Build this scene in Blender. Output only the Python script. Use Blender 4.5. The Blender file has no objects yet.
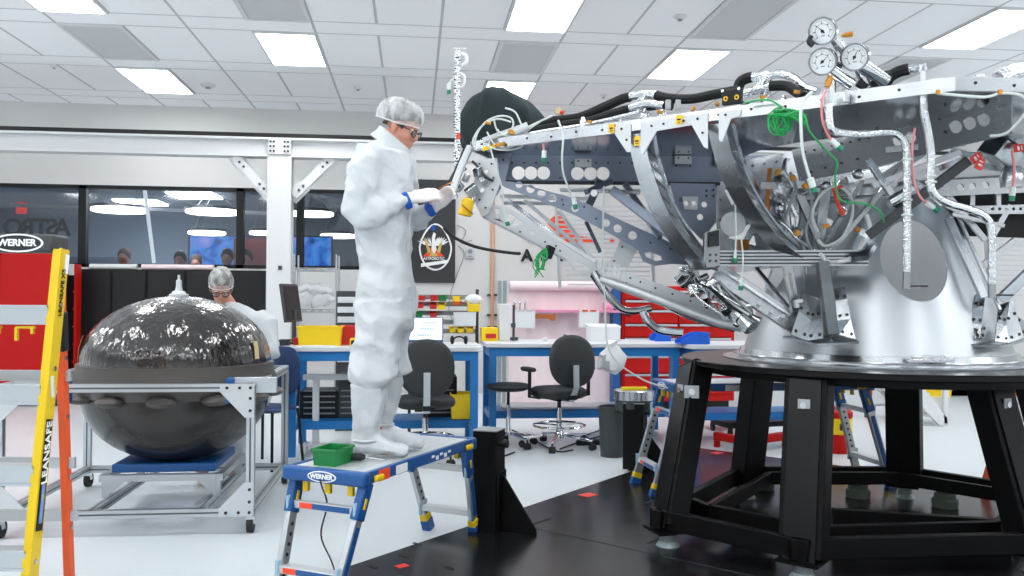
import bpy, bmesh, math, random
from mathutils import Vector, Matrix, Euler, noise
sc = bpy.context.scene
col = sc.collection
PI = math.pi
# ---------------------------------------------------------------- camera
F_PX, YAW, PITCH, ROLL, CAMZ = 870.0, 0.1126, 0.0111, -0.0065, 1.36
CEIL, WALLY = 3.96, 12.37
_c, _s = math.cos(YAW), math.sin(YAW)
_R0 = Vector((_c, -_s, 0)); _F0 = Vector((_s, _c, 0)); _U0 = Vector((0, 0, 1))
CF = _F0*math.cos(PITCH) + _U0*math.sin(PITCH)
_U1 = _U0*math.cos(PITCH) - _F0*math.sin(PITCH)
CR = _R0*math.cos(ROLL) - _U1*math.sin(ROLL)
CU = _R0*math.sin(ROLL) + _U1*math.cos(ROLL)
CAM = Vector((0, 0, CAMZ))
cd = bpy.data.cameras.new('camera'); cam = bpy.data.objects.new('camera', cd); col.objects.link(cam)
cd.sensor_width = 36.0; cd.lens = F_PX/1024*36.0; cd.clip_start = 0.05; cd.clip_end = 200
m3 = Matrix((CR, CU, -CF)).transposed()
cam.matrix_world = Matrix.Translation(CAM) @ m3.to_4x4()
sc.camera = cam
# ---------------------------------------------------------------- world, lights, exposure
w = bpy.data.worlds.new('world'); sc.world = w; w.use_nodes = True
_nt = w.node_tree; _tc = _nt.nodes.new('ShaderNodeTexCoord'); _sp = _nt.nodes.new('ShaderNodeSeparateXYZ'); _cr = _nt.nodes.new('ShaderNodeValToRGB')
_mr = _nt.nodes.new('ShaderNodeMapRange'); _mr.inputs['From Min'].default_value = -.6; _mr.inputs['From Max'].default_value = .6
_cr.color_ramp.elements[0].position = .35; _cr.color_ramp.elements[0].color = (1.0, 1.03, 1.06, 1)     # bright lower half added to light the ceiling, standing in for unbuilt floor
_cr.color_ramp.elements[1].position = .6; _cr.color_ramp.elements[1].color = (.42, .45, .48, 1)
_nt.links.new(_tc.outputs['Generated'], _sp.inputs[0]); _nt.links.new(_sp.outputs[2], _mr.inputs[0]); _nt.links.new(_mr.outputs[0], _cr.inputs[0]); _nt.links.new(_cr.outputs[0], _nt.nodes['Background'].inputs[0])
_nt.nodes['Background'].inputs[1].default_value = 1.25
LIGHT_PANEL = 15.0
sc.view_settings.view_transform = 'Standard'; sc.view_settings.look = 'None'
sc.view_settings.exposure = 0.0; sc.view_settings.gamma = 1.0; sc.view_settings.use_curve_mapping = False

# ---------------------------------------------------------------- place helpers
def P(px, py, d):
    return CAM + (CR*((px-512)/F_PX) + CU*((288-py)/F_PX) + CF)*d
def PZ(px, py, z):
    r = CR*((px-512)/F_PX) + CU*((288-py)/F_PX) + CF
    return CAM + r*((z-CAMZ)/r.z)
def PY(px, py, Y):
    r = CR*((px-512)/F_PX) + CU*((288-py)/F_PX) + CF
    return CAM + r*(Y/r.y)
def G(xc, d, z=0.0):
    return Vector((xc*_c + d*_s, -xc*_s + d*_c, z))
def GV(x, y, z=0.0):
    return Vector((x*_c + y*_s, -x*_s + y*_c, z))

# ---------------------------------------------------------------- materials
def lin(h):
    h = h.lstrip('#'); v = [int(h[i:i+2], 16)/255 for i in (0, 2, 4)]
    return tuple(x/12.92 if x <= .04045 else ((x+.055)/1.055)**2.4 for x in v) + (1,)
def mat(name, color, rough=.5, metal=0., var=None, bump=None, emit=0., spec=None, stretch=None, coat=0.):
    m = bpy.data.materials.new(name); m.use_nodes = True
    nt = m.node_tree; b = nt.nodes['Principled BSDF']
    c = lin(color)
    b.inputs['Base Color'].default_value = c
    b.inputs['Roughness'].default_value = rough; b.inputs['Metallic'].default_value = metal
    if spec is not None: b.inputs['Specular IOR Level'].default_value = spec
    if coat: b.inputs['Coat Weight'].default_value = coat
    if emit:
        b.inputs['Emission Color'].default_value = c; b.inputs['Emission Strength'].default_value = emit
    if var or bump:
        tc = nt.nodes.new('ShaderNodeTexCoord'); src = tc.outputs['Object']
        if stretch:
            mp = nt.nodes.new('ShaderNodeMapping'); mp.inputs['Scale'].default_value = stretch
            nt.links.new(src, mp.inputs[0]); src = mp.outputs[0]
    if var:
        n = nt.nodes.new('ShaderNodeTexNoise'); n.inputs['Scale'].default_value = var[0]; n.inputs['Detail'].default_value = 4
        r = nt.nodes.new('ShaderNodeValToRGB'); k = var[1]
        r.color_ramp.elements[0].position = .3; r.color_ramp.elements[1].position = .7
        r.color_ramp.elements[0].color = tuple(x*(1-k) for x in c[:3]) + (1,)
        r.color_ramp.elements[1].color = tuple(min(1, x*(1+k)) for x in c[:3]) + (1,)
        nt.links.new(src, n.inputs[0]); nt.links.new(n.outputs[0], r.inputs[0]); nt.links.new(r.outputs[0], b.inputs['Base Color'])
        if len(var) > 2:
            mr = nt.nodes.new('ShaderNodeMapRange'); mr.inputs['To Min'].default_value = max(.02, rough-var[2]); mr.inputs['To Max'].default_value = rough+var[2]
            nt.links.new(n.outputs[0], mr.inputs[0]); nt.links.new(mr.outputs[0], b.inputs['Roughness'])
    if bump:
        n2 = nt.nodes.new('ShaderNodeTexNoise'); n2.inputs['Scale'].default_value = bump[0]; n2.inputs['Detail'].default_value = 3
        bp = nt.nodes.new('ShaderNodeBump'); bp.inputs['Strength'].default_value = bump[1]; bp.inputs['Distance'].default_value = bump[2] if len(bump) > 2 else .01
        nt.links.new(src, n2.inputs[0]); nt.links.new(n2.outputs[0], bp.inputs['Height']); nt.links.new(bp.outputs[0], b.inputs['Normal'])
    return m
def glassy(name, color, alpha_mix, rough=.05):
    m = bpy.data.materials.new(name); m.use_nodes = True; nt = m.node_tree
    nt.nodes.remove(nt.nodes['Principled BSDF'])
    t = nt.nodes.new('ShaderNodeBsdfTransparent'); t.inputs[0].default_value = lin(color)
    g = nt.nodes.new('ShaderNodeBsdfGlossy'); g.inputs['Roughness'].default_value = rough
    x = nt.nodes.new('ShaderNodeMixShader'); x.inputs[0].default_value = alpha_mix
    nt.links.new(t.outputs[0], x.inputs[1]); nt.links.new(g.outputs[0], x.inputs[2])
    nt.links.new(x.outputs[0], nt.nodes['Material Output'].inputs[0]); return m
M = {}
M['white_paint'] = mat('white_paint', '#d6d8d9', .45)
M['wall'] = mat('wall_paint', '#d3d3d2', .7, var=(1.5, .02))
M['wall_upper'] = mat('wall_upper_paint', '#d5d5d3', .8)
M['black'] = mat('black_satin', '#0f1113', .45, spec=.35)
M['black_gloss'] = mat('black_gloss', '#060708', .25, spec=.22)
M['black_rubber'] = mat('black_rubber', '#202123', .7)
M['stand_black'] = mat('stand_black_paint', '#060607', .5, var=(6, .25, .06), spec=.18)
M['plate_black'] = mat('plate_black_steel', '#2a2b2f', .22, metal=.6, var=(2.2, .25, .1), bump=(40, .05, .002))
M['red'] = mat('red_enamel', '#b50c06', .5, spec=.25)
M['red_dark'] = mat('red_plastic', '#c8221c', .45)
M['orange'] = mat('orange_fibreglass', '#e2551c', .45)
M['yellow'] = mat('yellow_fibreglass', '#e0bd08', .4)
M['yellow_bin'] = mat('yellow_plastic', '#f3cf12', .45)
M['green_bin'] = mat('green_plastic', '#0a7a3a', .4)
M['green_wire'] = mat('green_wire', '#12a050', .45)
M['teal_plug'] = mat('teal_plug', '#0f7a58', .45)
M['blue'] = mat('bench_blue', '#1878c0', .4)
M['blue_bin'] = mat('blue_plastic', '#1660d0', .4)
M['blue_dark'] = mat('dark_blue_plastic', '#11508f', .4)
M['blue_chair'] = mat('navy_plastic', '#27406b', .5)
M['bench_top'] = mat('bench_laminate', '#d4d8db', .35)
M['alu'] = mat('aluminium', '#bfc3c7', .22, metal=1., var=(9, .06, .08))
M['alu_bright'] = mat('bright_aluminium', '#d3d6d9', .27, metal=1., var=(5, .05, .1))
M['alu_ext'] = mat('anodised_extrusion', '#c0c6ca', .38, metal=.8)
M['alu_white'] = mat('painted_aluminium', '#ccd0d3', .38, metal=.45)
M['alu_dark'] = mat('dark_aluminium', '#a2a6a9', .26, metal=1., var=(3, .12, .08))
M['alu_blue'] = mat('alodined_panel', '#838d9d', .3, metal=.65, var=(3, .1, .06))
M['gauge_rim'] = mat('gauge_rim', '#8d9094', .2, metal=1.)
M['beige'] = mat('beige_plastic', '#cbb98f', .5)
M['alu_shadow'] = mat('shaded_aluminium', '#5d6266', .3, metal=.9)  # aluminium darkened to paint dark reflections and the shade in slots
M['cone_in'] = mat('cone_inside_lit', '#f2f4f5', .4, metal=.3)  # lighter copy of the cone metal that brightens its dark inside
M['puck'] = mat('puck_grey', '#5f695f', .4)
M['steel'] = mat('stainless', '#c9ccce', .18, metal=1.)
M['chrome'] = mat('chrome', '#e8e8e8', .06, metal=1.)
M['foil'] = mat('foil_wrap', '#d2d5d8', .17, metal=1., bump=(70, .9, .006))
M['cone'] = mat('spun_aluminium', '#b6bbbf', .34, metal=1., var=(2, .03, .06))
M['hose_black'] = mat('black_foam_hose', '#0e1213', .8, bump=(90, .25, .002))
M['kapton'] = mat('amber_tape', '#c4841a', .35)
M['kapton_dark'] = mat('amber_film', '#a8640f', .3, metal=.3)
M['tag_yellow'] = mat('yellow_label', '#f7c81c', .5)
M['tag_red'] = mat('red_tag', '#e2382b', .5)
M['white_wire'] = mat('white_wire', '#cdd6d2', .45)
M['grey_wire'] = mat('grey_wire', '#8d9294', .45)
M['pink_wire'] = mat('pink_wire', '#d98a8c', .45)
M['blanket'] = mat('dark_blanket', '#1b2a2c', .9, bump=(250, .25, .001))
M['tyvek'] = mat('white_coverall', '#c4c9cd', .62, bump=(22, .5, .012))
M['glove'] = mat('glove_latex', '#e3dad8', .5, bump=(60, .2, .002))
M['skin'] = mat('skin', '#c98d78', .5)
M['hair'] = mat('grey_hair', '#453f3a', .7, bump=(120, .6, .003), stretch=(1, 1, .3))
M['glasses'] = mat('dark_frame', '#1d1c1c', .25)
M['paper'] = mat('paper', '#dcdfe1', .7)
M['pinkfilm'] = mat('pink_film', '#eddadd', .5)
M['pinkfilm_deep'] = mat('pink_film_roll', '#e08fb0', .45)
M['copper'] = mat('copper_pipe', '#d9a98c', .3, metal=.6)
M['conduit'] = mat('grey_conduit', '#9aa6a8', .4, metal=.4)
M['wood'] = mat('brown_wood', '#b3622a', .55, var=(8, .15), stretch=(1, 8, 8))
M['dark_grey'] = mat('dark_grey_plastic', '#3a3d40', .5)
M['chair_fabric'] = mat('chair_vinyl', '#24282b', .6, bump=(160, .2, .001))
M['mid_grey'] = mat('mid_grey', '#8b9093', .5)
M['light_grey'] = mat('light_grey', '#c3c7ca', .5)
M['gauge_face'] = mat('gauge_face', '#e3e8ea', .4)
M['ink'] = mat('black_ink', '#17181a', .6)
M['white_ink'] = mat('white_ink', '#f2f3f3', .5)
M['blue_ink'] = mat('blue_ink', '#6f93d2', .6)
M['orange_red'] = mat('logo_red', '#f04a24', .5)
M['band_blue'] = mat('blue_band', '#1356b4', .5)
M['gold_ink'] = mat('gold_ink', '#c6b25a', .5)
M['gusset_blue'] = mat('pale_blue_gusset', '#9dbfd2', .45)
M['label_grey'] = mat('label_grey', '#aeb2b4', .5)
M['banner'] = mat('banner_cloth', '#35373a', .75)
M['floor_tape'] = mat('yellow_floor_tape', '#f1d21d', .5)
M['screen_white'] = mat('screen_white', '#eef4ff', .4, emit=.75)
M['bezel'] = mat('black_bezel', '#15171a', .35)
M['exit_red'] = mat('exit_red', '#f02818', .4, emit=.8)
M['lamp'] = mat('lamp_diffuser', '#ffffff', .5, emit=LIGHT_PANEL)
M['ring_lamp'] = mat('ring_lamp', '#fff3e2', .5, emit=9.)
M['inner_lamp'] = mat('inner_panel_lamp', '#ffffff', .5, emit=30.0)
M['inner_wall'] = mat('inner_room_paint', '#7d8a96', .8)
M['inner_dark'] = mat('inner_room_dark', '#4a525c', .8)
M['pane'] = glassy('window_glass', '#dfe6ee', .06)
M['visor'] = glassy('spectacle_glass', '#f0f4f6', .18)
def hairnet_mat():
    m = bpy.data.materials.new('hairnet'); m.use_nodes = True; nt = m.node_tree
    b = nt.nodes['Principled BSDF']; b.inputs['Base Color'].default_value = lin('#f4f6f7'); b.inputs['Roughness'].default_value = .7
    tc = nt.nodes.new('ShaderNodeTexCoord'); mp = nt.nodes.new('ShaderNodeMapping'); mp.inputs['Scale'].default_value = (5, 5, 3.)
    n = nt.nodes.new('ShaderNodeTexNoise'); n.inputs['Scale'].default_value = 4.5; n.inputs['Detail'].default_value = 3
    r = nt.nodes.new('ShaderNodeMapRange'); r.inputs['From Min'].default_value = .38; r.inputs['From Max'].default_value = .72
    r.inputs['To Min'].default_value = .2; r.inputs['To Max'].default_value = .55
    nt.links.new(tc.outputs['Object'], mp.inputs[0]); nt.links.new(mp.outputs[0], n.inputs[0]); nt.links.new(n.outputs[0], r.inputs[0])
    nt.links.new(r.outputs[0], b.inputs['Alpha']); return m
M['hairnet'] = hairnet_mat()
def vpet_mat(name, color, alpha):
    m = mat(name, color, .2); m.node_tree.nodes['Principled BSDF'].inputs['Alpha'].default_value = alpha; return m
M['clear_bag'] = vpet_mat('clear_bag', '#eef0f2', .75)

# ---------------------------------------------------------------- mesh builder
ORG = {}
class MB:
    def __init__(s): s.v = []; s.f = []; s.mi = []; s.mats = []; s.cur = 0; s.T = None
    def mat(s, m):
        if m not in s.mats: s.mats.append(m)
        s.cur = s.mats.index(m); return s
    def add(s, vs, fs):
        o = len(s.v)
        for p in vs:
            p = Vector(p); s.v.append(s.T @ p if s.T else p)
        for f in fs: s.f.append([i+o for i in f]); s.mi.append(s.cur)
        return s
    def hexa(s, b, t):            # 4 bottom points, 4 top points, matching order
        n = len(b); vs = list(b)+list(t)
        fs = [list(range(n))[::-1], list(range(n, 2*n))] + [[i, (i+1) % n, n+(i+1) % n, n+i] for i in range(n)]
        return s.add(vs, fs)
    def box(s, c, size, rz=0., R=None):
        c = Vector(c); hx, hy, hz = [a/2 for a in size]
        R = R or Matrix.Rotation(rz, 3, 'Z')
        q = lambda x, y, z: c + R @ Vector((x*hx, y*hy, z*hz))
        return s.hexa([q(-1, -1, -1), q(1, -1, -1), q(1, 1, -1), q(-1, 1, -1)], [q(-1, -1, 1), q(1, -1, 1), q(1, 1, 1), q(-1, 1, 1)])
    def beam(s, p, q, w, h, up=(0, 0, 1), ext=0.):   # rectangular bar from p to q, w sideways, h along up
        p = Vector(p); q = Vector(q); d = (q-p).normalized(); p = p-d*ext; q = q+d*ext
        up = Vector(up)
        if abs(d.dot(up.normalized())) > .98: up = Vector((1, 0, 0)) if abs(d.x) < .9 else Vector((0, 1, 0))
        x = d.cross(up).normalized(); u = x.cross(d).normalized()
        r = [x*(a*w/2)+u*(b*h/2) for a, b in ((-1, -1), (1, -1), (1, 1), (-1, 1))]
        return s.hexa([p+a for a in r], [q+a for a in r])
    def plate(s, pts, t, n=None):      # polygon with thickness t
        pts = [Vector(p) for p in pts]
        if n is None:
            n = Vector((0, 0, 0))
            for i in range(len(pts)): n += (pts[i]-pts[0]).cross(pts[(i+1) % len(pts)]-pts[0])
            n.normalize()
        n = Vector(n)*t
        return s.hexa([p-n/2 for p in pts], [p+n/2 for p in pts])
    def tube(s, pts, r, n=8, caps=True, closed=False):
        pts = [Vector(p) for p in pts]; m = len(pts)
        rs = r if isinstance(r, (list, tuple)) else [r]*m
        vs = []; prev = None
        for i, p in enumerate(pts):
            if closed: d = pts[(i+1) % m]-pts[i-1]
            else: d = pts[min(i+1, m-1)]-pts[max(i-1, 0)]
            d = d.normalized() if d.length > 1e-9 else Vector((0, 0, 1))
            if prev is None:
                a = Vector((0, 0, 1)) if abs(d.z) < .9 else Vector((1, 0, 0))
                x = d.cross(a).normalized()
            else: x = (prev - d*prev.dot(d)); x = x.normalized() if x.length > 1e-6 else d.cross(Vector((0.3, .5, .8))).normalized()
            prev = x; y = d.cross(x)
            for k in range(n):
                t = 2*PI*k/n; vs.append(p + (x*math.cos(t)+y*math.sin(t))*rs[i])
        fs = []
        for i in range(m if closed else m-1):
            j = (i+1) % m
            for k in range(n): fs.append([i*n+k, i*n+(k+1) % n, j*n+(k+1) % n, j*n+k])
        if caps and not closed: fs += [list(range(n))[::-1], list(range((m-1)*n, m*n))]
        return s.add(vs, fs)
    def cyl(s, p, q, r, r2=None, n=16):
        return s.tube([p, q], [r, r if r2 is None else r2], n)
    def lathe(s, prof, c=(0, 0, 0), n=32, a0=0., a1=2*PI, R=None):
        c = Vector(c); full = abs(a1-a0-2*PI) < 1e-6; k = n if full else n+1; vs = []
        for (r, z) in prof:
            for i in range(k):
                a = a0+(a1-a0)*i/n; v = Vector((r*math.cos(a), r*math.sin(a), z)); vs.append(c+(R @ v if R else v))
        fs = []
        for j in range(len(prof)-1):
            for i in range(n):
                i2 = (i+1) % k; fs.append([j*k+i, j*k+i2, (j+1)*k+i2, (j+1)*k+i])
        if full and (abs(prof[0][0]-prof[-1][0])+abs(prof[0][1]-prof[-1][1]) > 1e-7):
            if prof[0][0] > 1e-5: fs.append(list(range(n))[::-1])
            if prof[-1][0] > 1e-5: fs.append(list(range((len(prof)-1)*k, (len(prof)-1)*k+n)))
        return s.add(vs, fs)
    def ell(s, c, r, n=16, m=10, R=None):
        c = Vector(c); r = r if isinstance(r, (tuple, list)) else (r, r, r); vs = []
        for j in range(m+1):
            t = PI*j/m
            for i in range(n):
                a = 2*PI*i/n; v = Vector((r[0]*math.sin(t)*math.cos(a), r[1]*math.sin(t)*math.sin(a), -r[2]*math.cos(t)))
                vs.append(c+(R @ v if R else v))
        fs = [[j*n+i, j*n+(i+1) % n, (j+1)*n+(i+1) % n, (j+1)*n+i] for j in range(m) for i in range(n)]
        return s.add(vs, fs)
    def loft(s, rings, caps=True):
        n = len(rings[0]); vs = [p for r in rings for p in r]
        fs = [[j*n+i, j*n+(i+1) % n, (j+1)*n+(i+1) % n, (j+1)*n+i] for j in range(len(rings)-1) for i in range(n)]
        if caps: fs += [list(range(n))[::-1], list(range((len(rings)-1)*n, len(rings)*n))]
        return s.add(vs, fs)
    def build(s, name, m=None, parent=None, smooth=35, bevel=0., label=None, kind=None):
        me = bpy.data.meshes.new(name)
        vs = s.v
        if parent is not None: org = ORG[parent]
        else:
            xs = [v.x for v in vs]; ys = [v.y for v in vs]
            org = Vector(((min(xs)+max(xs))/2, (min(ys)+max(ys))/2, min(v.z for v in vs)))
        me.from_pydata([v-org for v in vs], [], s.f)
        if s.mats:
            for x in s.mats: me.materials.append(M[x])
            me.polygons.foreach_set('material_index', s.mi)
        elif m: me.materials.append(M[m])
        bm = bmesh.new(); bm.from_mesh(me)
        bmesh.ops.remove_doubles(bm, verts=bm.verts, dist=1e-5)
        bmesh.ops.recalc_face_normals(bm, faces=bm.faces)
        bm.to_mesh(me); bm.free()
        if smooth:
            me.polygons.foreach_set('use_smooth', [True]*len(me.polygons)); me.set_sharp_from_angle(angle=math.radians(smooth))
        o = bpy.data.objects.new(name, me); col.objects.link(o)
        if parent is not None: o.parent = parent
        else: o.location = org
        ORG[o] = org
        if bevel:
            b = o.modifiers.new('bevel', 'BEVEL'); b.width = bevel; b.segments = 2; b.limit_method = 'ANGLE'; b.angle_limit = math.radians(40); b.harden_normals = False
        if label: o['label'] = label
        if kind: o['kind'] = kind
        return o
def thing(name, label, cat, loc=(0, 0, 0), group=None):
    o = bpy.data.objects.new(name, None); col.objects.link(o); o.empty_display_size = .1
    o.location = loc; o['label'] = label; o['category'] = cat
    if group: o['group'] = group
    ORG[o] = Vector(loc); return o
def tag(o, label, cat, group=None, kind=None):
    o['label'] = label; o['category'] = cat
    if group: o['group'] = group
    if kind: o['kind'] = kind
    return o
def struct(o): o['kind'] = 'structure'; return o
def dup(root, loc, rz, label, group=None):
    r = root.copy(); col.objects.link(r); r.location = loc; r.rotation_euler = (0, 0, rz); r['label'] = label
    if group: r['group'] = group
    for ch in root.children:
        c = ch.copy(); col.objects.link(c); c.parent = r
        for g in ch.children:
            d = g.copy(); col.objects.link(d); d.parent = c
    ORG[r] = Vector(loc); return r
def text(name, body, m, parent, origin, xdir, ydir, size, depth=.002, bold=False, width=None, align='CENTER', off=0.):
    cu = bpy.data.curves.new(name, 'FONT'); cu.body = body; cu.size = size; cu.extrude = depth/2; cu.align_x = align; cu.align_y = 'CENTER'
    cu.offset = off
    o = bpy.data.objects.new(name, cu); col.objects.link(o); bpy.context.view_layer.update()
    me = bpy.data.meshes.new_from_object(o.evaluated_get(bpy.context.evaluated_depsgraph_get()))
    bpy.data.objects.remove(o)
    x = Vector(xdir).normalized(); y = Vector(ydir).normalized(); z = x.cross(y)
    T = Matrix((x, y, z)).transposed()
    xs = [v.co.x for v in me.vertices]; sx = 1.
    if width: sx = width/(max(xs)-min(xs))
    org = ORG[parent] if parent else Vector((0, 0, 0))
    for v in me.vertices: v.co = T @ Vector((v.co.x*sx, v.co.y, v.co.z)) + Vector(origin) - org
    me.materials.clear(); me.materials.append(M[m]); me.name = name
    r = bpy.data.objects.new(name, me); col.objects.link(r)
    if parent: r.parent = parent
    ORG[r] = org; return r
def spline(pts, k=6):          # Catmull-Rom through points
    pts = [Vector(p) for p in pts]; out = []
    for i in range(len(pts)-1):
        p0 = pts[max(i-1, 0)]; p1 = pts[i]; p2 = pts[i+1]; p3 = pts[min(i+2, len(pts)-1)]
        for j in range(k):
            t = j/k
            out.append(.5*((2*p1)+(p2-p0)*t+(2*p0-5*p1+4*p2-p3)*t*t+(3*p1-p0-3*p2+p3)*t*t*t))
    out.append(pts[-1]); return out
def remesh(o, voxel, smooth_it=2, fac=.5):   # fuse overlapping shells into one continuous surface
    md = o.modifiers.new('r', 'REMESH'); md.mode = 'VOXEL'; md.voxel_size = voxel
    if smooth_it:
        s2 = o.modifiers.new('s', 'SMOOTH'); s2.iterations = smooth_it; s2.factor = fac
    bpy.context.view_layer.update()
    me = bpy.data.meshes.new_from_object(o.evaluated_get(bpy.context.evaluated_depsgraph_get()))
    o.modifiers.clear(); old = o.data; mats = [x for x in old.materials]; o.data = me
    me.materials.clear()
    for x in mats: me.materials.append(x)
    me.polygons.foreach_set('use_smooth', [True]*len(me.polygons)); bpy.data.meshes.remove(old)
    return o
def apply_bool(o, cutter):
    md = o.modifiers.new('b', 'BOOLEAN'); md.operation = 'DIFFERENCE'; md.object = cutter; md.solver = 'EXACT'
    bpy.context.view_layer.update()
    me = bpy.data.meshes.new_from_object(o.evaluated_get(bpy.context.evaluated_depsgraph_get()))
    o.modifiers.clear(); o.data = me; bpy.data.objects.remove(cutter)
    me.polygons.foreach_set('use_smooth', [True]*len(me.polygons)); me.set_sharp_from_angle(angle=math.radians(35)); return o
# ================================================================ the room
X0, D0, STRIP, PITCHY = -3.417, 8.354, .3726, 1.2192+.3726
def box_struct(name, lo, hi, m):
    b = MB(); b.box([(a+c)/2 for a, c in zip(lo, hi)], [c-a for a, c in zip(lo, hi)]); o = b.build(name, m); o['kind'] = 'structure'; return o
def floor_mat():
    m = mat('epoxy_floor', '#d3dbdf', .3, var=(14, .012, .04)); return m
M['floor'] = floor_mat()
def ceil_mat():
    m = bpy.data.materials.new('ceiling_tiles'); m.use_nodes = True; nt = m.node_tree; b = nt.nodes['Principled BSDF']; b.inputs['Roughness'].default_value = .85
    L = nt.links.new; N = nt.nodes.new
    ge = N('ShaderNodeNewGeometry'); sp = N('ShaderNodeSeparateXYZ'); L(ge.outputs['Position'], sp.inputs[0])
    def mth(op, a, bb=None, c=None):
        n = N('ShaderNodeMath'); n.operation = op
        for i, x in enumerate((a, bb, c)):
            if x is None: continue
            if isinstance(x, (int, float)): n.inputs[i].default_value = x
            else: L(x, n.inputs[i])
        return n.outputs[0]
    def lines(src, off, per, wd):     # 1 on a line of width wd repeating with period per
        a = mth('SUBTRACT', src, off-per/2); f = mth('FLOORED_MODULO', a, per); g = mth('ABSOLUTE', mth('SUBTRACT', f, per/2)); return mth('LESS_THAN', g, wd/2)
    xm = lines(sp.outputs[0], X0, 1.2192, .026); xh = lines(sp.outputs[0], X0+.6096, 1.2192, .026)
    ya = lines(sp.outputs[1], D0, PITCHY, .022); yb = lines(sp.outputs[1], D0+STRIP, PITCHY, .022)
    f = mth('FLOORED_MODULO', mth('SUBTRACT', sp.outputs[1], D0), PITCHY); instrip = mth('LESS_THAN', f, STRIP)
    xh2 = mth('MULTIPLY', xh, mth('SUBTRACT', 1., instrip))
    ln = mth('MAXIMUM', mth('MAXIMUM', xm, xh2), mth('MAXIMUM', ya, yb))
    n = N('ShaderNodeTexNoise'); n.inputs['Scale'].default_value = 180; L(ge.outputs['Position'], n.inputs[0])
    r = N('ShaderNodeValToRGB'); r.color_ramp.elements[0].color = lin('#f4f6f8'); r.color_ramp.elements[1].color = lin('#fbfcfd'); L(n.outputs[0], r.inputs[0])
    mx = N('ShaderNodeMix'); mx.data_type = 'RGBA'; L(ln, mx.inputs[0]); L(r.outputs[0], mx.inputs[6]); mx.inputs[7].default_value = lin('#bec2c5')
    L(mx.outputs[2], b.inputs['Base Color']); return m
M['ceiling'] = ceil_mat()
box_struct('floor', (-10.5, -3, -.1), (12, 20, 0), 'floor')
box_struct('ceiling', (-12, -5, CEIL), (13, WALLY, CEIL+.1), 'ceiling')
ZT = PY(200, 187, WALLY).z; ZB = PY(180, 268, WALLY).z; XE = PY(453, 220, WALLY).x; XW = -9.0
b = MB()
b.box(((-14+16)/2, WALLY+.08, (ZT+CEIL+.05)/2), (30, .16, CEIL+.05-ZT))
b.box(((-14+XE)/2, WALLY+.08, ZB/2), (XE+14, .16, ZB))
b.box(((XE+16)/2, WALLY+.08, ZT/2), (16-XE, .16, ZT))
b.box(((-14+XW)/2, WALLY+.08, (ZT+ZB)/2), (XW+14, .16, ZT-ZB))
struct(b.build('wall_back', 'wall'))
# bulkhead above the gantry
mx_edges = [XW, PY(82, 220, WALLY).x, PY(240, 220, WALLY).x, PY(300, 220, WALLY).x, XE]
for i in range(4):
    xa, xb = mx_edges[i], mx_edges[i+1]
    b = MB(); fw = .05
    b.box(((xa+xb)/2, WALLY+.05, ZT-fw/2), (xb-xa, .1, fw)); b.box(((xa+xb)/2, WALLY+.05, ZB+fw/2), (xb-xa, .1, fw))
    b.box((xa+fw/2, WALLY+.05, (ZT+ZB)/2), (fw, .1, ZT-ZB)); b.box((xb-fw/2, WALLY+.05, (ZT+ZB)/2), (fw, .1, ZT-ZB))
    o = struct(b.build('window_%d' % (i+1), 'black'))
    b = MB(); b.box(((xa+xb)/2, WALLY+.06, (ZT+ZB)/2), (xb-xa-2*fw+.004, .012, ZT-ZB-2*fw+.004)); b.build('pane', 'pane', o)
# the office beyond the glass
box_struct('wall_office_back', (XW-1, 17.4, 0), (XE+2, 17.5, 3.4), 'inner_wall')
box_struct('wall_office_right', (XE+1.2, WALLY+.2, 0), (XE+1.3, 17.4, 3.4), 'inner_dark')
box_struct('wall_office_left', (XW-1, WALLY+.2, 0), (XW-.9, 17.4, 3.4), 'inner_wall')
box_struct('ceiling_office', (XW-1, WALLY+.17, 2.99), (XE+1.3, 17.5, 3.07), 'inner_wall')
b = MB(); b.box((PY(60, 200, 16).x-2.2, 16.2, 1.6), (1.0, .1, 3.2)); o = b.build('trim_office_column', 'light_grey'); struct(o)
b = MB(); b.beam(P(10, 205, 14.7)+Vector((0,0,0)), P(300, 214, 15.2), .06, .06); struct(b.build('trim_office_rail', 'mid_grey'))
# red partition and dark counter inside
M['inner_red'] = mat('inner_red_panel', '#6d2a30', .7)
b = MB(); b.box((PY(268, 240, 16.2).x, 16.2, 1.25), (1.2, .06, 2.3)); struct(b.build('trim_office_red_panel', 'inner_red'))
# ================================================================ ceiling fittings
def gx(i, half): return X0+1.2192*i+.6096*half
def rowy(k): return D0+STRIP+PITCHY*k          # near edge of the k-th tile row
lp = thing('ceiling_light', 'x', 'ceiling light', (0, 0, CEIL), 'ceiling light panels')
b = MB(); W_, H_ = .6096, 1.2192
for sx in (-1, 1): b.box((sx*(W_/2-.012), H_/2, CEIL-.006), (.022, H_, .03))
for y in (.012, H_-.012): b.box((0, y, CEIL-.006), (W_-.046, .022, .03))
b.build('frame', 'white_paint', lp)
b = MB(); b.box((0, H_/2, CEIL-.004), (W_-.05, H_-.05, .016)); b.build('diffuser', 'lamp', lp)
lights = [(0, 0, -1, 'white ceiling light panel in the top left corner of the photo'),
          (0, 0, 1, 'glowing ceiling panel nearest the back wall on the far left'),
          (1, 1, 0, 'glowing ceiling panel above the tall gantry column'),
          (3, 1, -1, 'large glowing ceiling panel at the top centre of the photo'),
          (3, 1, 1, 'glowing ceiling panel partly hidden by the dark blanket'),
          (5, 0, 0, 'glowing ceiling panel left of the round pressure gauges'),
          (7, 0, -1, 'bright ceiling panel right of the pressure gauges')]
used = set(); first = True
for (i, h, k, lab) in lights:
    used.add((i, h, k)); loc = (gx(i, h)+.3048, rowy(k), CEIL)
    if first: lp.location = loc; lp['label'] = lab; first = False
    else: dup(lp, loc, 0, lab)
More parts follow.
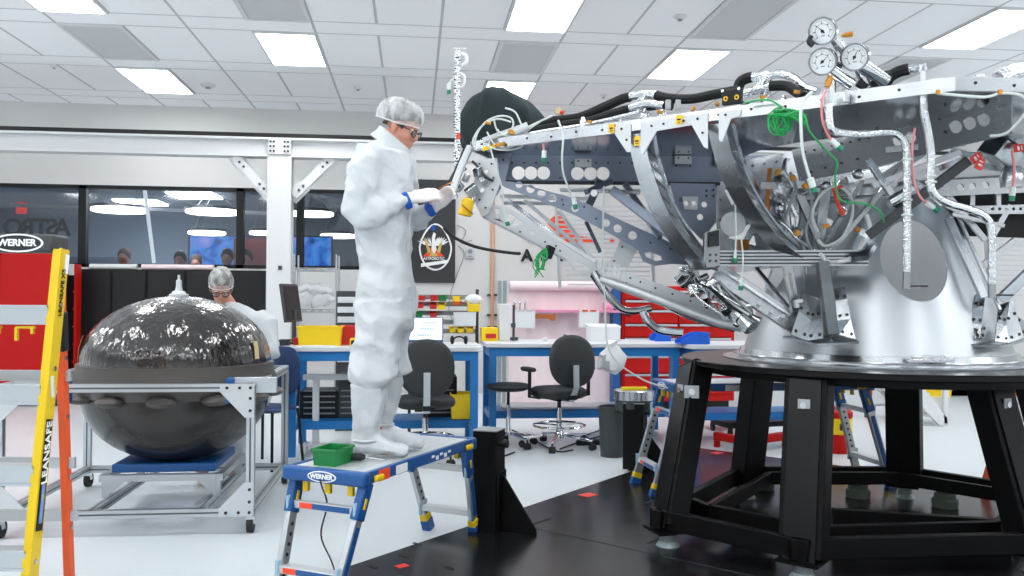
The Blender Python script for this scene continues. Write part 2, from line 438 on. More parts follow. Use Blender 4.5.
vt = thing('ceiling_vent', 'x', 'ceiling vent', (0, 0, CEIL), 'grey ceiling vents')
b = MB()
for sx in (-1, 1): b.box((sx*(W_/2-.02), H_/2, CEIL-.006), (.038, H_, .024))
for y in (.02, H_-.02): b.box((0, y, CEIL-.006), (W_-.08, .038, .024))
b.build('frame', 'white_paint', vt)
M['vent_grille'] = mat('vent_grille', '#c9ccce', .6, bump=(300, .4, .002))
b = MB(); b.box((0, H_/2, CEIL-.003), (W_-.078, H_-.078, .012)); b.build('grille', 'vent_grille', vt)
vents = [(0, 0, 0, 'grey ceiling vent on the far left between two glowing panels'), (1, 1, -1, 'grey ceiling vent just in front of the panel above the gantry column'),
         (3, 1, 0, 'grey ceiling vent above the dark blanket'), (5, 0, -1, 'large grey ceiling vent left of the pressure gauges'), (7, 0, 0, 'grey ceiling vent half hidden behind the pressure gauges')]
first = True
for (i, h, k, lab) in vents:
    loc = (gx(i, h)+.3048, rowy(k), CEIL)
    if first: vt.location = loc; vt['label'] = lab; first = False
    else: dup(vt, loc, 0, lab)
# the same panels carry on over the camera and to the sides, outside the frame
def off_frame(x, y):
    r = Vector((x, y, CEIL))-CAM; d = r.dot(CF)
    if d < .3: return True
    px = 512+F_PX*r.dot(CR)/d; py = 288-F_PX*r.dot(CU)/d
    return py < -30 or px < -60 or px > 1090
for i in range(-5, 12, 2):
    for k in range(-8, 2):
        x, y = gx(i, 1 if (k % 2) else 0)+.3048, rowy(k)
        if (k+i) % 2 == 0 and off_frame(x, y) and off_frame(x, y+1.3) and off_frame(x+.4, y+1.3) and off_frame(x-.4, y+1.3):
            dup(lp, (x, y, CEIL), 0, 'ceiling light panel outside the photo')
def small_round(px, py, name, label, r=.05):
    p = PZ(px, py, CEIL); t = thing(name, label, 'sprinkler' if 'sprink' in name else 'detector', p)
    b = MB(); b.lathe([(0, CEIL-.03), (r*.6, CEIL-.03), (r, CEIL-.012), (r, CEIL+.002)], (p.x, p.y, 0), 18); b.build('base', 'white_paint', t)
    b = MB(); b.lathe([(0, CEIL-.045), (r*.35, CEIL-.045), (r*.35, CEIL-.028)], (p.x, p.y, 0), 12); b.build('sensor', 'mid_grey', t)
small_round(208, 85, 'smoke_detector', 'small white smoke detector on ceiling right of far left panel', .09)
small_round(358, 87, 'sprinkler_head', 'small ceiling sprinkler left above the standing man')
small_round(54, 65, 'sprinkler_head', 'small ceiling sprinkler beside the far left vent', .035)
small_round(680, 16, 'sprinkler_head', 'small ceiling sprinkler left of the largest vent', .06)
small_round(603, 95, 'sprinkler_head', 'small ceiling sprinkler above the black hoses', .05)
# ================================================================ gantry of white steel beams
GY = 10.4
pt = PY(280, 137, GY); zb0, zb1 = PY(280, 158, GY).z, PY(280, 139, GY).z
gt = thing('steel_gantry', 'white painted steel gantry beam and column in front of the windows', 'gantry', (pt.x, GY, 0))
cx0, cx1 = PY(268, 250, GY).x, PY(292, 250, GY).x; cxm = (cx0+cx1)/2; cw = cx1-cx0
b = MB(); bw = .2
zb1 += .0
b.box((1, GY, zb1-.012), (26, bw, .024)); b.box((1, GY, zb0+.012), (26, bw, .024)); b.box((1, GY, (zb0+zb1)/2), (26, .02, zb1-zb0-.04))
for x in (-5.5, cxm-cw*.42, cxm+cw*.42, 4.6): b.box((x, GY, (zb0+zb1)/2), (.02, bw, zb1-zb0-.03))
b.build('beam', 'white_paint', gt)
b = MB(); b.box((cxm, GY-bw/2+.0, zb0/2), (cw, .016, zb0)); b.box((cxm, GY+bw/2, zb0/2), (cw, .016, zb0)); b.box((cxm, GY, zb0/2), (.016, bw, zb0))
b.build('column', 'white_paint', gt)
b = MB(); b.box((cxm, GY-bw/2-.02, (zb0+zb1)/2), (cw*.9, .016, zb1-zb0-.05)); b.build('splice_plate', 'white_paint', gt)
b = MB()
for sx in (-.36, -.22, .22, .36):
    for k in range(3): b.cyl((cxm+sx*cw, GY-bw/2-.026, zb0+.06+k*.055), (cxm+sx*cw, GY-bw/2-.04, zb0+.06+k*.055), .014, n=6)
b.build('bolts', 'dark_grey', gt)
for sx, (xa, ya_, xb_, yb_) in ((-1, (235, 157, 270, 195)), (1, (333, 158, 294, 196))):
    p, q = PY(xa, ya_, GY), PY(xb_, yb_, GY)
    b = MB().mat('white_paint'); b.beam(p, q, .1, .1, up=(0, 1, 0)); d = (q-p).normalized(); b.beam(p-d*.03, p+d*.22, .015, .16, up=(0, 0, 1)); b.beam(q-d*.18, q+d*.05, .015, .16, up=(0, 0, 1))
    b.mat('dark_grey')
    for u in (.09, .16): b.cyl(p+d*u+Vector((0, -.05, 0)), p+d*u+Vector((0, -.066, 0)), .016, n=6); b.cyl(q-d*u+Vector((0, -.05, 0)), q-d*u+Vector((0, -.066, 0)), .016, n=6)
    b.build('brace', None, gt)
b = MB(); b.box((1, GY+.05, zb1+.035), (26, .14, .055)); b.build('cable_rail', 'black', gt)
b = MB(); b.box((cxm+.02, GY-bw/2-.02, PY(281, 268, GY).z), (.04, .03, .045)); b.build('hook', 'dark_grey', gt)
# ================================================================ inside the office
M['tv'] = None
def tv_mat():
    m = bpy.data.materials.new('tv_picture'); m.use_nodes = True; nt = m.node_tree; b = nt.nodes['Principled BSDF']
    tc = nt.nodes.new('ShaderNodeTexCoord'); n = nt.nodes.new('ShaderNodeTexNoise'); n.inputs['Scale'].default_value = 3.2; n.inputs['Detail'].default_value = 6; n.inputs['Distortion'].default_value = .6
    r = nt.nodes.new('ShaderNodeValToRGB'); e = r.color_ramp.elements
    e[0].position = .3; e[0].color = lin('#0a3a78'); e[1].position = .75; e[1].color = lin('#b9c2f2')
    x = e.new(.42); x.color = lin('#1565c8'); x = e.new(.52); x.color = lin('#3f9be8'); x = e.new(.6); x.color = lin('#7a8be6')
    nt.links.new(tc.outputs['Object'], n.inputs[0]); nt.links.new(n.outputs[0], r.inputs[0])
    b.inputs['Base Color'].default_value = (0, 0, 0, 1); nt.links.new(r.outputs[0], b.inputs['Emission Color']); b.inputs['Emission Strength'].default_value = 1.1; return m
M['tv'] = tv_mat()
def tv(x0, x1, y0, y1, Y, label):
    a, c = PY(x0, y0, Y), PY(x1, y1, Y); t = thing('wall_screen', label, 'screen', ((a.x+c.x)/2, Y, c.z))
    b = MB(); b.box(((a.x+c.x)/2, Y+.03, (a.z+c.z)/2), (c.x-a.x+.06, .05, a.z-c.z+.06)); b.build('bezel', 'bezel', t)
    b = MB(); b.box(((a.x+c.x)/2, Y, (a.z+c.z)/2), (c.x-a.x, .012, a.z-c.z)); b.build('display', 'tv', t); return t
tv(190, 247, 236, 267, 16.6, 'large blue lit screen in the office, left of the white column')
tv(293, 331, 237, 268, 15.4, 'blue lit screen in the office, right of the white column')
def ring(px, py, wpx, Y, label):
    p = PY(px, py, Y); r = (PY(px+wpx/2, py, Y).x-p.x)
    t = thing('ring_pendant', label, 'pendant lamp', p, 'ring lamps in the office')
    b = MB(); b.tube([p+Vector((r*math.cos(a*PI/18), r*math.sin(a*PI/18), 0)) for a in range(36)], .032, 8, closed=True); b.build('ring_diffuser', 'ring_lamp', t)
    b = MB(); b.lathe([(r-.025, .026), (r+.04, .026), (r+.04, .07), (r-.025, .07), (r-.025, .026)], p, 36); b.build('ring_housing', 'dark_grey', t)
    for a in (.5, 2.6, 4.7): b = MB(); q = p+Vector((r*math.cos(a), r*math.sin(a), .07)); b.cyl(q, Vector((p.x+.1*math.cos(a), p.y, 2.99)), .008, n=5); b.build('cable', 'mid_grey', t)
ring(120, 210, 52, 14.2, 'ring lamp hanging in the office, the leftmost'); ring(213, 212, 50, 14.4, 'ring lamp hanging in the office, left of the white column')
ring(312, 214, 40, 14.4, 'ring lamp hanging in the office, just right of the white column'); ring(207, 233, 34, 16.2, 'smaller ring lamp far back above the big office screen')
ring(263, 233, 24, 16.2, 'smaller ring lamp far back partly behind the white column'); ring(338, 236, 32, 16.0, 'ring lamp in the office partly behind the standing man')
for (px, py, lab) in ((141, 203, 'square ceiling light inside the office above the leftmost ring lamp'), (195, 196, 'square ceiling light inside the office left of the white column')):
    p = PZ(px, py, 2.97); b = MB(); b.box((p.x, p.y, 2.976), (.7, .8, .026)); tag(b.build('office_light', 'inner_lamp'), lab, 'ceiling light')
p = P(21.5, 208, 15.0); b = MB(); b.box(p, (.16, .04, .2)); ex = tag(b.build('exit_sign', 'exit_red'), 'small glowing red sign box high inside the office on the left', 'sign')
for i, (ch, px) in enumerate(zip('ASTRO', (62, 52, 41, 27, 13))):  # lettering reflected in the glass, built as reversed solid letters
    p = P(px, 228, 15.6)
    r = text('wall_letter', ch, 'ink', None, p, (-1, 0, 0), (0, 0, 1), .42, .02, off=.012)
    tag(r, 'dark letter %s mirrored in the office window at the far left' % ch, 'letter', 'reflected letters in the office window')
b = MB(); b.cyl(P(144.5, 188, 12.9), P(154, 263, 12.9), .028, n=8); M['reflection_glow'] = mat('reflection_glow', '#f7f4ee', .4, emit=.9); tag(b.build('lamp_reflection', 'reflection_glow'), 'slim white lamp reflection, a glowing rod leaning inside the office window', 'reflection')  # fluorescent lamp's reflection in the glass, built as a glowing rod
# black cabinets under the windows
ZC = PY(180, 270, 12.0).z
edges = [52, 112, 147, 186, 226, 267]
names = ['leftmost black tall cabinet under the windows, beside the red cabinet', 'black tall cabinet under the windows, second from the red cabinet', 'black tall cabinet under the windows, behind the tank dome left of its fitting',
         'black tall cabinet under the windows, directly behind the tank fitting', 'black tall cabinet under the windows, beside the white column']
for i in range(5):
    xa, xb = PY(edges[i], 300, 11.95).x, PY(edges[i+1], 300, 11.95).x
    t = thing('storage_cabinet', names[i], 'cabinet', ((xa+xb)/2, 12.1, 0), 'black cabinets under the windows')
    b = MB(); b.box(((xa+xb)/2, 12.14, ZC/2), (xb-xa-.006, .4, ZC)); b.build('body', 'black', t, bevel=.004)
    b = MB(); b.box(((xa+xb)/2, 11.93, ZC/2+.03), (xb-xa-.03, .018, ZC-.1)); b.build('door', 'black', t, bevel=.003)
    b = MB(); b.box((xb-.07, 11.905, ZC*.55), (.02, .03, .12)); b.build('handle', 'dark_grey', t)
for (xa, xb, m, lab) in ((90, 137, 'paper', 'white tube lying on the black cabinets, the left one'), (142, 214, 'pinkfilm', 'pale pink tube lying on the black cabinets, the longer one')):
    b = MB(); p, q = PY(xa, 264.5, 12.0), PY(xb, 266.5, 12.0); p.z = q.z = ZC+.036; b.cyl(p, q, .036, n=12); tag(b.build('roll_tube', m), lab, 'tube')
# people sitting in the office, seen through the glass
def office_person(px, py, Y, hair, shirt, label):
    p = PY(px, py, Y); t = thing('person', label, 'person', (p.x, Y, 0), 'people sitting in the office')
    b = MB(); b.ell((p.x, Y, p.z), (.085, .1, .125), 14, 10); b.cyl((p.x, Y+.01, p.z-.2), (p.x, Y+.01, p.z-.08), .05, n=10); b.ell((p.x, Y+.03, p.z-.42), (.2, .12, .25), 14, 8); b.ell((p.x, Y-.1, p.z-.01), (.015, .03, .02), 8, 6)
    o = b.build('body', 'skin', t); remesh(o, .02, 2)
    b = MB(); b.ell((p.x, Y+.02, p.z+.03), (.097, .11, .12), 14, 10); b.build('hair', hair, t)
    b = MB()
    for s_ in (-1, 1): b.tube([(p.x+s_*.09, Y+.03, p.z-.7), (p.x+s_*.1, Y, .5), (p.x+s_*.1, Y, 0)], [.1, .085, .06], 10)
    b.build('trousers', 'hair_dark', t)
    b = MB(); b.lathe([(.09, p.z-.18), (.2, p.z-.25), (.23, p.z-.4), (.22, p.z-.75)], (p.x, Y+.03, 0), 16); b.build('shirt', shirt, t)
M['hair_dark'] = mat('dark_hair', '#1a1614', .6); M['hair_brown'] = mat('brown_hair', '#4a3428', .6); M['shirt_dark'] = mat('dark_shirt', '#2a3038', .8); M['shirt_grey'] = mat('grey_shirt', '#5a626a', .8)
office_person(124, 257, 14.0, 'hair_brown', 'shirt_grey', 'person with brown hair seated alone inside the office, leftmost')
office_person(180, 260, 13.6, 'hair_dark', 'shirt_dark', 'dark haired person seated left of the big office screen')
office_person(196, 263, 15.0, 'hair_brown', 'shirt_grey', 'person seated just under the left edge of the big office screen')
office_person(227, 258, 13.4, 'hair_dark', 'shirt_dark', 'dark haired person seated in front of the big office screen')
office_person(246, 259, 13.2, 'hair_dark', 'shirt_dark', 'dark haired person seated beside the white column')
# ================================================================ black tank on its cart
def ext(name, p, q, parent, w=.045):     # slotted aluminium extrusion, slot shade painted as dark strips
    p = Vector(p); q = Vector(q); b = MB().mat('alu_ext'); b.beam(p, q, w, w); b.mat('alu_shadow'); b.beam(p, q, w+.0015, .009); b.beam(p, q, .009, w+.0015)
    return b.build(name, None, parent)
fr = PZ(250, 533, 0); fl = PZ(22, 525, 0)
CX0, CX1, CY0 = fl.x, fr.x, fr.y; CY1 = PZ(304, 466, .125).y; ZTOP = .835; ZLOW = .125
e = .0225
cart = thing('tank_cart', 'silver extrusion frame cart on castors carrying the black tank', 'cart', ((CX0+CX1)/2, (CY0+CY1)/2, 0))
for z, nm in ((ZTOP, 'top_rail'), (ZLOW, 'bottom_rail')):
    for (p, q) in (((CX0, CY0), (CX1, CY0)), ((CX0, CY1), (CX1, CY1)), ((CX0, CY0), (CX0, CY1)), ((CX1, CY0), (CX1, CY1))):
        ext(nm, (*p, z), (*q, z), cart)
for x in (CX0, CX1):
    for y in (CY0, CY1):
        ext('post', (x, y, .1), (x, y, ZTOP-.02), cart)
        b = MB().mat('black_rubber'); b.cyl((x-.018, y+.02, .05), (x+.018, y+.02, .05), .05, n=20)
        b.mat('steel'); b.hexa([Vector((x-.024, y-.012, .05)), Vector((x+.024, y-.012, .05)), Vector((x+.024, y+.034, .05)), Vector((x-.024, y+.034, .05))], [Vector((x-.022, y-.022, .1)), Vector((x+.022, y-.022, .1)), Vector((x+.022, y+.022, .1)), Vector((x-.022, y+.022, .1))])
        b.build('castor', None, cart)
for x, sx in ((CX0, 1), (CX1, -1)):
    for zc, sz in ((ZLOW, 1), (ZTOP, -1)):
        b = MB().mat('alu_white'); a = .17
        for (dx, dy) in ((1, 0),):
            y = CY0-.027
            b.plate([(x-sx*.022, y, zc-sz*.022), (x+sx*a, y, zc-sz*.022), (x+sx*a, y, zc+sz*.022), (x+sx*.03, y, zc+sz*a), (x-sx*.022, y, zc+sz*a)], .006, (0, 1, 0))
        b.mat('ink')
        for (dx, dz) in ((0, 0), (.06, 0), (.13, 0), (0, .06), (0, .13)): b.cyl((x+sx*dx, y-.003, zc+sz*dz), (x+sx*dx, y-.009, zc+sz*dz), .009, n=8)
        b.build('corner_plate', None, cart)
TX, TY = PY(178, 370, (CY0+CY1)/2).x, (CY0+CY1)/2
TR = (PY(274, 370, TY).x-PY(82, 370, TY).x)/2
for x in (TX-.3, TX+.3): ext('cradle_rail', (x, CY0, ZLOW), (x, CY1, ZLOW), cart)
zt_low = .31
b = MB()
for y in (TY-.33, TY+.33): b.beam((TX-.36, y, zt_low-.05), (TX+.36, y, zt_low-.05), .045, .04)
for x in (TX-.34, TX+.34): b.beam((x, TY-.33, zt_low-.05), (x, TY+.33, zt_low-.05), .04, .04)
for x in (TX-.32, TX+.32):
    for y in (TY-.33, TY+.33): b.beam((x, y, ZLOW+.02), (x, y, zt_low-.07), .045, .045); b.plate([(x, y-.026, zt_low-.03), (x-.16*(1 if x > TX else -1), y-.026, zt_low-.03), (x, y-.026, zt_low-.16)], .006, (0, 1, 0))
b.build('cradle_frame', 'alu_ext', cart)
b = MB(); b.lathe([(.43, zt_low-.025), (.43, zt_low+.025), (.38, zt_low+.03), (.2, zt_low-.0)], (TX, TY, 0), 4, a0=PI/4, a1=PI/4+2*PI); b.build('blue_pad', 'blue_dark', cart, bevel=.008)
for x, sx in ((TX-TR*.72, -1), (TX+TR*.72, 1)):
    b = MB(); b.box((x+sx*.03, CY0+.05, ZTOP-.02), (.05, .1, .14)); b.build('clamp_block', 'blue_dark', cart, bevel=.004)
    b = MB(); b.box((x+sx*.17, CY0+.035, ZTOP+.01), (.24, .03, .09)); b.build('clamp_plate', 'alu_ext', cart, bevel=.003)
tank = thing('propellant_tank', 'big black wrapped composite tank with silver top fitting resting on the cart', 'tank', (TX, TY, zt_low))
def tank_mat():
    m = bpy.data.materials.new('composite_wrap'); m.use_nodes = True; nt = m.node_tree; b = nt.nodes['Principled BSDF']; L = nt.links.new
    tc = nt.nodes.new('ShaderNodeTexCoord'); mp = nt.nodes.new('ShaderNodeMapping'); mp.inputs['Scale'].default_value = (9, 9, 3.2); mp.inputs['Rotation'].default_value = (0, .3, 0)
    n = nt.nodes.new('ShaderNodeTexNoise'); n.inputs['Scale'].default_value = 1.6; n.inputs['Detail'].default_value = 2.5; n.inputs['Roughness'].default_value = .6
    L(tc.outputs['Object'], mp.inputs[0]); L(mp.outputs[0], n.inputs[0])
    r = nt.nodes.new('ShaderNodeValToRGB'); r.color_ramp.elements[0].position = .35; r.color_ramp.elements[1].position = .75
    r.color_ramp.elements[0].color = lin('#100c0a'); r.color_ramp.elements[1].color = lin('#2c2520'); L(n.outputs[0], r.inputs[0]); L(r.outputs[0], b.inputs['Base Color'])
    b.inputs['Roughness'].default_value = .15; b.inputs['Specular IOR Level'].default_value = .5
    bp = nt.nodes.new('ShaderNodeBump'); bp.inputs['Strength'].default_value = .8; bp.inputs['Distance'].default_value = .016; L(n.outputs[0], bp.inputs['Height']); L(bp.outputs[0], b.inputs['Normal'])
    b.inputs['Coat Weight'].default_value = 1.; b.inputs['Coat Roughness'].default_value = .05; b.inputs['Coat IOR'].default_value = 1.5; L(bp.outputs[0], b.inputs['Coat Normal'])
    return m
M['wrap'] = tank_mat()
M['tank_skirt'] = mat('grey_composite', '#4e4a47', .42, var=(4, .15, .1))
M['tank_low'] = mat('smooth_composite', '#2b2725', .22, var=(5, .25, .12), bump=(16, .3, .01))
zq = PY(178, 362, CY0+.02).z-.042
ztop = PY(178, 296, TY).z
prof = [(TR*.97*math.cos(a*PI/2/14), zq+(ztop-zq)*math.sin(a*PI/2/14)**.98) for a in range(14)]+[(.05, ztop)]
b = MB(); b.lathe([(TR*.965, zq-.02)]+prof+[(0, ztop+.001)], (TX, TY, 0), 56); b.build('upper_dome', 'wrap', tank, smooth=60)
zs = zq-.20
b = MB(); b.lathe([(TR*.96, zq), (TR, zq-.005), (TR*1.0, zq-.05), (TR*1.03, zq-.1), (TR*1.03, zs+.06), (TR*.95, zs), (TR*.93, zs)], (TX, TY, 0), 56); b.build('skirt', 'tank_skirt', tank, smooth=50)
b = MB(); b.lathe([(0, zt_low-.0)]+[(TR*.95*math.sin(a*PI/2/14), zs-(zs-zt_low)*math.cos(a*PI/2/14)) for a in range(1, 15)]+[(TR*.94, zs+.05)], (TX, TY, 0), 56); b.build('lower_dome', 'tank_low', tank, smooth=60)
b = MB().mat('tank_skirt')
for a in range(0, 12):
    t = a*PI/6+.1; b = MB(); b.ell((TX+TR*.97*math.cos(t), TY+TR*.97*math.sin(t), zs+.0), (.09, .09, .035), 10, 6); b.build('skirt_lug', 'tank_skirt', tank)
b = MB(); b.lathe([(.06, ztop-.008), (.06, ztop+.01), (.044, ztop+.016), (.04, ztop+.03), (.024, ztop+.034), (.018, ztop+.06), (.018, ztop+.1), (.008, ztop+.105), (.008, ztop+.135), (0, ztop+.137)], (TX, TY, 0), 20); b.build('top_fitting', 'alu_white', tank, label='white and silver port fitting')
b = MB(); p = Vector((TX, TY, 0)); b.lathe([(TR*.975, zq+.01), (TR*.965, zq+.1), (TR*.93, zq+.17)], p, 6, a0=PI*1.05, a1=PI*1.14); b.build('amber_patch', 'kapton_dark', tank, label='amber film patch')
b = MB(); p = Vector((TX, TY, 0)); b.lathe([(TR*.975, zq+.03), (TR*.965, zq+.1), (TR*.95, zq+.14)], p, 4, a0=-PI*.14, a1=-PI*.115); b.build('paper_patch', 'beige', tank, label='pale sticker')
# ================================================================ red cabinet behind the ladder
RY = 11.2
xa, xb, zc = PY(-60, 300, RY).x, PY(60, 300, RY).x, PY(40, 249, RY).z
t = thing('red_cabinet', 'large red cabinet behind the tall yellow and orange stepladder', 'cabinet', ((xa+xb)/2, RY+.3, 0))
b = MB(); b.box(((xa+xb)/2, RY+.1, zc/2+.04), (xb-xa, .2, zc-.08)); b.build('body', 'red', t, bevel=.006)
for k in range(2): x0_ = xa+(xb-xa)*k/2; b = MB(); b.box((x0_+(xb-xa)/4, RY-.01, zc/2+.05), ((xb-xa)/2-.02, .024, zc-.16)); b.build('door', 'red', t, bevel=.004)
b = MB(); b.box(((xa+xb)/2, RY+.1, .04), (xb-xa-.06, .16, .08)); b.build('plinth', 'black', t)
x2 = PY(76, 300, RY+.3).x; z2 = PY(70, 264, RY+.3).z
t = thing('red_side_panel', 'narrow red panel with a white clip right of the large red cabinet', 'panel', ((xb+x2)/2+.03, RY+.5, 0))
b = MB(); b.box(((xb+x2)/2+.02, RY+.4, z2/2), (x2-xb-.05, .18, z2)); b.build('body', 'red', t, bevel=.005)
b = MB(); b.box((x2-.06, RY+.3, z2-.07), (.06, .02, .14)); b.build('clip', 'white_paint', t)
b = MB();
for k in range(7): b.cyl((x2-.03, RY+.312, .3+k*.22), (x2-.03, RY+.3, .3+k*.22), .012, n=8)
b.build('rivets', 'steel', t)
# ================================================================ tall yellow/orange stepladder
lx = -2.035
ld = thing('stepladder', 'tall stepladder with yellow front rails and orange rear rails at the left edge', 'ladder', G(lx-.28, 3.9))
WID = .56; ztp = 1.585
def LG(x, d, z): return G(x, d, z)
ft, tp = (3.70, 0.0), (3.93, ztp-.02); rf, rt = (4.16, 0.0), (3.99, ztp-.06)
for sx in (0, 1):
    x1 = lx-sx*WID; xt = lx+.03-sx*(WID-.06) if sx == 0 else lx-WID+.03; xt = lx+.012 if sx == 0 else lx-WID+.05
    b = MB(); u = GV(0, 1)
    p, q = LG(x1, *ft), LG(xt, *tp)
    b.beam(p, q, .008, .078, up=u)
    for dd in (-.035, .035): b.beam(p+u*dd-GV(.016 if sx == 0 else -.016, 0), q+u*dd-GV(.016 if sx == 0 else -.016, 0), .034, .009, up=u)
    fr_ = b.build('front_rail', 'yellow', ld, bevel=.002)
    dv = (q-p).normalized()
    for tt in (.14, .31, .5, .66, .84):
        b = MB(); c = p.lerp(q, tt)+GV(.004 if sx == 0 else -.004, 0); b.cyl(c, c+GV(.006 if sx == 0 else -.006, 0), .012, n=10); b.build('rivet', 'steel', fr_)
    if sx == 0:
        b = MB(); c = p.lerp(q, .40)+GV(.006, 0); b.beam(p.lerp(q, .22)+GV(.006, 0), p.lerp(q, .52)+GV(.006, 0), .003, .05, up=u); b.build('label_strip', 'black_gloss', fr_)
        text('lettering', 'LEANSAFE', 'white_ink', fr_, p.lerp(q, .43)+GV(.009, 0), dv, -u, .06, .002, off=.001)
        b = MB(); b.beam(p.lerp(q, .24)+GV(.008, 0), p.lerp(q, .345)+GV(.008, 0), .003, .024, up=u); b.build('label_band', 'blue_ink', fr_)
        text('lettering', 'LEANSAFE X5', 'ink', fr_, p.lerp(q, .875)+GV(.007, 0), dv, -u, .036, .002, off=.0008)
        b = MB(); b.beam(p.lerp(q, .93)+GV(.006, 0)+u*.02, p.lerp(q, .985)+GV(.006, 0)+u*.02, .003, .03, up=u); b.build('warning_label', 'white_ink', fr_)
        b = MB(); b.beam(p.lerp(q, .58)+GV(.006, 0)+u*.01, p.lerp(q, .64)+GV(.006, 0)-u*.015, .003, .022, up=u); b.build('worn_sticker', 'paper', fr_)
    b = MB(); p, q = LG(x1-(.052 if sx == 0 else -.052), *rf), LG(xt-(.045 if sx == 0 else -.045), *rt)
    b.beam(p, q, .008, .045, up=u)
    for dd in (-.019, .019): b.beam(p+u*dd-GV(.014 if sx == 0 else -.014, 0), q+u*dd-GV(.014 if sx == 0 else -.014, 0), .03, .008, up=u)
    rr = b.build('rear_rail', 'orange', ld, bevel=.002)
    for tt in (.17, .33, .52, .7):
        b = MB(); c = p.lerp(q, tt)+GV(.004 if sx == 0 else -.004, 0); b.cyl(c, c+GV(.006 if sx == 0 else -.006, 0), .011, n=10); b.build('rivet', 'steel', rr)
    b = MB(); b.beam(p.lerp(q, .72)+GV(.0, 0), p.lerp(q, .84), .022, .05, up=u); b.build('sleeve', 'black', rr, bevel=.006)
for k, tt in enumerate((.17, .39, .605, .825)):
    pL = LG(lx-WID+.03*tt, *ft).lerp(LG(lx-WID+.05, *tp), tt); z = ztp*tt
    d_ = ft[0]+(tp[0]-ft[0])*tt
    b = MB(); b.box(G(lx-WID/2+.012, d_+.0, z), (WID-.06, .085, .008), -YAW); b.box(G(lx-WID/2+.012, d_-.04, z-.04), (WID-.06, .006, .08), -YAW); b.box(G(lx-WID/2+.012, d_-.046, z+.0), (WID-.06, .012, .012), -YAW); b.box(G(lx-WID/2+.012, d_-.046, z-.075), (WID-.06, .012, .01), -YAW); b.box(G(lx-WID/2+.012, d_+.04, z-.03), (WID-.06, .006, .06), -YAW)
    b.build('tread', 'alu_ext', ld)
for tt in (.2, .36, .62):
    d_ = rf[0]+(rt[0]-rf[0])*tt; b = MB(); b.box(G(lx-WID/2+.012, d_, ztp*tt), (WID-.05, .02, .05), -YAW); b.build('rear_brace', 'alu_ext', ld)
b = MB(); b.box(G(lx-WID/2-.025, 3.95, ztp+.005), (WID+.015, .16, .08), -YAW); cap = b.build('top_cap', 'dark_grey', ld, bevel=.012)
b = MB(); b.lathe([(0, 0), (.115, 0), (.115, .003), (0, .003)], G(lx-.165, 3.868, ztp+.004), 32, R=Matrix.Rotation(-YAW, 3, 'Z') @ Matrix.Diagonal((1, 1, .36)) @ Matrix.Rotation(PI/2, 3, 'X')); b.build('badge', 'white_ink', cap)
b = MB(); b.lathe([(0, 0), (.105, 0), (.105, .005), (0, .005)], G(lx-.165, 3.868, ztp+.004), 32, R=Matrix.Rotation(-YAW, 3, 'Z') @ Matrix.Diagonal((1, 1, .32)) @ Matrix.Rotation(PI/2, 3, 'X')); b.build('badge_inset', 'ink', cap)
text('lettering', 'WERNER', 'white_ink', cap, G(lx-.165, 3.861, ztp+.004), GV(1, 0), (0, 0, 1), .042, .002, off=.0015)
b = MB()
for xx in (.12, .27):
    b.box(G(lx-xx, 3.86, 1.215), (.085, .02, .012), -YAW); b.box(G(lx-xx-.04, 3.86, 1.185), (.012, .02, .06), -YAW); b.box(G(lx-xx+.03, 3.86, 1.2), (.012, .02, .03), -YAW)
b.build('tool_hooks', 'yellow', ld, bevel=.003)
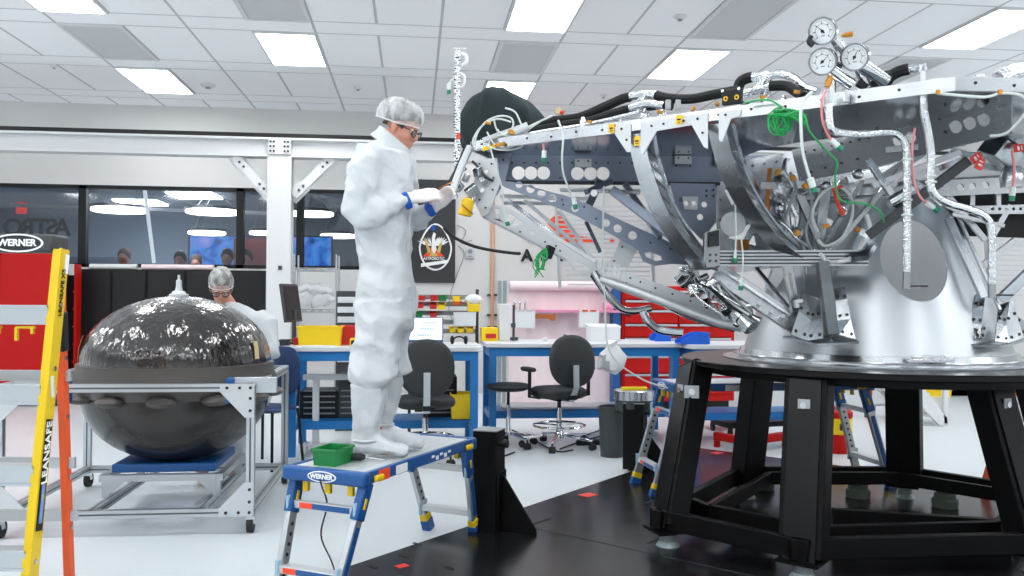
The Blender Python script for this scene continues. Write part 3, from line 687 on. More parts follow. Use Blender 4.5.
# ================================================================ low work platforms (aluminium deck, blue rails)
def work_platform(name, label, c, ang, L, Wd, H, splay, inset=0.):
    R = Matrix.Rotation(ang, 3, 'Z'); c = Vector(c)
    def W(x, y, z): return c+R @ Vector((x, y, z))
    t = thing(name, label, 'work platform', c, 'aluminium work platforms')
    b = MB()
    for k in range(6):
        y = -Wd/2+.03+(Wd-.06)*(k+.5)/6; b.box(W(0, y, H-.012), (L-.03, (Wd-.06)/6-.004, .02), R=R)
    b.box(W(0, 0, H-.03), (L-.03, Wd-.05, .012), R=R); b.build('deck', 'alu_white', t, bevel=.002)
    for sy in (-1, 1):
        b = MB(); b.box(W(0, sy*(Wd/2-.012), H-.027), (L-.02, .024, .054), R=R); r = b.build('side_rail', 'blue_dark', t, bevel=.003)
        b = MB(); x0 = -L*.22
        b.box(W(x0, sy*(Wd/2+.001), H-.03), (.1, .004, .04), R=R); b.build('white_label', 'white_ink', r)
        b = MB(); b.box(W(-L*.36, sy*(Wd/2+.001), H-.03), (.09, .004, .05), R=R); b.build('orange_label', 'orange_red', r)
        b = MB()
        for k in range(5): b.box(W(L*(.06+.04*k), sy*(Wd/2+.001), H-.03+.006*(-1)**k), (.026, .004, .012+.008*(k % 2)), R=R)
        b.build('label_marks', 'white_ink', r)
    for sx in (-1, 1):
        b = MB(); b.box(W(sx*(L/2-.005), 0, H-.030), (.05, Wd+.012, .064), R=R); ec = b.build('end_cap', 'blue_dark', t, bevel=.012)
        b = MB(); RR = R @ Matrix.Rotation(sx*PI/2, 3, 'Y')
        q = W(sx*(L/2+.0205), 0, H-.030)
        b.lathe([(0, 0), (.078, 0), (.078, .003), (0, .003)], q, 28, R=RR @ Matrix.Diagonal((.32, 1, 1))); b.build('badge', 'white_ink', ec)
        b = MB(); b.lathe([(0, 0), (.07, 0), (.07, .0045), (0, .0045)], q, 28, R=RR @ Matrix.Diagonal((.28, 1, 1))); b.build('badge_inset', 'blue_dark', ec)
        text('lettering', 'WERNER', 'white_ink', ec, W(sx*(L/2+.026), 0, H-.030), R @ Vector((0, sx, 0)), (0, 0, 1), .03, .002, off=.001)
        for k in (-1, 0, 1): b = MB(); b.box(W(sx*(L/2-.03), k*Wd*.28, H-.09), (.02, .03, .05), R=R); b.build('lock_tab', 'yellow', ec, bevel=.003)
        b = MB(); q_ = W(sx*(L/2-.09), -Wd/2-.012, H-.034); b.box(q_, (.07, .02, .03), R=R); b.build('lock_lever', 'yellow', t, bevel=.009)
        legs = []
        for sy in (-1, 1):
            top = W(sx*(L/2-.045), sy*(Wd/2-.03), H-.07); bot = W(sx*(L/2-.045+splay), sy*(Wd/2-inset), 0.0)
            u = R @ Vector((1, 0, 0)); dn = (bot-top).normalized(); legs.append((top, bot))
            b = MB(); b.beam(top, bot-dn*.03, .03, .055, up=u); lg = b.build('leg', 'alu_ext', t, bevel=.004)
            b = MB(); b.beam(top-dn*.02, top+dn*.15, .042, .07, up=u); br = b.build('hinge_bracket', 'blue_dark', lg, bevel=.008)
            b = MB(); b.beam(top+dn*.05, top+dn*.1, .05, .018, up=u); b.build('release_tab', 'yellow', lg, bevel=.003)
            b = MB(); o_ = R @ Vector((0, sy*.017, 0)); b.beam(top+dn*.18+o_, top+dn*((bot-top).length*.75)+o_, .003, .03, up=u); b.build('leg_label', 'blue_dark', lg)
            b = MB().mat('blue_dark'); b.beam(bot-dn*.075, bot, .05, .07, up=u); b.mat('yellow'); b.beam(bot-dn*.11, bot-dn*.06, .046, .064, up=u); b.build('foot', None, lg, bevel=.006)
            b = MB()
            for k in range(7): q2 = top+dn*(.2+k*.045)+R @ Vector((0, -sy*.016, 0)); b.cyl(q2, q2+R @ Vector((0, -sy*.002, 0)), .009, n=8)
            b.build('adjusting_holes', 'ink', lg)
        for f_, nm in ((.2, 'rung'), (.72, 'rung')):
            if f_*H < .06: continue
            a, d = legs[0][0].lerp(legs[0][1], f_), legs[1][0].lerp(legs[1][1], f_)
            b = MB(); b.beam(a, d, .06 if f_ > .5 else .03, .034); rg = b.build(nm, 'alu_white', t, bevel=.003)
            m_ = (a+d)/2+R @ Vector((sx*(.032 if f_ > .5 else .017), 0, 0)); yv = (d-a).normalized()
            b = MB(); b.beam(m_-yv*.14, m_+yv*.06, .004, .024); b.build('blue_label', 'blue_dark', rg)
            b = MB(); b.beam(m_+yv*.06, m_+yv*.13, .004, .024); b.build('red_label', 'orange_red', rg)
            for e_, s_ in ((a, 1), (d, -1)): b = MB(); b.box(e_, (.085, .012, .085), R=R); b.build('gusset', 'gusset_blue', rg, bevel=.004)
    return t
PH = .58
c4 = [PZ(290, 463, PH), PZ(362, 476, PH), PZ(466, 440, PH), PZ(416, 431, PH)]
pc = sum(c4, Vector())/4; ax = ((c4[2]+c4[3])-(c4[0]+c4[1])); pl_len = ax.length/2; pl_w = ((c4[1]-c4[0]).length+(c4[2]-c4[3]).length)/2; pang = math.atan2(ax.y, ax.x)
plat = work_platform('work_platform', 'blue railed aluminium work platform the man in white stands on', (pc.x, pc.y, 0), pang, pl_len, pl_w*.96, PH, .19, .07)
PZT = PH-.002
# second platform, behind the black stand
a1, a2 = G(.86, 6.08), G(2.74, 6.42); mid = (a1+a2)/2; dv = a2-a1
h2 = .78
pb = work_platform('work_platform', 'tall blue railed work platform standing behind the black stand', (mid.x, mid.y, .0), math.atan2(dv.y, dv.x), dv.length-.44, .42, h2, .20)
# green bin and tool on the first platform
def open_bin(name, label, cat, c, size, rz, m, group=None, lip=True, front_low=0.):
    R = Matrix.Rotation(rz, 3, 'Z'); c = Vector(c); w_, d_, h_ = size; t_ = min(.006, w_*.06)
    b = MB(); W = lambda x, y, z: c+R @ Vector((x, y, z))
    b.box(W(0, 0, t_/2), (w_*.92, d_*.92, t_), R=R)
    for sx in (-1, 1): b.hexa([W(sx*(w_*.46-t_), -d_*.46, 0), W(sx*w_*.46, -d_*.46, 0), W(sx*w_*.46, d_*.46, 0), W(sx*(w_*.46-t_), d_*.46, 0)], [W(sx*(w_/2-t_), -d_/2, h_), W(sx*w_/2, -d_/2, h_), W(sx*w_/2, d_/2, h_), W(sx*(w_/2-t_), d_/2, h_)])
    for sy in (-1, 1):
        hh = h_*(1-front_low) if sy < 0 else h_
        b.hexa([W(-w_*.46, sy*(d_*.46-t_), 0), W(w_*.46, sy*(d_*.46-t_), 0), W(w_*.46, sy*d_*.46, 0), W(-w_*.46, sy*d_*.46, 0)], [W(-w_/2, sy*(d_/2-t_), hh), W(w_/2, sy*(d_/2-t_), hh), W(w_/2, sy*d_/2, hh), W(-w_/2, sy*d_/2, hh)])
    if lip:
        for sx in (-1, 1): b.box(W(sx*w_/2, 0, h_-.006), (.012, d_+.01, .012), R=R)
        b.box(W(0, d_/2, h_-.006), (w_+.01, .012, .012), R=R)
        if not front_low: b.box(W(0, -d_/2, h_-.006), (w_+.01, .012, .012), R=R)
    o = b.build(name, m, bevel=.002); return tag(o, label, cat, group)
gb = PZ(333, 463, PH)
open_bin('parts_bin', 'dark green plastic parts bin on the near end of the work platform', 'bin', (gb.x, gb.y, PZT), (.125, .16, .08), -.45, 'green_bin')
tl = PZ(357, 461, PH); t = thing('screwdriver', 'small driver tool with black grip lying beside the green bin', 'tool', (tl.x, tl.y, PZT))
b = MB(); p = Vector((tl.x-.03, tl.y, PZT+.022)); q = p+GV(.05, .0, 0); b.tube([p, p+GV(.01, 0), p+GV(.05, .0), q+GV(.02, 0)], [.012, .018, .018, .01], 10); b.build('grip', 'black_rubber', t)
b = MB(); b.cyl(q+GV(.01, 0), q+GV(.12, -.01, -.012), .005, n=8); b.build('shaft', 'steel', t)
cpts = spline([PZ(320, 480, .56), PZ(322, 487, .48), P(327, 505, 4.05), P(321, 535, 4.05), P(331, 560, 4.1), P(336, 575, 4.05)], 6)
b = MB(); b.tube(cpts, .004, 6); tag(b.build('cord', 'black_rubber'), 'thin black cord hanging down from the near end of the platform', 'cord')
# ================================================================ black steel floor plates, posts, tape
zp = .03
A_, B_ = PZ(340, 569, zp), PZ(700, 448, zp); C_ = PZ(1040, 498, zp); S0 = PZ(534, 527, zp); S1 = PZ(641, 546, zp)
d1 = (B_-A_).normalized(); d2 = (S1-S0); d2 = (C_-B_).normalized()*.5+d2.normalized()*.5; d2.normalize()
S0 = A_+d1*((S0-A_).dot(d1))
def plate_quad(p, L1, L2, m='plate_black'): return [p, p+d1*L1, p+d1*L1+d2*L2, p+d2*L2]
LA = (S0-A_).length
t = thing('steel_floor_plate', 'black steel floor plate nearest the camera, with slots', 'floor plate', A_.lerp(A_+d1*LA+d2*2.6, .5)*Vector((1, 1, 0)).length*0+Vector(((A_+d1*LA*.5+d2*1.3).x, (A_+d1*LA*.5+d2*1.3).y, 0)), 'black steel floor plates')
b = MB(); q = plate_quad(A_-d1*.9, LA+.9-.004, 2.6)
q[0] = A_; q[3] = A_-d1*.9+d2*.9; q = [A_, A_+d1*(LA-.004), A_+d1*(LA-.004)+d2*2.6, A_-d1*1.2+d2*2.6, A_-d1*1.2+d2*1.2]
b.plate([v-Vector((0, 0, zp/2)) for v in q], zp, (0, 0, 1)); b.build('plate', 'plate_black', t, bevel=.003)
b = MB()
for (px, py) in ((402, 577), (373, 567), (404, 556), (449, 568), (417, 544)):
    p = PZ(px, py, zp); b = MB(); b.box(p+Vector((0, 0, .0015)), (.055, .018, .003), math.atan2(d2.y, d2.x)); b.build('slot', 'ink', t)
LB = (B_-A_).length-LA
pB = A_+d1*(LA+.002)
t = thing('steel_floor_plate', 'black steel floor plate under the stand, beyond the seam', 'floor plate', ((pB+d1*LB/2+d2*2).x, (pB+d1*LB/2+d2*2).y, 0), 'black steel floor plates')
b = MB(); q = [pB, pB+d1*LB, pB+d1*LB+d2*4.2, pB+d2*4.2]; b.plate([v-Vector((0, 0, zp/2)) for v in q], zp, (0, 0, 1)); b.build('plate', 'plate_black', t, bevel=.003)
b = MB()
for (px, py) in ((542, 521), (655, 540), (664, 535), (650, 502)): p = PZ(px, py, zp); b = MB(); b.box(p+Vector((0, 0, .0015)), (.16, .014, .003), math.atan2(d2.y, d2.x)+PI/2); b.build('slot', 'ink', t)
for (px, py, s_, lab) in ((402, 566, .06, 'red tape square on the nearest black floor plate'), (588, 495, .11, 'red tape patch on the floor plate behind the gusseted post'), (717, 453, .1, 'red tape patch near the far corner of the floor plate'), (862, 478, .12, 'red tape strip on the plate right of the far platform leg')):
    p = PZ(px, py, zp); b = MB(); b.box((p.x, p.y, zp+.001), (s_, s_*.8, .002), .6); tag(b.build('red_tape', 'tag_red'), lab, 'tape', 'red tape marks on the floor plates')
def steel_post(px0, px1, pyb, pytop, label, gusset=True, ang=-.35):
    pc_ = PZ((px0+px1)/2, pyb, zp); d = (pc_-CAM).dot(CF); wd = (px1-px0)/F_PX*d*.86
    H = CAMZ+(297.5-pytop)/F_PX*d
    R = Matrix.Rotation(ang-YAW, 3, 'Z'); W = lambda x, y, z: Vector((pc_.x, pc_.y, zp))+R @ Vector((x, y, z)); H -= zp
    t = thing('steel_post', label, 'post', (pc_.x, pc_.y, zp), 'black steel posts')
    b = MB(); w2 = wd/2-.0
    for (x, y, sx, sy) in ((-w2+.005, 0, .01, wd), (w2-.005, 0, .01, wd), (0, -w2+.005, wd-.02, .01), (0, w2-.005, wd-.02, .01)): b.box(W(x, y, H/2), (sx, sy, H), R=R)
    b.build('tube', 'stand_black', t, bevel=.003)
    b = MB(); b.box(W(0, 0, H+.003), (wd+.004, wd+.004, .008), R=R); b.build('cap', 'mid_grey', t, bevel=.003)
    b = MB(); b.cyl(W(-wd*.95, -.02, H-.07), W(wd*.8, -.02, H-.07), .016, n=12); b.cyl(W(-wd*.62, -.02, H-.07), W(-wd*.5, -.02, H-.07), .028, n=12); b.cyl(W(wd*.7, -.02, H-.07), W(wd*.85, -.02, H-.07), .024, n=12); b.build('cross_pin', 'black', t)
    b = MB(); b.box(W(w2+.006, -.0, H*.3), (.012, wd*.95, H*.6), R=R); b.build('back_plate', 'stand_black', t, bevel=.03)
    b = MB(); b.plate([W(w2+.012, 0, 0), W(w2+.22, 0, 0), W(w2+.22, 0, .02), W(w2+.02, 0, H*.56), W(w2+.012, 0, H*.56)], .018, R @ Vector((0, 1, 0))); b.build('gusset', 'stand_black', t, bevel=.003)
    return t
steel_post(474, 503, 529, 430, 'black steel post with triangular gusset at the end of the man\'s platform')
steel_post(623, 647, 468, 402, 'black steel post beside the far platform legs, partly hidden')
# ================================================================ workbenches
def workbench(label, px0, px1, pyf, z=.94, depth=.82, shelf=True, name='workbench'):
    p = PZ((px0+px1)/2, pyf, z); yf = p.y; x0, x1 = PZ(px0, pyf, z).x, PZ(px1, pyf, z).x
    t = thing(name, label, 'workbench', ((x0+x1)/2, yf+depth/2, 0), 'blue framed workbenches')
    b = MB(); b.box(((x0+x1)/2, yf+depth/2, z-.02), (x1-x0, depth, .04)); b.build('worktop', 'bench_top', t, bevel=.008)
    fz = z-.04
    b = MB()
    for y in (yf+.05, yf+depth-.05): b.box(((x0+x1)/2, y, fz-.04), (x1-x0-.08, .04, .08))
    b.build('apron', 'blue', t, bevel=.003)
    for x in (x0+.07, x1-.07):
        for y in (yf+.06, yf+depth-.06): b = MB(); b.box((x, y, fz/2+.01), (.065, .065, fz-.02)); b.mat('black_rubber') if False else None; b.build('leg', 'blue', t, bevel=.004)
        b = MB(); b.box((x, yf+depth/2, fz-.05), (.045, depth-.2, .09)); b.build('side_rail', 'blue', t)
        b = MB(); b.box((x, yf+depth/2, .25), (.045, depth-.18, .06)); b.build('side_rail', 'blue', t)
    if shelf: b = MB(); b.box(((x0+x1)/2, yf+depth*.62, .27), (x1-x0-.2, depth*.55, .03)); b.box(((x0+x1)/2, yf+depth*.35, .25), (x1-x0-.2, .03, .07)); b.build('lower_shelf', 'blue', t)
    return x0, x1, yf, z
b1 = workbench('blue framed workbench behind the man, carrying the laptop', 283, 483, 347)
b2 = workbench('long blue framed workbench behind the office chair and stool', 486, 684, 343.5)
b3 = workbench('blue framed workbench at right, under the blue scoop bin', 690, 830, 345, depth=.8)
def on(bench, px, fy): # a point on a bench top at pixel column px, fy of the way back
    y = bench[2]+fy; return Vector((PY(px, 340, y).x, y, bench[3]))
# desk behind the tank where the second person works
b0y = PZ(275, 352, .9).y
# --- bench 1 items
p = on(b1, 426, .35)
t = thing('laptop', 'open laptop with a white screen on the workbench behind the man', 'laptop', p)
sx = .155
b = MB(); b.box(p+Vector((0, .0, .011)), (sx*2, .22, .018)); b.build('base', 'dark_grey', t, bevel=.004)
p2 = p+Vector((0, .12, .02)); Rl = Matrix.Rotation(-.15, 3, 'X')
b = MB(); b.box(p2+Rl @ Vector((0, .006, .11)), (sx*2, .01, .22), R=Rl); b.build('lid', 'blue_dark', t, bevel=.004)
b = MB(); b.box(p2+Rl @ Vector((0, .0, .115)), (sx*2-.02, .003, .195), R=Rl); scn = b.build('screen', 'screen_white', t)
b = MB(); random.seed(5)
for r in range(3):
    zz = .19-r*.055
    for k in range(9): b.box(p2+Rl @ Vector((-.02+.015*k-(r*.03), -.003, zz-.02)), (.011, .002, .012), R=Rl)
    b.box(p2+Rl @ Vector((-.03, -.003, zz)), (.13, .002, .003), R=Rl)
b.build('plot_lines', 'blue_ink', scn)
p = on(b1, 321, .3); open_bin('parts_bin', 'large yellow bin on the left of the workbench behind the man', 'bin', p, (.37, .3, .165), 0, 'yellow_bin')
p = on(b1, 351, .45); open_bin('parts_bin', 'red bin on the workbench, between the yellow bin and the man', 'bin', p, (.19, .3, .165), 0, 'red_dark')
p = on(b1, 354, .12); t = thing('tape_measure', 'black and yellow tape measure on the bench edge behind the man', 'tape measure', p)
b = MB(); b.box(p+Vector((0, 0, .035)), (.07, .04, .07)); b.build('case', 'yellow_bin', t, bevel=.014); b = MB(); b.box(p+Vector((.0, -.005, .03)), (.05, .044, .045)); b.build('grip', 'black_rubber', t, bevel=.01)
p = on(b1, 459, .4); t = thing('headset', 'black headset lying on the bench right of the laptop', 'headset', p)
b = MB(); b.tube([p+Vector((.05*math.cos(a*PI/8), 0, .035+.035*math.sin(a*PI/8))) for a in range(9)], .008, 6); b.build('headband', 'black', t)
for s_ in (-1, 1): b = MB(); b.ell(p+Vector((s_*.06, 0, .04)), (.02, .035, .04), 10, 8); b.build('ear_cup', 'black', t)
for (px, fy, s_, m, lab) in ((300, .35, (.1, .12, .06), 'red_dark', 'low red tray on the workbench under the dark monitor'), (285, .25, (.08, .12, .05), 'dark_grey', 'small dark tray at the left end of the workbench')):
    p = on(b1, px, fy); open_bin('tray', lab, 'tray', p, s_, 0, m)
for (px, fy, lab) in ((318, .1, 'white paper sheet on the bench edge in front of the yellow bin'), (466, .2, 'small white paper sheet on the bench right of the laptop')):
    p = on(b1, px, fy); b = MB(); b.box(p+Vector((0, 0, .004)), (.28, .14, .006), .2); tag(b.build('paper_sheet', 'paper'), lab, 'paper')
p = on(b1, 294, .5); t = thing('monitor', 'dark monitor turned sideways at the left end of the workbench', 'monitor', p)
Rm = Matrix.Rotation(1.32, 3, 'Z') @ Matrix.Rotation(-.15, 3, 'X')
b = MB(); b.box(p+Vector((-.03, 0, .36)), (.36, .03, .34), R=Rm); b.build('panel', 'dark_grey', t, bevel=.006)
b = MB(); b.box(p+Vector((-.03, 0, .36))+Rm @ Vector((0, -.0165, 0)), (.33, .004, .30), R=Rm); b.build('display', 'black_gloss', t)
b = MB(); b.cyl(p+Vector((0, 0, .01)), p+Vector((0, 0, .3)), .02, n=10); b.lathe([(0, 0), (.1, 0), (.1, .014), (0, .014)], p, 18); b.build('stand', 'dark_grey', t)
# bin rack on the wall side behind the laptop
ry = b1[2]+1.2
t = thing('bin_rack', 'louvred rack of small coloured bins behind the laptop', 'rack', (PY(448, 320, ry).x, ry, 0))
xl, xr = PY(410, 320, ry).x, PY(477, 320, ry).x
b = MB()
for x in (xl, xr): b.box((x, ry, .72), (.03, .03, 1.44))
b.build('upright', 'dark_grey', t)
for py in (297, 304, 313, 322, 331): z = PY(440, py, ry).z; b = MB(); b.box(((xl+xr)/2, ry, z), (xr-xl, .012, .045)); b.build('rail', 'mid_grey', t)
for (px, py, w_, h_, m, lab) in ((421, 298, 8, 5, 'red_dark', 'small red bin top row far left of the rack'), (434, 298, 8, 6, 'red_dark', 'small red bin top row left of the green one'), (442, 298, 8, 6, 'green_bin', 'small green bin in the top row of the rack'), (456, 299, 7, 6, 'yellow_bin', 'small yellow bin in the top row of the rack'),
    (420, 305, 7, 6, 'red_dark', 'small red bin in the second row, far left of the rack'), (433, 305.5, 7, 7, 'red_dark', 'small red bin second row beside the yellow one'), (441, 306, 8, 7, 'yellow_bin', 'small yellow bin in the second row of the rack'), (457, 303, 7, 4, 'orange', 'small orange bin below the top yellow one'), (473, 306, 12, 11, 'yellow_bin', 'largest yellow bin at the right end of the rack'),
    (419, 314, 7, 6, 'green_bin', 'small green bin third row of the rack'), (433, 314, 7, 6, 'red_dark', 'small red bin in the third row of the rack'), (452, 329, 6, 6, 'yellow_bin', 'yellow bin in the bottom row, left one'), (460, 329, 7, 6, 'yellow_bin', 'yellow bin in the bottom row, middle one'), (469, 329, 7, 6, 'yellow_bin', 'yellow bin in the bottom row, right one')):
    a, c = PY(px-w_/2, py, ry), PY(px+w_/2, py, ry); zz = PY(px, py+h_/2, ry).z; hh = h_/F_PX*ry*.97
    open_bin('rack_bin', lab, 'bin', ((a.x+c.x)/2, ry-.08, zz), (c.x-a.x, .13, hh), 0, m, 'small bins on the rack', front_low=.3)
p = PY(464, 319, ry); t = thing('white_box', 'white box standing in the bin rack', 'box', (p.x, ry-.16, PY(464, 326, ry).z)); b = MB(); b.box((p.x, ry-.1, p.z), (.21, .15, .12)); b.build('carton', 'paper', t, bevel=.004); b = MB(); b.box((p.x, ry-.1, p.z+.062), (.216, .156, .012)); b.build('lid', 'paper', t)
p = PY(473, 300, ry); b = MB(); b.ell((p.x, ry-.08, p.z), (.09, .07, .06), 10, 6); tag(b.build('clear_bag', 'clear_bag'), 'clear plastic bag in the largest yellow rack bin', 'bag')
# --- chest of silver drawers and wire rack with white bags
dy = b1[2]+1.6
a, c = PY(336, 320, dy), PY(362, 320, dy); z0, z1 = .0, PY(340, 291, dy).z
t = thing('drawer_chest', 'dark chest with white drawer fronts just left of the man\'s knees', 'drawers', ((a.x+c.x)/2, dy+.25, 0))
b = MB(); b.box(((a.x+c.x)/2, dy+.25, z1/2), (c.x-a.x, .5, z1)); b.build('body', 'dark_grey', t)
for k in range(7): b = MB(); b.box(((a.x+c.x)/2, dy-.008, z1-.09-k*.1), (c.x-a.x-.03, .02, .06)); b.build('drawer', 'bench_top', t, bevel=.003)
wy = 11.2
a, c = PY(294, 300, wy), PY(336, 300, wy)
t = thing('wire_shelving', 'steel wire shelving with white bags, right of the white column', 'shelving', ((a.x+c.x)/2, wy+.2, 0))
zt = PY(310, 262, wy).z
for x in (a.x, c.x):
    for y in (wy, wy+.4): b = MB(); b.cyl((x, y, 0), (x, y, zt+.1), .014, n=8); b.build('post', 'steel', t)
for py in (268, 310, 345):
    z = PY(310, py, wy).z; b = MB()
    for k in range(9): y = wy+.4*k/8; b.cyl((a.x, y, z), (c.x, y, z), .006, n=5)
    for k in range(6): x = a.x+(c.x-a.x)*k/5; b.cyl((x, wy, z-.012), (x, wy+.4, z-.012), .006, n=5)
    for y in (wy, wy+.4): b.cyl((a.x, y, z-.03), (c.x, y, z-.03), .006, n=5)
    b.build('shelf', 'steel', t)
zsh = PY(310, 310, wy).z
for (px, py, r, lab) in ((305, 298, (.13, .12, .1), 'clear plastic bag on the wire shelf, the lower left one'), (322, 299, (.15, .12, .1), 'clear plastic bag on the wire shelf, the right one'), (316, 289, (.24, .13, .065), 'rolled white bag lying on top of the other wire shelf bags')):
    p = PY(px, py, wy+.15); b = MB(); b.ell((p.x, wy+.2, p.z), r, 30, 20)
    for i, v in enumerate(b.v): v += Vector((1, .6, 1))*(.05*noise.noise(v*6)+.035*noise.noise(v*15))
    tag(b.build('plastic_bag', 'clear_bag'), lab, 'bag', 'white bags on the wire shelving')
# dark boxes and bins under bench 1
for (px, w_, h_, m, lab, nm) in ((322, .34, .24, 'black', 'black equipment box under the bench left of the man\'s knees', 'equipment_box'), (352, .2, .38, 'dark_grey', 'grey equipment box under the bench directly behind the man', 'equipment_box'), (440, .3, .36, 'black', 'black equipment box under the bench behind the nearer chair', 'equipment_box')):
    p = on(b1, px, .62); t = thing(nm, lab, 'box', (p.x, p.y, .288)); b = MB(); b.box((p.x, p.y, .288+h_/2), (w_, .35, h_)); b.build('case', m, t, bevel=.006)
    b = MB()
    for k in range(5): b.box((p.x, p.y-.178, .33+k*.05), (w_*.8, .004, .012))
    b.build('vents', 'mid_grey', t)
p = on(b1, 462, .42); open_bin('parts_bin', 'yellow bin under the workbench right of the nearer chair', 'bin', (p.x, p.y, .288), (.2, .26, .22), 0, 'yellow_bin')
for k, px in enumerate((326, 333, 343)):
    p = on(b1, px, .2); b = MB(); b.lathe([(0, .56), (.045, .56), (.045, .78), (.03, .8), (0, .8)], (p.x, p.y-.02+.0, -.0), 14)
    pass
p = on(b1, 333, .32)
t = thing('metal_frame', 'white painted metal frame stand under the workbench edge', 'frame stand', (PZ(330, 441, .03).x, PZ(330, 441, .03).y, 0))
fy = PZ(330, 450, .03).y; fx0, fx1 = PY(303, 400, fy).x, PY(372, 400, fy).x; fz = PY(330, 377, fy).z
b = MB(); b.box(((fx0+fx1)/2, fy, fz), (fx1-fx0, .05, .05)); b.build('rail', 'white_paint', t, bevel=.004); b = MB(); b.box(((fx0+fx1)/2, fy, .06), (fx1-fx0, .06, .05)); b.box((fx0+.02, fy, .05), (.05, .3, .06)); b.build('base_rail', 'white_paint', t, bevel=.004)
for px in (316, 358): x = PY(px, 400, fy).x; b = MB(); b.box((x, fy, (fz+.06)/2), (.055, .05, fz-.08)); b.build('upright', 'white_paint', t, bevel=.004)
for (px, py) in ((293, 436), (344, 421), (432, 462), (362, 419)):
    p = PZ(px, py+6, 0.0); t = thing('castor', {293: 'black castor wheel below the left bench leg', 344: 'black castor wheel under the bench left of the man', 432: 'black castor wheel behind the platform under the nearer chair', 362: 'black castor wheel just behind the man\'s shins'}[px], 'castor', (p.x, p.y, 0), 'castors under the bench')
    b = MB(); b.cyl((p.x-.016, p.y, .045), (p.x+.016, p.y, .045), .045, n=16); b.build('wheel', 'black_rubber', t); b = MB(); b.box((p.x, p.y+.01, .085), (.05, .05, .07)); b.build('fork', 'steel', t, bevel=.006)
# --- bench 2 items
p = on(b2, 489, .5); t = thing('storage_box', 'yellow box with a red front at the left end of the long bench', 'box', p); b = MB(); b.box(p+Vector((0, 0, .065)), (.16, .18, .13)); b.build('carton', 'yellow_bin', t, bevel=.005); b = MB(); b.box(p+Vector((.01, -.092, .05)), (.1, .008, .045)); b.build('red_front', 'red_dark', t)
p = on(b2, 506, .55); t = thing('arbor_press', 'white bench press with a dark column on the long bench', 'machine', p); b = MB(); b.box(p+Vector((-.02, 0, .18)), (.12, .16, .36)); b.build('body', 'white_paint', t, bevel=.01); b = MB(); b.cyl(p+Vector((.07, -.04, 0)), p+Vector((.07, -.04, .35)), .012, n=8); b.box(p+Vector((.07, -.04, .02)), (.08, .08, .03)); b.box(p+Vector((.06, -.05, .15)), (.05, .04, .04)); b.build('column', 'dark_grey', t)
p = on(b2, 603, .55); t = thing('white_carton', 'white cardboard box on the right half of the long bench', 'box', p); b = MB(); b.box(p+Vector((0, 0, .07)), (.3, .22, .14)); b.build('carton', 'paper', t, bevel=.004); b = MB(); b.box(p+Vector((0, .02, .147)), (.32, .24, .012), R=Matrix.Rotation(.08, 3, 'X')); b.build('lid', 'paper', t)
p = on(b2, 565, .4); t = thing('small_jar', 'small dark jar at the middle of the long bench', 'jar', p); b = MB(); b.lathe([(0, 0), (.02, 0), (.02, .035), (.012, .045), (.012, .055), (0, .055)], p, 12); b.build('glass', 'black_gloss', t); b = MB(); b.lathe([(0, .052), (.015, .052), (.015, .066), (0, .066)], p, 12); b.build('cap', 'dark_grey', t)
p = on(b2, 545, .4); b = MB(); b.ell(p+Vector((0, 0, .02)), (.03, .03, .02), 8, 6); tag(b.build('wipe', 'paper'), 'crumpled white wipe on the long bench', 'wipe')
# paper bag hanging under the bench
p = PY(611, 358, b2[2]-.1); t = thing('white_bag', 'white plastic bag hanging below the right half of the long bench', 'bag', (p.x, p.y, p.z-.14))
b = MB(); b.lathe([(0, -.13), (.07, -.13), (.12, -.09), (.13, -.02), (.1, .05), (.05, .09), (.04, .11), (.06, .14)], p, 18, R=Matrix.Diagonal((1, .6, 1)))
for v in b.v: v += Vector((1, 1, 1))*.045*noise.noise(v*13)
b.build('sack', 'paper', t)
b = MB(); b.box((PY(565, 410, b2[2]+.6).x, b2[2]+.55, .30), (1.3, .4, .02)); 
b.v = [v+Vector((0, 0, .02*noise.noise(v*7))) for v in b.v]; b.build('clear_sheeting', 'clear_bag'); tag(bpy.data.objects['clear_sheeting'], 'clear plastic sheeting folded on the lower shelf of the long bench', 'sheeting')
# --- pink film stand and wall fittings
ky = 10.6
xa, xb = PY(509, 300, ky).x, PY(628, 300, ky).x; zt = PY(560, 286, ky).z; zb_ = PY(560, 402, ky).z
t = thing('film_stand', 'stand hung with pale pink film behind the long bench', 'film stand', ((xa+xb)/2, ky, 0))
for px in (500, 505, 625): x = PY(px, 300, ky).x; b = MB(); b.box((x, ky+.05, zt/2+.03), (.045, .045, zt+.06)); b.build('upright', 'conduit', t)
b = MB(); n_ = 40; r0 = [Vector((xa+(xb-xa)*i/n_, ky+.012*math.sin(i*.9), 0)) for i in range(n_+1)]
for sgn in (0,):
    vs = [v+Vector((0, 0, max(zb_, .05))) for v in r0]+[v+Vector((0, 0, zt-.03)) for v in r0]; vs += [v+Vector((0, .006, 0)) for v in vs]
    m_ = n_+1; fs = [[i, i+1, m_+i+1, m_+i] for i in range(n_)]+[[2*m_+i, 3*m_+i, 3*m_+i+1, 2*m_+i+1] for i in range(n_)]+[[i, 2*m_+i, 2*m_+i+1, i+1] for i in range(n_)]+[[m_+i, m_+i+1, 3*m_+i+1, 3*m_+i] for i in range(n_)]+[[0, m_, 3*m_, 2*m_], [n_, 2*m_+n_, 3*m_+n_, m_+n_]]
    b.add(vs, fs)
b.build('film_sheet', 'pinkfilm', t)
b = MB(); b.cyl((xa, ky-.06, zt), (xb, ky-.06, zt), .06, n=14); b.v = [v+Vector((0, .012*noise.noise(v*4), .015*noise.noise(v*5))) for v in b.v]; b.build('film_roll', 'pinkfilm', t)
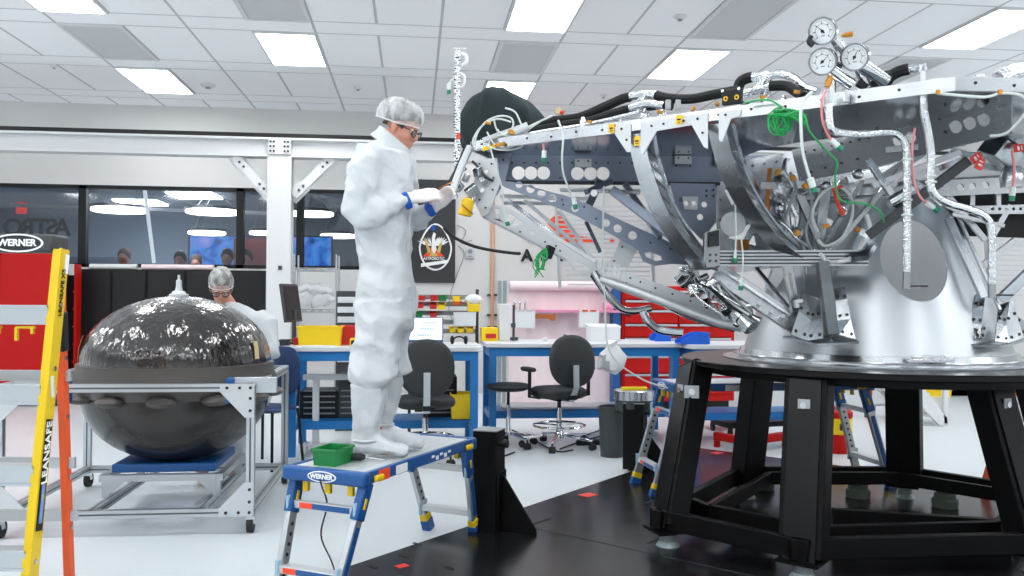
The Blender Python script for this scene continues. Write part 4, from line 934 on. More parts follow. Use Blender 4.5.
z = PY(560, 311, ky).z; b = MB(); b.box(((xa+xb)/2+.1, ky-.12, z), (xb-xa-.15, .22, .03)); b.build('pink_shelf', 'pinkfilm_deep', t)
b = MB(); p = PY(605, 311, ky-.14); b.cyl((p.x-.02, ky-.14, p.z+.05), (p.x+.26, ky-.14, p.z+.02), .06, n=12); tag(b.build('film_roll_pink', 'pinkfilm_deep'), 'short roll of bright pink film on the pink shelf', 'film roll')
for (px, w_, lab) in ((525, 20, 'white paper sheet clipped under the pink shelf, the left one'), (589, 20, 'white paper sheet with orange clips under the pink shelf, the right one')):
    p = PY(px, 319, ky-.25); ww = w_/F_PX*ky; t = thing('clipped_paper', lab, 'paper', (p.x, ky-.25, p.z-.11), 'papers clipped to the pink shelf')
    b = MB(); b.box((p.x, ky-.25, p.z), (ww, .006, .21), R=Matrix.Rotation(.03, 3, 'Y')); b.build('sheet', 'paper', t)
    b = MB()
    for dx in (-.05, .05): b.box((p.x+dx, ky-.256, p.z+.1), (.07, .012, .02))
    b.build('clip', 'orange' if px > 560 else 'light_grey', t)
p = PY(546, 317, ky-.2); b = MB(); b.plate([p+Vector((-.13, 0, .03)), p+Vector((.11, 0, .03)), p+Vector((.12, 0, .02)), p+Vector((.11, 0, -.04)), p+Vector((.07, 0, -.045)), p+Vector((.03, 0, -.02)), p+Vector((-.13, 0, -.02))], .03); tag(b.build('wooden_bracket', 'wood', bevel=.005), 'brown wooden bracket below the pink shelf', 'bracket')
for k, px in enumerate((515, 520, 525)): p = PY(px, 306, ky-.14); b = MB(); b.cyl(p+Vector((0, 0, -.05)), p+Vector((0, 0, .03)), .01, n=8); b.ell(p+Vector((0, 0, .04)), (.018, .018, .02), 8, 6); tag(b.build('hook', 'steel'), 'small steel peg above the left clipped paper', 'peg', 'steel pegs above the left clipped paper')
# things on the white wall
b = MB(); x = PY(493, 200, WALLY-.05).x; b.cyl((x, WALLY-.04, 0), (x, WALLY-.04, CEIL-.2), .028, n=12); cp = b.build('wall_pipe', 'copper'); tag(cp, 'copper coloured pipe running up the white wall', 'pipe')
for py in (295, 315, 327): z = PY(493, py, WALLY).z; b = MB(); b.box((x, WALLY-.03, z), (.14, .05, .03)); b.build('clamp', 'dark_grey', cp)
p = PY(470, 253, WALLY-.03); t = thing('wall_thermostat', 'small grey wall box right of the black banner', 'wall box', (p.x, WALLY-.02, p.z-.08))
b = MB(); b.box((p.x, WALLY-.02, p.z), (.12, .04, .16)); b.build('housing', 'light_grey', t, bevel=.008); b = MB(); b.lathe([(0, 0), (.035, 0), (.035, .008), (0, .008)], (p.x, WALLY-.04, p.z+.02), 16, R=Matrix.Rotation(PI/2, 3, 'X')); b.build('dial', 'mid_grey', t); b = MB(); b.box((p.x, WALLY-.043, p.z-.05), (.07, .006, .025)); b.build('display', 'mid_grey', t)
for pts, lab in ((((457, 225), (466, 231), (461, 243), (472, 240)), 'thin loose wire on the wall right of the banner, upper'), (((458, 246), (464, 254), (457, 275), (451, 292), (449, 310), (455, 325)), 'thin loose wire hanging below the wall box')):
    b = MB(); b.tube(spline([PY(a_, b_, WALLY-.02) for a_, b_ in pts]), .006, 5); tag(b.build('wall_wire', 'grey_wire'), lab, 'wire')
# the black banner with its crest
bp0, bp1 = PY(400, 179, WALLY-.03), PY(455, 283, WALLY-.03)
t = thing('banner', 'black banner with a winged crest on the white wall behind the man', 'banner', ((bp0.x+bp1.x)/2, WALLY-.03, bp1.z))
b = MB(); b.box(((bp0.x+bp1.x)/2, WALLY-.03, (bp0.z+bp1.z)/2), (bp1.x-bp0.x, .012, bp0.z-bp1.z)); b.build('cloth', 'banner', t)
def wallpoly(mb, pts, Y, th=.006): mb.plate([PY(a_, b_, Y) for a_, b_ in pts], th, (0, 1, 0))
yb = WALLY-.042
em = MB(); c0 = PY(435.5, 247, yb); rx, rz = 15.5/F_PX*12.45, 22.5/F_PX*12.45
em.tube([c0+Vector((rx*math.cos(a_*PI/24)*(1-.25*max(0, math.sin(a_*PI/24))), 0, rz*math.sin(a_*PI/24))) for a_ in range(48)], .014, 6, closed=True)
wallpoly(em, [(421, 263.5), (449.5, 259.5), (448, 263), (421, 267)], yb)
ring_o = em.build('crest_ring', 'white_ink', t)
em = MB()
for s_ in (-1, 1):
    for k in range(6):
        a0_ = .35+k*.2; L_ = 15-1.2*k; bx, by = 433.5+s_*2, 247-1
        tipx, tipy = bx+s_*L_*math.cos(a0_), by-L_*math.sin(a0_)
        wallpoly(em, [(bx, by), (bx+s_*.6+(tipx-bx)*.5+1.2*math.sin(a0_), by+(tipy-by)*.5+1.4*math.cos(a0_)), (tipx, tipy), (bx+(tipx-bx)*.5-1.2*math.sin(a0_), by+(tipy-by)*.5-1.2*math.cos(a0_))], yb-.004-.001*k)
wallpoly(em, [(431.5, 250), (432, 237), (433.5, 232), (436, 234), (435, 238), (436.5, 250), (434, 254)], yb-.012)
em.build('crest_bird', 'white_ink', t)
em = MB(); wallpoly(em, [(428, 253), (424, 239), (426, 238), (431, 252)], yb-.006); wallpoly(em, [(440, 253), (443, 239), (441, 238), (437, 252)], yb-.006); em.build('crest_laurels', 'gold_ink', t)
em = MB(); wallpoly(em, [(433.5, 245), (444, 256.5), (423, 256.5)], yb-.001); em.build('crest_triangle', 'orange_red', t)
em = MB(); wallpoly(em, [(433.5, 247.5), (438, 256.5), (429, 256.5)], yb-.004); em.build('crest_inner_triangle', 'gold_ink', t)
em = MB(); em.ell(PY(433, 227.5, yb-.004), (.04, .012, .05), 12, 8); em.build('crest_dot', 'band_blue', t)
text('lettering', 'ASTROBOTIC', 'white_ink', t, PY(434, 258.6, yb-.006), (1, 0, 0), (0, 0, 1), .055, .004, width=.30, off=.001)
# letters and red triangles on the wall behind the lander
yw = WALLY-.02
for i, ch in enumerate('AST'):
    p = PY(527+17.2*i, 256, yw); r = text('wall_letter', ch, 'ink', None, p, (1, 0, 0), (0, 0, 1), .235, .02, off=.008)
    tag(r, ('black letter A below the red triangle logo on the wall' if i == 0 else 'black letter %s on the wall %s the letter A' % (ch, ('just right of', 'second to the right of')[i-1])), 'letter', 'black letters on the white wall')
t = thing('wall_logo', 'red triangle logo on the white wall behind the lander arm', 'logo', PY(567, 243, yw))
def lp_(pts): b = MB(); wallpoly(b, pts, yw, .012); b.build('red_shape', 'orange_red', t)
lp_([(560, 211), (572, 227), (547, 222)]); lp_([(547, 223), (573, 228), (566, 236), (561, 237)]); lp_([(566, 237), (574, 229), (580, 243), (562, 243)]); lp_([(527, 242), (534, 235), (540, 242)]); lp_([(549, 232), (562, 243), (553, 240)]); lp_([(583, 243), (579, 236), (592, 238), (597, 243)])
b = MB(); p = PY(612, 240, yw); b.lathe([(0, 0), (.035, 0), (.035, .012), (0, .012)], p, 20, R=Matrix.Rotation(PI/2, 3, 'X')); b.build('red_dot', 'orange_red', t)
# ================================================================ red drawers at right
ty = 10.4
x0_, x1_ = PY(622, 320, ty).x, PY(735, 320, ty).x; z1 = PY(660, 286, ty).z
t = thing('tool_chest', 'wide red tool chest with silver drawer pulls behind the lander struts', 'tool chest', ((x0_+x1_)/2, ty+.3, 0))
b = MB(); b.box(((x0_+x1_)/2, ty+.32, z1/2+.05), (x1_-x0_, .6, z1-.1)); b.build('body', 'red', t, bevel=.006)
k = 0; z = z1-.05
while z > .25:
    h_ = (.12, .17, .22, .26)[min(k//2, 3)]
    for j in range(2):
        xx0 = x0_+.03+(x1_-x0_-.06)*j/2; xx1 = xx0+(x1_-x0_-.06)/2-.015
        b = MB(); b.box(((xx0+xx1)/2, ty+.01, z-h_/2), (xx1-xx0, .03, h_-.012)); dr = b.build('drawer', 'red', t, bevel=.004)
        b = MB(); b.box(((xx0+xx1)/2, ty-.01, z-.02), (xx1-xx0-.02, .02, .025)); b.build('pull', 'alu_ext', dr)
    z -= h_; k += 1
b = MB(); b.box(((x0_+x1_)/2, ty+.32, .05), (x1_-x0_-.1, .5, .1)); b.build('plinth', 'black', t)
a, c = PY(614, 320, ty-.05), PY(622, 320, ty-.05); t = thing('tall_locker', 'narrow dark locker between the pink film and the red tool chest', 'locker', ((a.x+c.x)/2, ty+.2, 0)); b = MB(); zz = PY(618, 283, ty).z; b.box(((a.x+c.x)/2, ty+.2, zz/2), (c.x-a.x-.01, .4, zz)); b.build('body', 'blue_dark', t, bevel=.004); b = MB(); b.box(((a.x+c.x)/2, ty-.006, zz*.55), (.03, .012, .12)); b.build('handle', 'steel', t)
def scoop(px, fy, w_, d_, h_, label, rz=0):
    p = on(b2 if px < 684 else b3, px, fy); t = thing('scoop_bin', label, 'bin', p, 'blue bins on the benches'); R = Matrix.Rotation(rz, 3, 'Z'); W = lambda x, y, z: p+R @ Vector((x, y, z))
    b = MB(); b.plate([W(-w_/2, -d_/2, .004), W(w_/2, -d_/2, .004), W(w_/2, d_/2, .004), W(-w_/2, d_/2, .004)], .006, (0, 0, 1)); b.plate([W(w_/2, -d_/2, 0), W(w_/2, d_/2, 0), W(w_/2, d_/2, h_), W(w_/2, -d_/2, h_)], .006)
    for sy in (-1, 1): b.plate([W(-w_/2, sy*d_/2, 0), W(w_/2, sy*d_/2, 0), W(w_/2, sy*d_/2, h_), W(w_*.1, sy*d_/2, h_), W(-w_/2, sy*d_/2, h_*.35)], .006)
    b.build('shell', 'blue_bin', t, bevel=.002); b = MB(); b.box(W(w_/2+.006, 0, h_*.8), (.008, d_*.5, .02), R=R); b.build('hanger', 'blue_bin', t)
scoop(692, .2, .27, .2, .11, 'blue scoop bin on the right hand bench, beside the stand top'); scoop(660, .5, .16, .2, .13, 'blue bin on the long bench, left of the scoop bin')
# ================================================================ chairs
def star_base(t, r, col_='chrome', n=5, rot=.3):
    for k in range(n):
        a_ = rot+2*PI*k/n; e_ = Vector((r*math.cos(a_), r*math.sin(a_), .075)); b = MB()
        b.beam((0, 0, .12), e_+Vector((0, 0, .01)), .035, .022); lg = b.build('base_arm', col_, t, bevel=.005)
        b = MB(); tdir = Vector((-math.sin(a_), math.cos(a_), 0)); c_ = Vector((e_.x, e_.y, .03))
        for s_ in (-1, 1): b.cyl(c_+tdir*s_*.006, c_+tdir*s_*.026, .03, n=14)
        b.cyl((e_.x, e_.y, .03), (e_.x, e_.y, .085), .008, n=8); b.ell(c_+Vector((0, 0, .012)), (.02, .02, .022), 8, 6); b.build('castor', 'black_rubber', lg)
def pad(b, c, rx, ry, th, pw=2.6, R=None, n=28):
    c = Vector(c); rings = []
    for z, s_ in ((-th/2, .86), (-th*.3, .97), (0, 1), (th*.3, .97), (th/2, .84), (th*.58, .5)):
        ring_ = []
        for i in range(n):
            a_ = 2*PI*i/n; ca, sa = math.cos(a_), math.sin(a_); v = Vector((rx*s_*math.copysign(abs(ca)**(2/pw), ca), ry*s_*math.copysign(abs(sa)**(2/pw), sa), z)); ring_.append(c+(R @ v if R else v))
        rings.append(ring_)
    b.loft(rings)
def office_chair(label, arms, seat_z=.50):
    t = thing('office_chair', label, 'office chair', (0, 0, 0), 'black vinyl office chairs')
    star_base(t, .34)
    b = MB(); b.cyl((0, 0, .1), (0, 0, .36), .026, n=14); b.lathe([(0, .085), (.05, .085), (.04, .14), (.03, .15)], (0, 0, 0), 16); b.build('gas_column', 'chrome', t)
    b = MB(); b.cyl((0, 0, .36), (0, 0, seat_z-.04), .018, n=12); b.box((0, 0, seat_z-.05), (.18, .22, .035)); b.build('mechanism', 'black', t)
    b = MB(); b.tube([(.235*math.cos(a_*PI/16), .235*math.sin(a_*PI/16), .2) for a_ in range(32)], .011, 8, closed=True)
    for a_ in (.2, 2.3, 4.4): b.cyl((.025*math.cos(a_), .025*math.sin(a_), .2), (.235*math.cos(a_), .235*math.sin(a_), .2), .007, n=6)
    b.build('foot_ring', 'chrome', t)
    b = MB(); pad(b, (0, .02, seat_z), .25, .24, .09); b.build('seat', 'chair_fabric', t, smooth=60)
    Rb = Matrix.Rotation(PI/2-.12, 3, 'X'); b = MB(); pad(b, (0, -.25, seat_z+.30), .225, .235, .075, 2.3, Rb); b.build('backrest', 'chair_fabric', t, smooth=60)
    b = MB(); b.beam((0, -.325, seat_z+.27), (0, -.335, seat_z+.08), .055, .012, up=(0, 1, 0)); b.beam((0, -.335, seat_z+.08), (0, -.25, seat_z-.06), .055, .012, up=(0, 1, 0)); b.beam((0, -.25, seat_z-.06), (0, 0, seat_z-.06), .055, .012); b.build('back_bar', 'alu_ext', t, bevel=.003)
    b = MB(); b.box((0, -.27, seat_z-.02), (.06, .06, .04)); b.cyl((.03, -.27, seat_z-.02), (.07, -.27, seat_z-.02), .015, n=8); b.build('back_clamp', 'black', t, bevel=.005)
    if arms:
        for s_ in (-1, 1):
            b = MB(); b.beam((s_*.2, 0, seat_z-.05), (s_*.3, 0, seat_z-.03), .05, .015); b.beam((s_*.3, -.0, seat_z-.04), (s_*.3, 0, seat_z+.2), .015, .05, up=(0, 1, 0)); ar = b.build('armrest', 'black', t, bevel=.004)
            b = MB(); pad(b, (s_*.3, .03, seat_z+.215), .042, .13, .035); b.build('arm_pad', 'black_rubber', ar, smooth=60)
    return t
oc = office_chair('black office chair with a chrome foot ring in front of the long bench', True)
p = PZ(559, 447, 0); oc.location = p; oc.rotation_euler = (0, 0, .3)
oc2 = office_chair('black office chair partly hidden behind the man\'s legs', False, .49)
p = PZ(425, 461, 0); oc2.location = p; oc2.rotation_euler = (0, 0, .02)
st = thing('stool', 'round black stool without back, left of the office chair', 'stool', (0, 0, 0)); star_base(st, .26)
b = MB(); b.cyl((0, 0, .1), (0, 0, .38), .022, n=12); b.build('gas_column', 'chrome', st); b = MB(); b.cyl((0, 0, .38), (0, 0, .52), .014, n=10); b.build('post', 'black', st)
b = MB(); b.lathe([(0, .5), (.15, .51), (.2, .53), (.205, .55), (.18, .57), (0, .572)], (0, 0, 0), 28); b.build('seat', 'chair_fabric', st, smooth=60)
p = PZ(508, 446, 0); st.location = p
# blue chair of the seated person
t = thing('blue_chair', 'navy plastic chair at the desk behind the tank', 'chair', (0, 0, 0)); 
b = MB(); pad(b, (0, -.2, .75), .17, .2, .03, 3, Matrix.Rotation(PI/2, 3, 'X')); b.build('backrest', 'blue_chair', t); b = MB(); pad(b, (0, 0, .46), .21, .2, .04, 3); b.build('seat', 'blue_chair', t)
for sx in (-1, 1):
    for sy in (-1, 1): b = MB(); b.tube([(sx*.17, sy*.17, .45), (sx*.2, sy*.21, 0)], .012, 8); b.build('leg', 'black', t)
    b = MB(); b.tube([(sx*.15, -.2, .46), (sx*.15, -.215, .7)], .012, 8); b.build('back_post', 'black', t)
p = P(268, 345, 7.0); t.location = (p.x, p.y, 0); t.rotation_euler = (0, 0, PI*.85)
# floor cables and power strip, dark round bin, grinder
for i, (pts, lab) in enumerate(((((512, 420), (530, 428), (556, 441), (573, 440)), 'black cable on the floor between the stool and the chair'), (((598, 438), (580, 432), (600, 424), (612, 416)), 'black cable looping to the dark bin behind the chair'), (((560, 443), (585, 434), (604, 428), (608, 412)), 'black cable rising from the floor at right of the chair'), (((455, 437), (470, 448), (490, 450), (515, 442)), 'black cable under the end of the long bench'))):
    b = MB(); b.tube(spline([PZ(a_, c_+10, .012) if i in (0, 3) else PZ(a_, c_+6, .012+.05*(k == 3)) for k, (a_, c_) in enumerate(pts)]), .007, 6); tag(b.build('floor_cable', 'black_rubber'), lab, 'cable', 'black cables on the floor')
p = PZ(590, 443, .02); b = MB(); b.box((p.x, p.y, .022), (.26, .06, .04)); ps = b.build('power_strip', 'black', bevel=.006); tag(ps, 'black power strip on the floor right of the office chair', 'power strip')
b = MB()
for k in range(5): b.box((p.x-.1+.05*k, p.y, .046), (.035, .04, .02))
b.build('plugs', 'dark_grey', ps)
b = MB(); p = PZ(612, 456, 0); b.lathe([(0, .0), (.1, 0), (.12, .42), (.125, .43), (.11, .43), (.1, .05), (0, .04)], p, 22); tag(b.build('waste_bin', 'dark_grey'), 'dark grey round waste bin behind the far platform legs', 'bin')
p = PZ(639, 399, .62); p = P(634, 399, 6.9); t = thing('drum_machine', 'grey drum machine with a silver rim behind the far platform legs', 'machine', p-Vector((0, 0, .1)))
b = MB(); b.lathe([(0, -.1), (.13, -.1), (.15, -.06), (.15, .0)], p, 24); b.build('body', 'dark_grey', t); b = MB(); b.lathe([(.15, .0), (.16, 0), (.16, .07), (.15, .075), (0, .075)], p, 24); b.build('rim', 'alu', t)
b = MB(); b.cyl(p+Vector((0, 0, -p.z)), p+Vector((0, 0, -.09)), .05, n=12); b.build('pedestal', 'black', t)
b = MB(); b.box(p+Vector((.0, 0, .085)), (.2, .06, .02)); b.build('guard', 'yellow_bin', t)
# yellow floor tape lines by the wall
a_, c_ = PZ(497, 409, .002), PZ(640, 407, .002); b = MB(); b.plate([a_, c_, c_+Vector((0, .06, 0)), a_+Vector((0, .06, 0))], .003, (0, 0, 1)); tag(b.build('floor_tape', 'floor_tape'), 'yellow tape line on the floor under the long bench', 'tape')
# ================================================================ right background seen through the stand
p = PZ(731, 441, 0); t = thing('hoist_leg', 'red steel hoist leg on the floor seen between the stand legs', 'hoist', p)
b = MB(); q0, q1, q2 = PZ(717, 436, .1), PZ(745, 441, .1), PZ(785, 436, .1); b.beam(q0, q1, .06, .07, ext=.02); b.build('beam', 'red', t, bevel=.004); b = MB(); b.beam(q1, q2, .06, .07, ext=.02); b.build('beam', 'red', t, bevel=.004); b = MB(); b.cyl(q0+Vector((0, 0, -.1)), q0+Vector((0, 0, -.02)), .03, n=10); b.cyl(q2+Vector((0, 0, -.1)), q2+Vector((0, 0, -.02)), .03, n=10); b.build('foot', 'red', t)
for (pa, pb_, lab) in (((707, 416), (738, 414), 'low black dolly behind the stand, the farther one'), ((721, 424), (790, 421), 'low black dolly behind the stand, the nearer one')):
    a_, c_ = PZ(pa[0], pa[1], .14), PZ(pb_[0], pb_[1], .14); t = thing('dolly', lab, 'dolly', ((a_+c_)/2)*1.0-Vector((0, 0, .14)), 'black dollies')
    b = MB(); b.beam(a_, c_, .3, .05); b.build('deck', 'black', t, bevel=.004)
    for f_ in (.08, .92): q = a_.lerp(c_, f_); b = MB(); b.cyl((q.x-.012, q.y-.1, .05), (q.x+.012, q.y-.1, .05), .05, n=14); b.box((q.x, q.y-.1, .095), (.03, .05, .05)); b.build('castor', 'black_rubber', t)
p = PZ(838, 452, 0); d_ = (p-CAM).dot(CF); t = thing('waste_can', 'red and yellow waste can seen between the stand legs', 'can', p)
b = MB().mat('red'); b.lathe([(0, 0), (.115, 0), (.12, .17)], p, 24); b.mat('yellow_bin'); b.lathe([(.12, .17), (.12, .31)], p, 24); b.mat('red'); b.lathe([(.12, .31), (.125, .33), (.125, .36), (.08, .4), (0, .41)], p, 24); b.build('body', None, t); b = MB(); b.box(p+Vector((-.03, -.122, .24)), (.03, .006, .06)); b.build('label', 'ink', t)
p0, p1 = PZ(918, 392, .6), PZ(948, 424, .02); sy_ = p1.y
t = thing('stair_steps', 'white steel steps on the right, behind the stand', 'steps', (p1.x, sy_, 0))
b = MB(); dz = PY(920, 385, sy_).z
for oy in (0, .7): b = MB(); b.plate([PY(917, 381, sy_)+Vector((0, oy, 0)), PY(946, 418, sy_)+Vector((0, oy, 0)), PY(946, 426, sy_)+Vector((0, oy, 0)), PY(938, 425, sy_)+Vector((0, oy, 0)), PY(909, 393, sy_)+Vector((0, oy, 0))], .05, (0, 1, 0)); b.build('stringer', 'white_paint', t)
for f_ in (.2, .5, .8): q = PY(917, 388, sy_).lerp(PY(944, 423, sy_), f_); b = MB(); b.box(q+Vector((0, .35, 0)), (.2, .66, .03)); b.build('tread', 'white_paint', t)
b = MB(); q = PY(945, 420, sy_); b.beam((q.x, sy_, .03), (q.x, sy_, 1.1), .05, .05); q2 = PY(921, 381, sy_); b.beam((q.x, sy_, 1.1), (q2.x-.2, sy_, 1.55), .045, .045); b.build('handrail', 'white_paint', t)
ry2 = 11.6; a_, c_ = PY(925, 395, ry2), PY(1060, 395, ry2)
t = thing('storage_rack', 'grey storage rack with dark shelves against the right hand wall', 'rack', ((a_.x+c_.x)/2, ry2+.3, 0))
for py in (378, 400, 410): z = max(PY(960, py, ry2).z, .04); b = MB(); b.box(((a_.x+c_.x)/2, ry2+.3, z), (c_.x-a_.x, .6, .06)); b.build('shelf', 'dark_grey' if py == 410 else 'light_grey', t)
for x in (a_.x, c_.x): b = MB(); b.box((x, ry2+.03, .6), (.06, .06, 1.2)); b.build('upright', 'light_grey', t)
p = PY(936, 391, ry2+.05); z_s = PY(960, 400, ry2).z+.03; b = MB(); b.box((p.x, p.y, z_s+.05), (.4, .12, .1)); b.box((p.x, p.y, z_s+.11), (.42, .14, .02)); tag(b.build('tool_case', 'yellow_bin', bevel=.01), 'yellow tool case on the grey rack at right', 'case')
def rear_ladder(pa, pb_, dA, label, w_=.42):
    p = PZ(pa[0], pa[1], 0); q = P(pb_[0], pb_[1], dA); t = thing('stepladder', label, 'ladder', p)
    for s_ in (0, 1): o_ = GV(w_*s_, .12*s_); b = MB(); b.beam(p+o_, q+o_, .03, .075, up=GV(0, 1)); b.build('rail', 'orange', t, bevel=.003)
    for f_ in (.15, .4, .65, .9): a_ = p.lerp(q, f_); b = MB(); b.beam(a_, a_+GV(w_, .12), .07, .02); b.build('rung', 'alu_ext', t)
rear_ladder((982, 497), (1012, 392), 5.9, 'orange stepladder leaning behind the right stand leg')
rear_ladder((868, 418), (874, 330), 9.6, 'orange stepladder far behind the middle of the stand', .3)
# ================================================================ black stand under the lander
AX, AD = 2.13, 5.14
ctr = G(AX, AD); STZ = 1.012
sd = thing('lander_stand', 'black steel ring stand with six splayed legs under the silver lander', 'stand', ctr+Vector((0, 0, zp)))
b = MB(); b.lathe([(.86, STZ-.036), (1.10, STZ-.036), (1.105, STZ-.03), (1.105, STZ-.004), (1.10, STZ), (.62, STZ), (.62, STZ-.02), (.86, STZ-.02), (.86, STZ-.036)], ctr, 72); b.build('table_ring', 'black_gloss', sd)
b = MB(); b.lathe([(.84, STZ-.08), (.98, STZ-.08), (.98, STZ-.034), (.84, STZ-.034), (.84, STZ-.08)], ctr, 64); b.build('inner_ring', 'stand_black', sd)
feet = [PZ(668, 521, .16), PZ(803, 563, .10), PZ(1034, 556, .10), G(3.28, 5.15, .12), PZ(905, 487, .10), PZ(746, 487, .10)]
feet = [Vector((p.x, p.y, .12)) for p in feet]
tops = [PZ(697, 374, STZ-.05), PZ(812, 385, STZ-.05), PZ(982, 385, STZ-.05), G(3.02, 5.15), PZ(903, 372, STZ-.05), PZ(762, 372, STZ-.05)]
tops = [Vector((p.x, p.y, STZ-.034)) for p in tops]
# keep the leg heads under the ring
for i, p in enumerate(tops):
    v = Vector((p.x-ctr.x, p.y-ctr.y, 0)); f = Vector((feet[i].x-ctr.x, feet[i].y-ctr.y, 0)).normalized(); tops[i] = ctr+f*.93+Vector((0, 0, STZ-.034))
tops[1] = P(810, 384, 4.36); tops[2] = P(986, 384, 4.45); tops[0] = P(696, 368, 5.05); tops[5] = P(760, 372, 5.9); tops[4] = P(903, 372, 5.85)
for p in tops: p.z = STZ-.034
for i in range(6):
    rad = Vector((feet[i].x-ctr.x, feet[i].y-ctr.y, 0)).normalized()
    b = MB(); wd, dp = .215, .12
    b.beam(tops[i], feet[i], wd, dp, up=rad); tn = Vector((-rad.y, rad.x, 0))
    lg = b.build('leg', 'stand_black', sd, bevel=.008)
    b = MB(); b.beam(tops[i]+rad*.066, feet[i]+rad*.066, .16, .012, up=rad); b.build('leg_face', 'black_gloss', lg, bevel=.003)
    b = MB().mat('stand_black'); fz = Vector((feet[i].x, feet[i].y, 0)); b.box(fz+Vector((0, 0, .118)), (.2, .2, .016), math.atan2(rad.y, rad.x)+PI/2); b.mat('conduit'); b.cyl(fz+Vector((0, 0, zp+.025)), fz+Vector((0, 0, .11)), .045, n=16); b.cyl(fz+Vector((0, 0, zp)), fz+Vector((0, 0, zp+.025)), .065, .05, n=20); b.build('levelling_foot', None, lg)
    if i == 0:
        cv = Vector((CAM.x-tops[0].x, CAM.y-tops[0].y, 0)).normalized(); q = tops[0].lerp(feet[0], .16)+cv*.14; b = MB(); b.beam(q-Vector((0, 0, .035)), q+Vector((0, 0, .035)), .08, .006, up=cv); b.build('white_pad', 'label_grey', lg); b = MB(); b.lathe([(0, 0), (.018, 0), (.018, .008), (0, .008)], q+cv*.003, 14, R=cv.to_track_quat('Z', 'Y').to_matrix()); b.build('bolt', 'steel', lg)
    for f_, s_ in ((.16, .05),):
        q = tops[i].lerp(feet[i], f_)+rad*.074+tn*(-.0); b = MB(); b.beam(q-Vector((0, 0, .03)), q+Vector((0, 0, .03)), .06, .004, up=rad); ap = b.build('white_pad', 'label_grey', lg); b = MB(); b.lathe([(0, 0), (.016, 0), (.016, .006), (0, .006)], q+rad*.004, 14, R=rad.to_track_quat('Z', 'Y').to_matrix()); b.build('bolt', 'steel', lg)
    if i in (0, 2): q = tops[i].lerp(feet[i], .9)+rad*.074; b = MB(); b.beam(q-tn*.03, q+tn*.03, .004, .03, up=Vector((0, 0, 1))); b.build('paper_label', 'paper', lg)
for i in range(6):
    j = (i+1) % 6; ri = (feet[i]-ctr); ri.z = 0; rj = feet[j]-ctr; rj.z = 0
    b = MB(); b.beam(feet[i]+ri.normalized()*.05+Vector((0, 0, .06)), feet[j]+rj.normalized()*.05+Vector((0, 0, .06)), .05, .1, ext=.05); b.build('ring_beam', 'stand_black', sd, bevel=.004)
    b = MB(); b.beam(ctr+ri*.80+Vector((0, 0, .19)), ctr+rj*.80+Vector((0, 0, .19)), .04, .08); b.build('inner_beam', 'stand_black', sd, bevel=.004)
p, q = P(832, 524, 4.7), P(1010, 536, 4.6)
b = MB(); b.beam(p, q, .05, .17); b.build('cross_beam', 'stand_black', sd, bevel=.004)
p, q = P(690, 505, 4.95), P(775, 540, 4.55); b = MB(); b.beam(p, q, .04, .09); b.build('cross_beam', 'stand_black', sd, bevel=.004)
for (px, py) in ((740, 492), (763, 489), (858, 497), (945, 507)):
    p = PZ(px, py, zp); b = MB(); b.lathe([(0, zp), (.075, zp), (.08, zp+.015), (.08, zp+.05), (.065, zp+.06), (.065, zp+.085), (.05, zp+.09), (.05, zp+.11), (0, zp+.11)], (p.x, p.y, 0), 24); tag(b.build('levelling_puck', 'puck'), {740: 'grey levelling puck on the floor plate, leftmost inside the stand', 763: 'grey levelling puck inside the stand beside the leftmost one', 858: 'grey levelling puck behind the middle of the stand', 945: 'grey levelling puck behind the right front leg of the stand'}[px], 'levelling foot', 'levelling pucks inside the stand')
# ================================================================ the silver lander
LZ = 2.233
ln = thing('lunar_lander', 'large silver lander structure with trusses, foil pipes and pressure gauges on the black stand', 'spacecraft', ctr+Vector((0, 0, STZ)))
def part(mb, name, m=None, **k): return mb.build(name, m, ln, **k)
def PP(px, py, p0, n):      # pixel ray against a plane
    r = CR*((px-512)/F_PX)+CU*((288-py)/F_PX)+CF; return CAM+r*((Vector(p0)-CAM).dot(n)/r.dot(n))
def circ(px, py, r, k=20): return [(px+r*math.cos(2*PI*i/k), py+r*math.sin(2*PI*i/k)) for i in range(k)]
def holed(name, outer, holes, p0, n, th, m, parent=None, bolts=(), label=None):
    n = Vector(n).normalized(); p0 = Vector(p0); u = n.cross(Vector((0, 0, 1))).normalized(); v = n.cross(u).normalized()
    cu = bpy.data.curves.new(name, 'CURVE'); cu.dimensions = '2D'; cu.fill_mode = 'BOTH'; cu.extrude = th/2
    for loop in [outer]+list(holes):
        s = cu.splines.new('POLY'); s.points.add(len(loop)-1); s.use_cyclic_u = True
        for i, (a, c) in enumerate(loop): w_ = PP(a, c, p0, n)-p0; s.points[i].co = (w_.dot(u), w_.dot(v), 0, 1)
    o = bpy.data.objects.new(name, cu); col.objects.link(o); bpy.context.view_layer.update()
    me = bpy.data.meshes.new_from_object(o.evaluated_get(bpy.context.evaluated_depsgraph_get())); bpy.data.objects.remove(o)
    parent = parent or ln; z = u.cross(v)
    b = MB().mat(m); vs = [p0+u*q.co.x+v*q.co.y+z*q.co.z for q in me.vertices]; b.add(vs, [list(f.vertices) for f in me.polygons]); bpy.data.meshes.remove(me)
    b.mat('ink') if bolts else None
    nn = n if n.dot(CAM-p0) > 0 else -n
    for (a, c) in bolts: q = PP(a, c, p0, n)+nn*th/2; b.cyl(q-nn*.002, q+nn*.006, .006, n=6)
    return b.build(name, None, parent, smooth=30, label=label)
def dr(px): return 1/(.198+(px-464)*.000171)
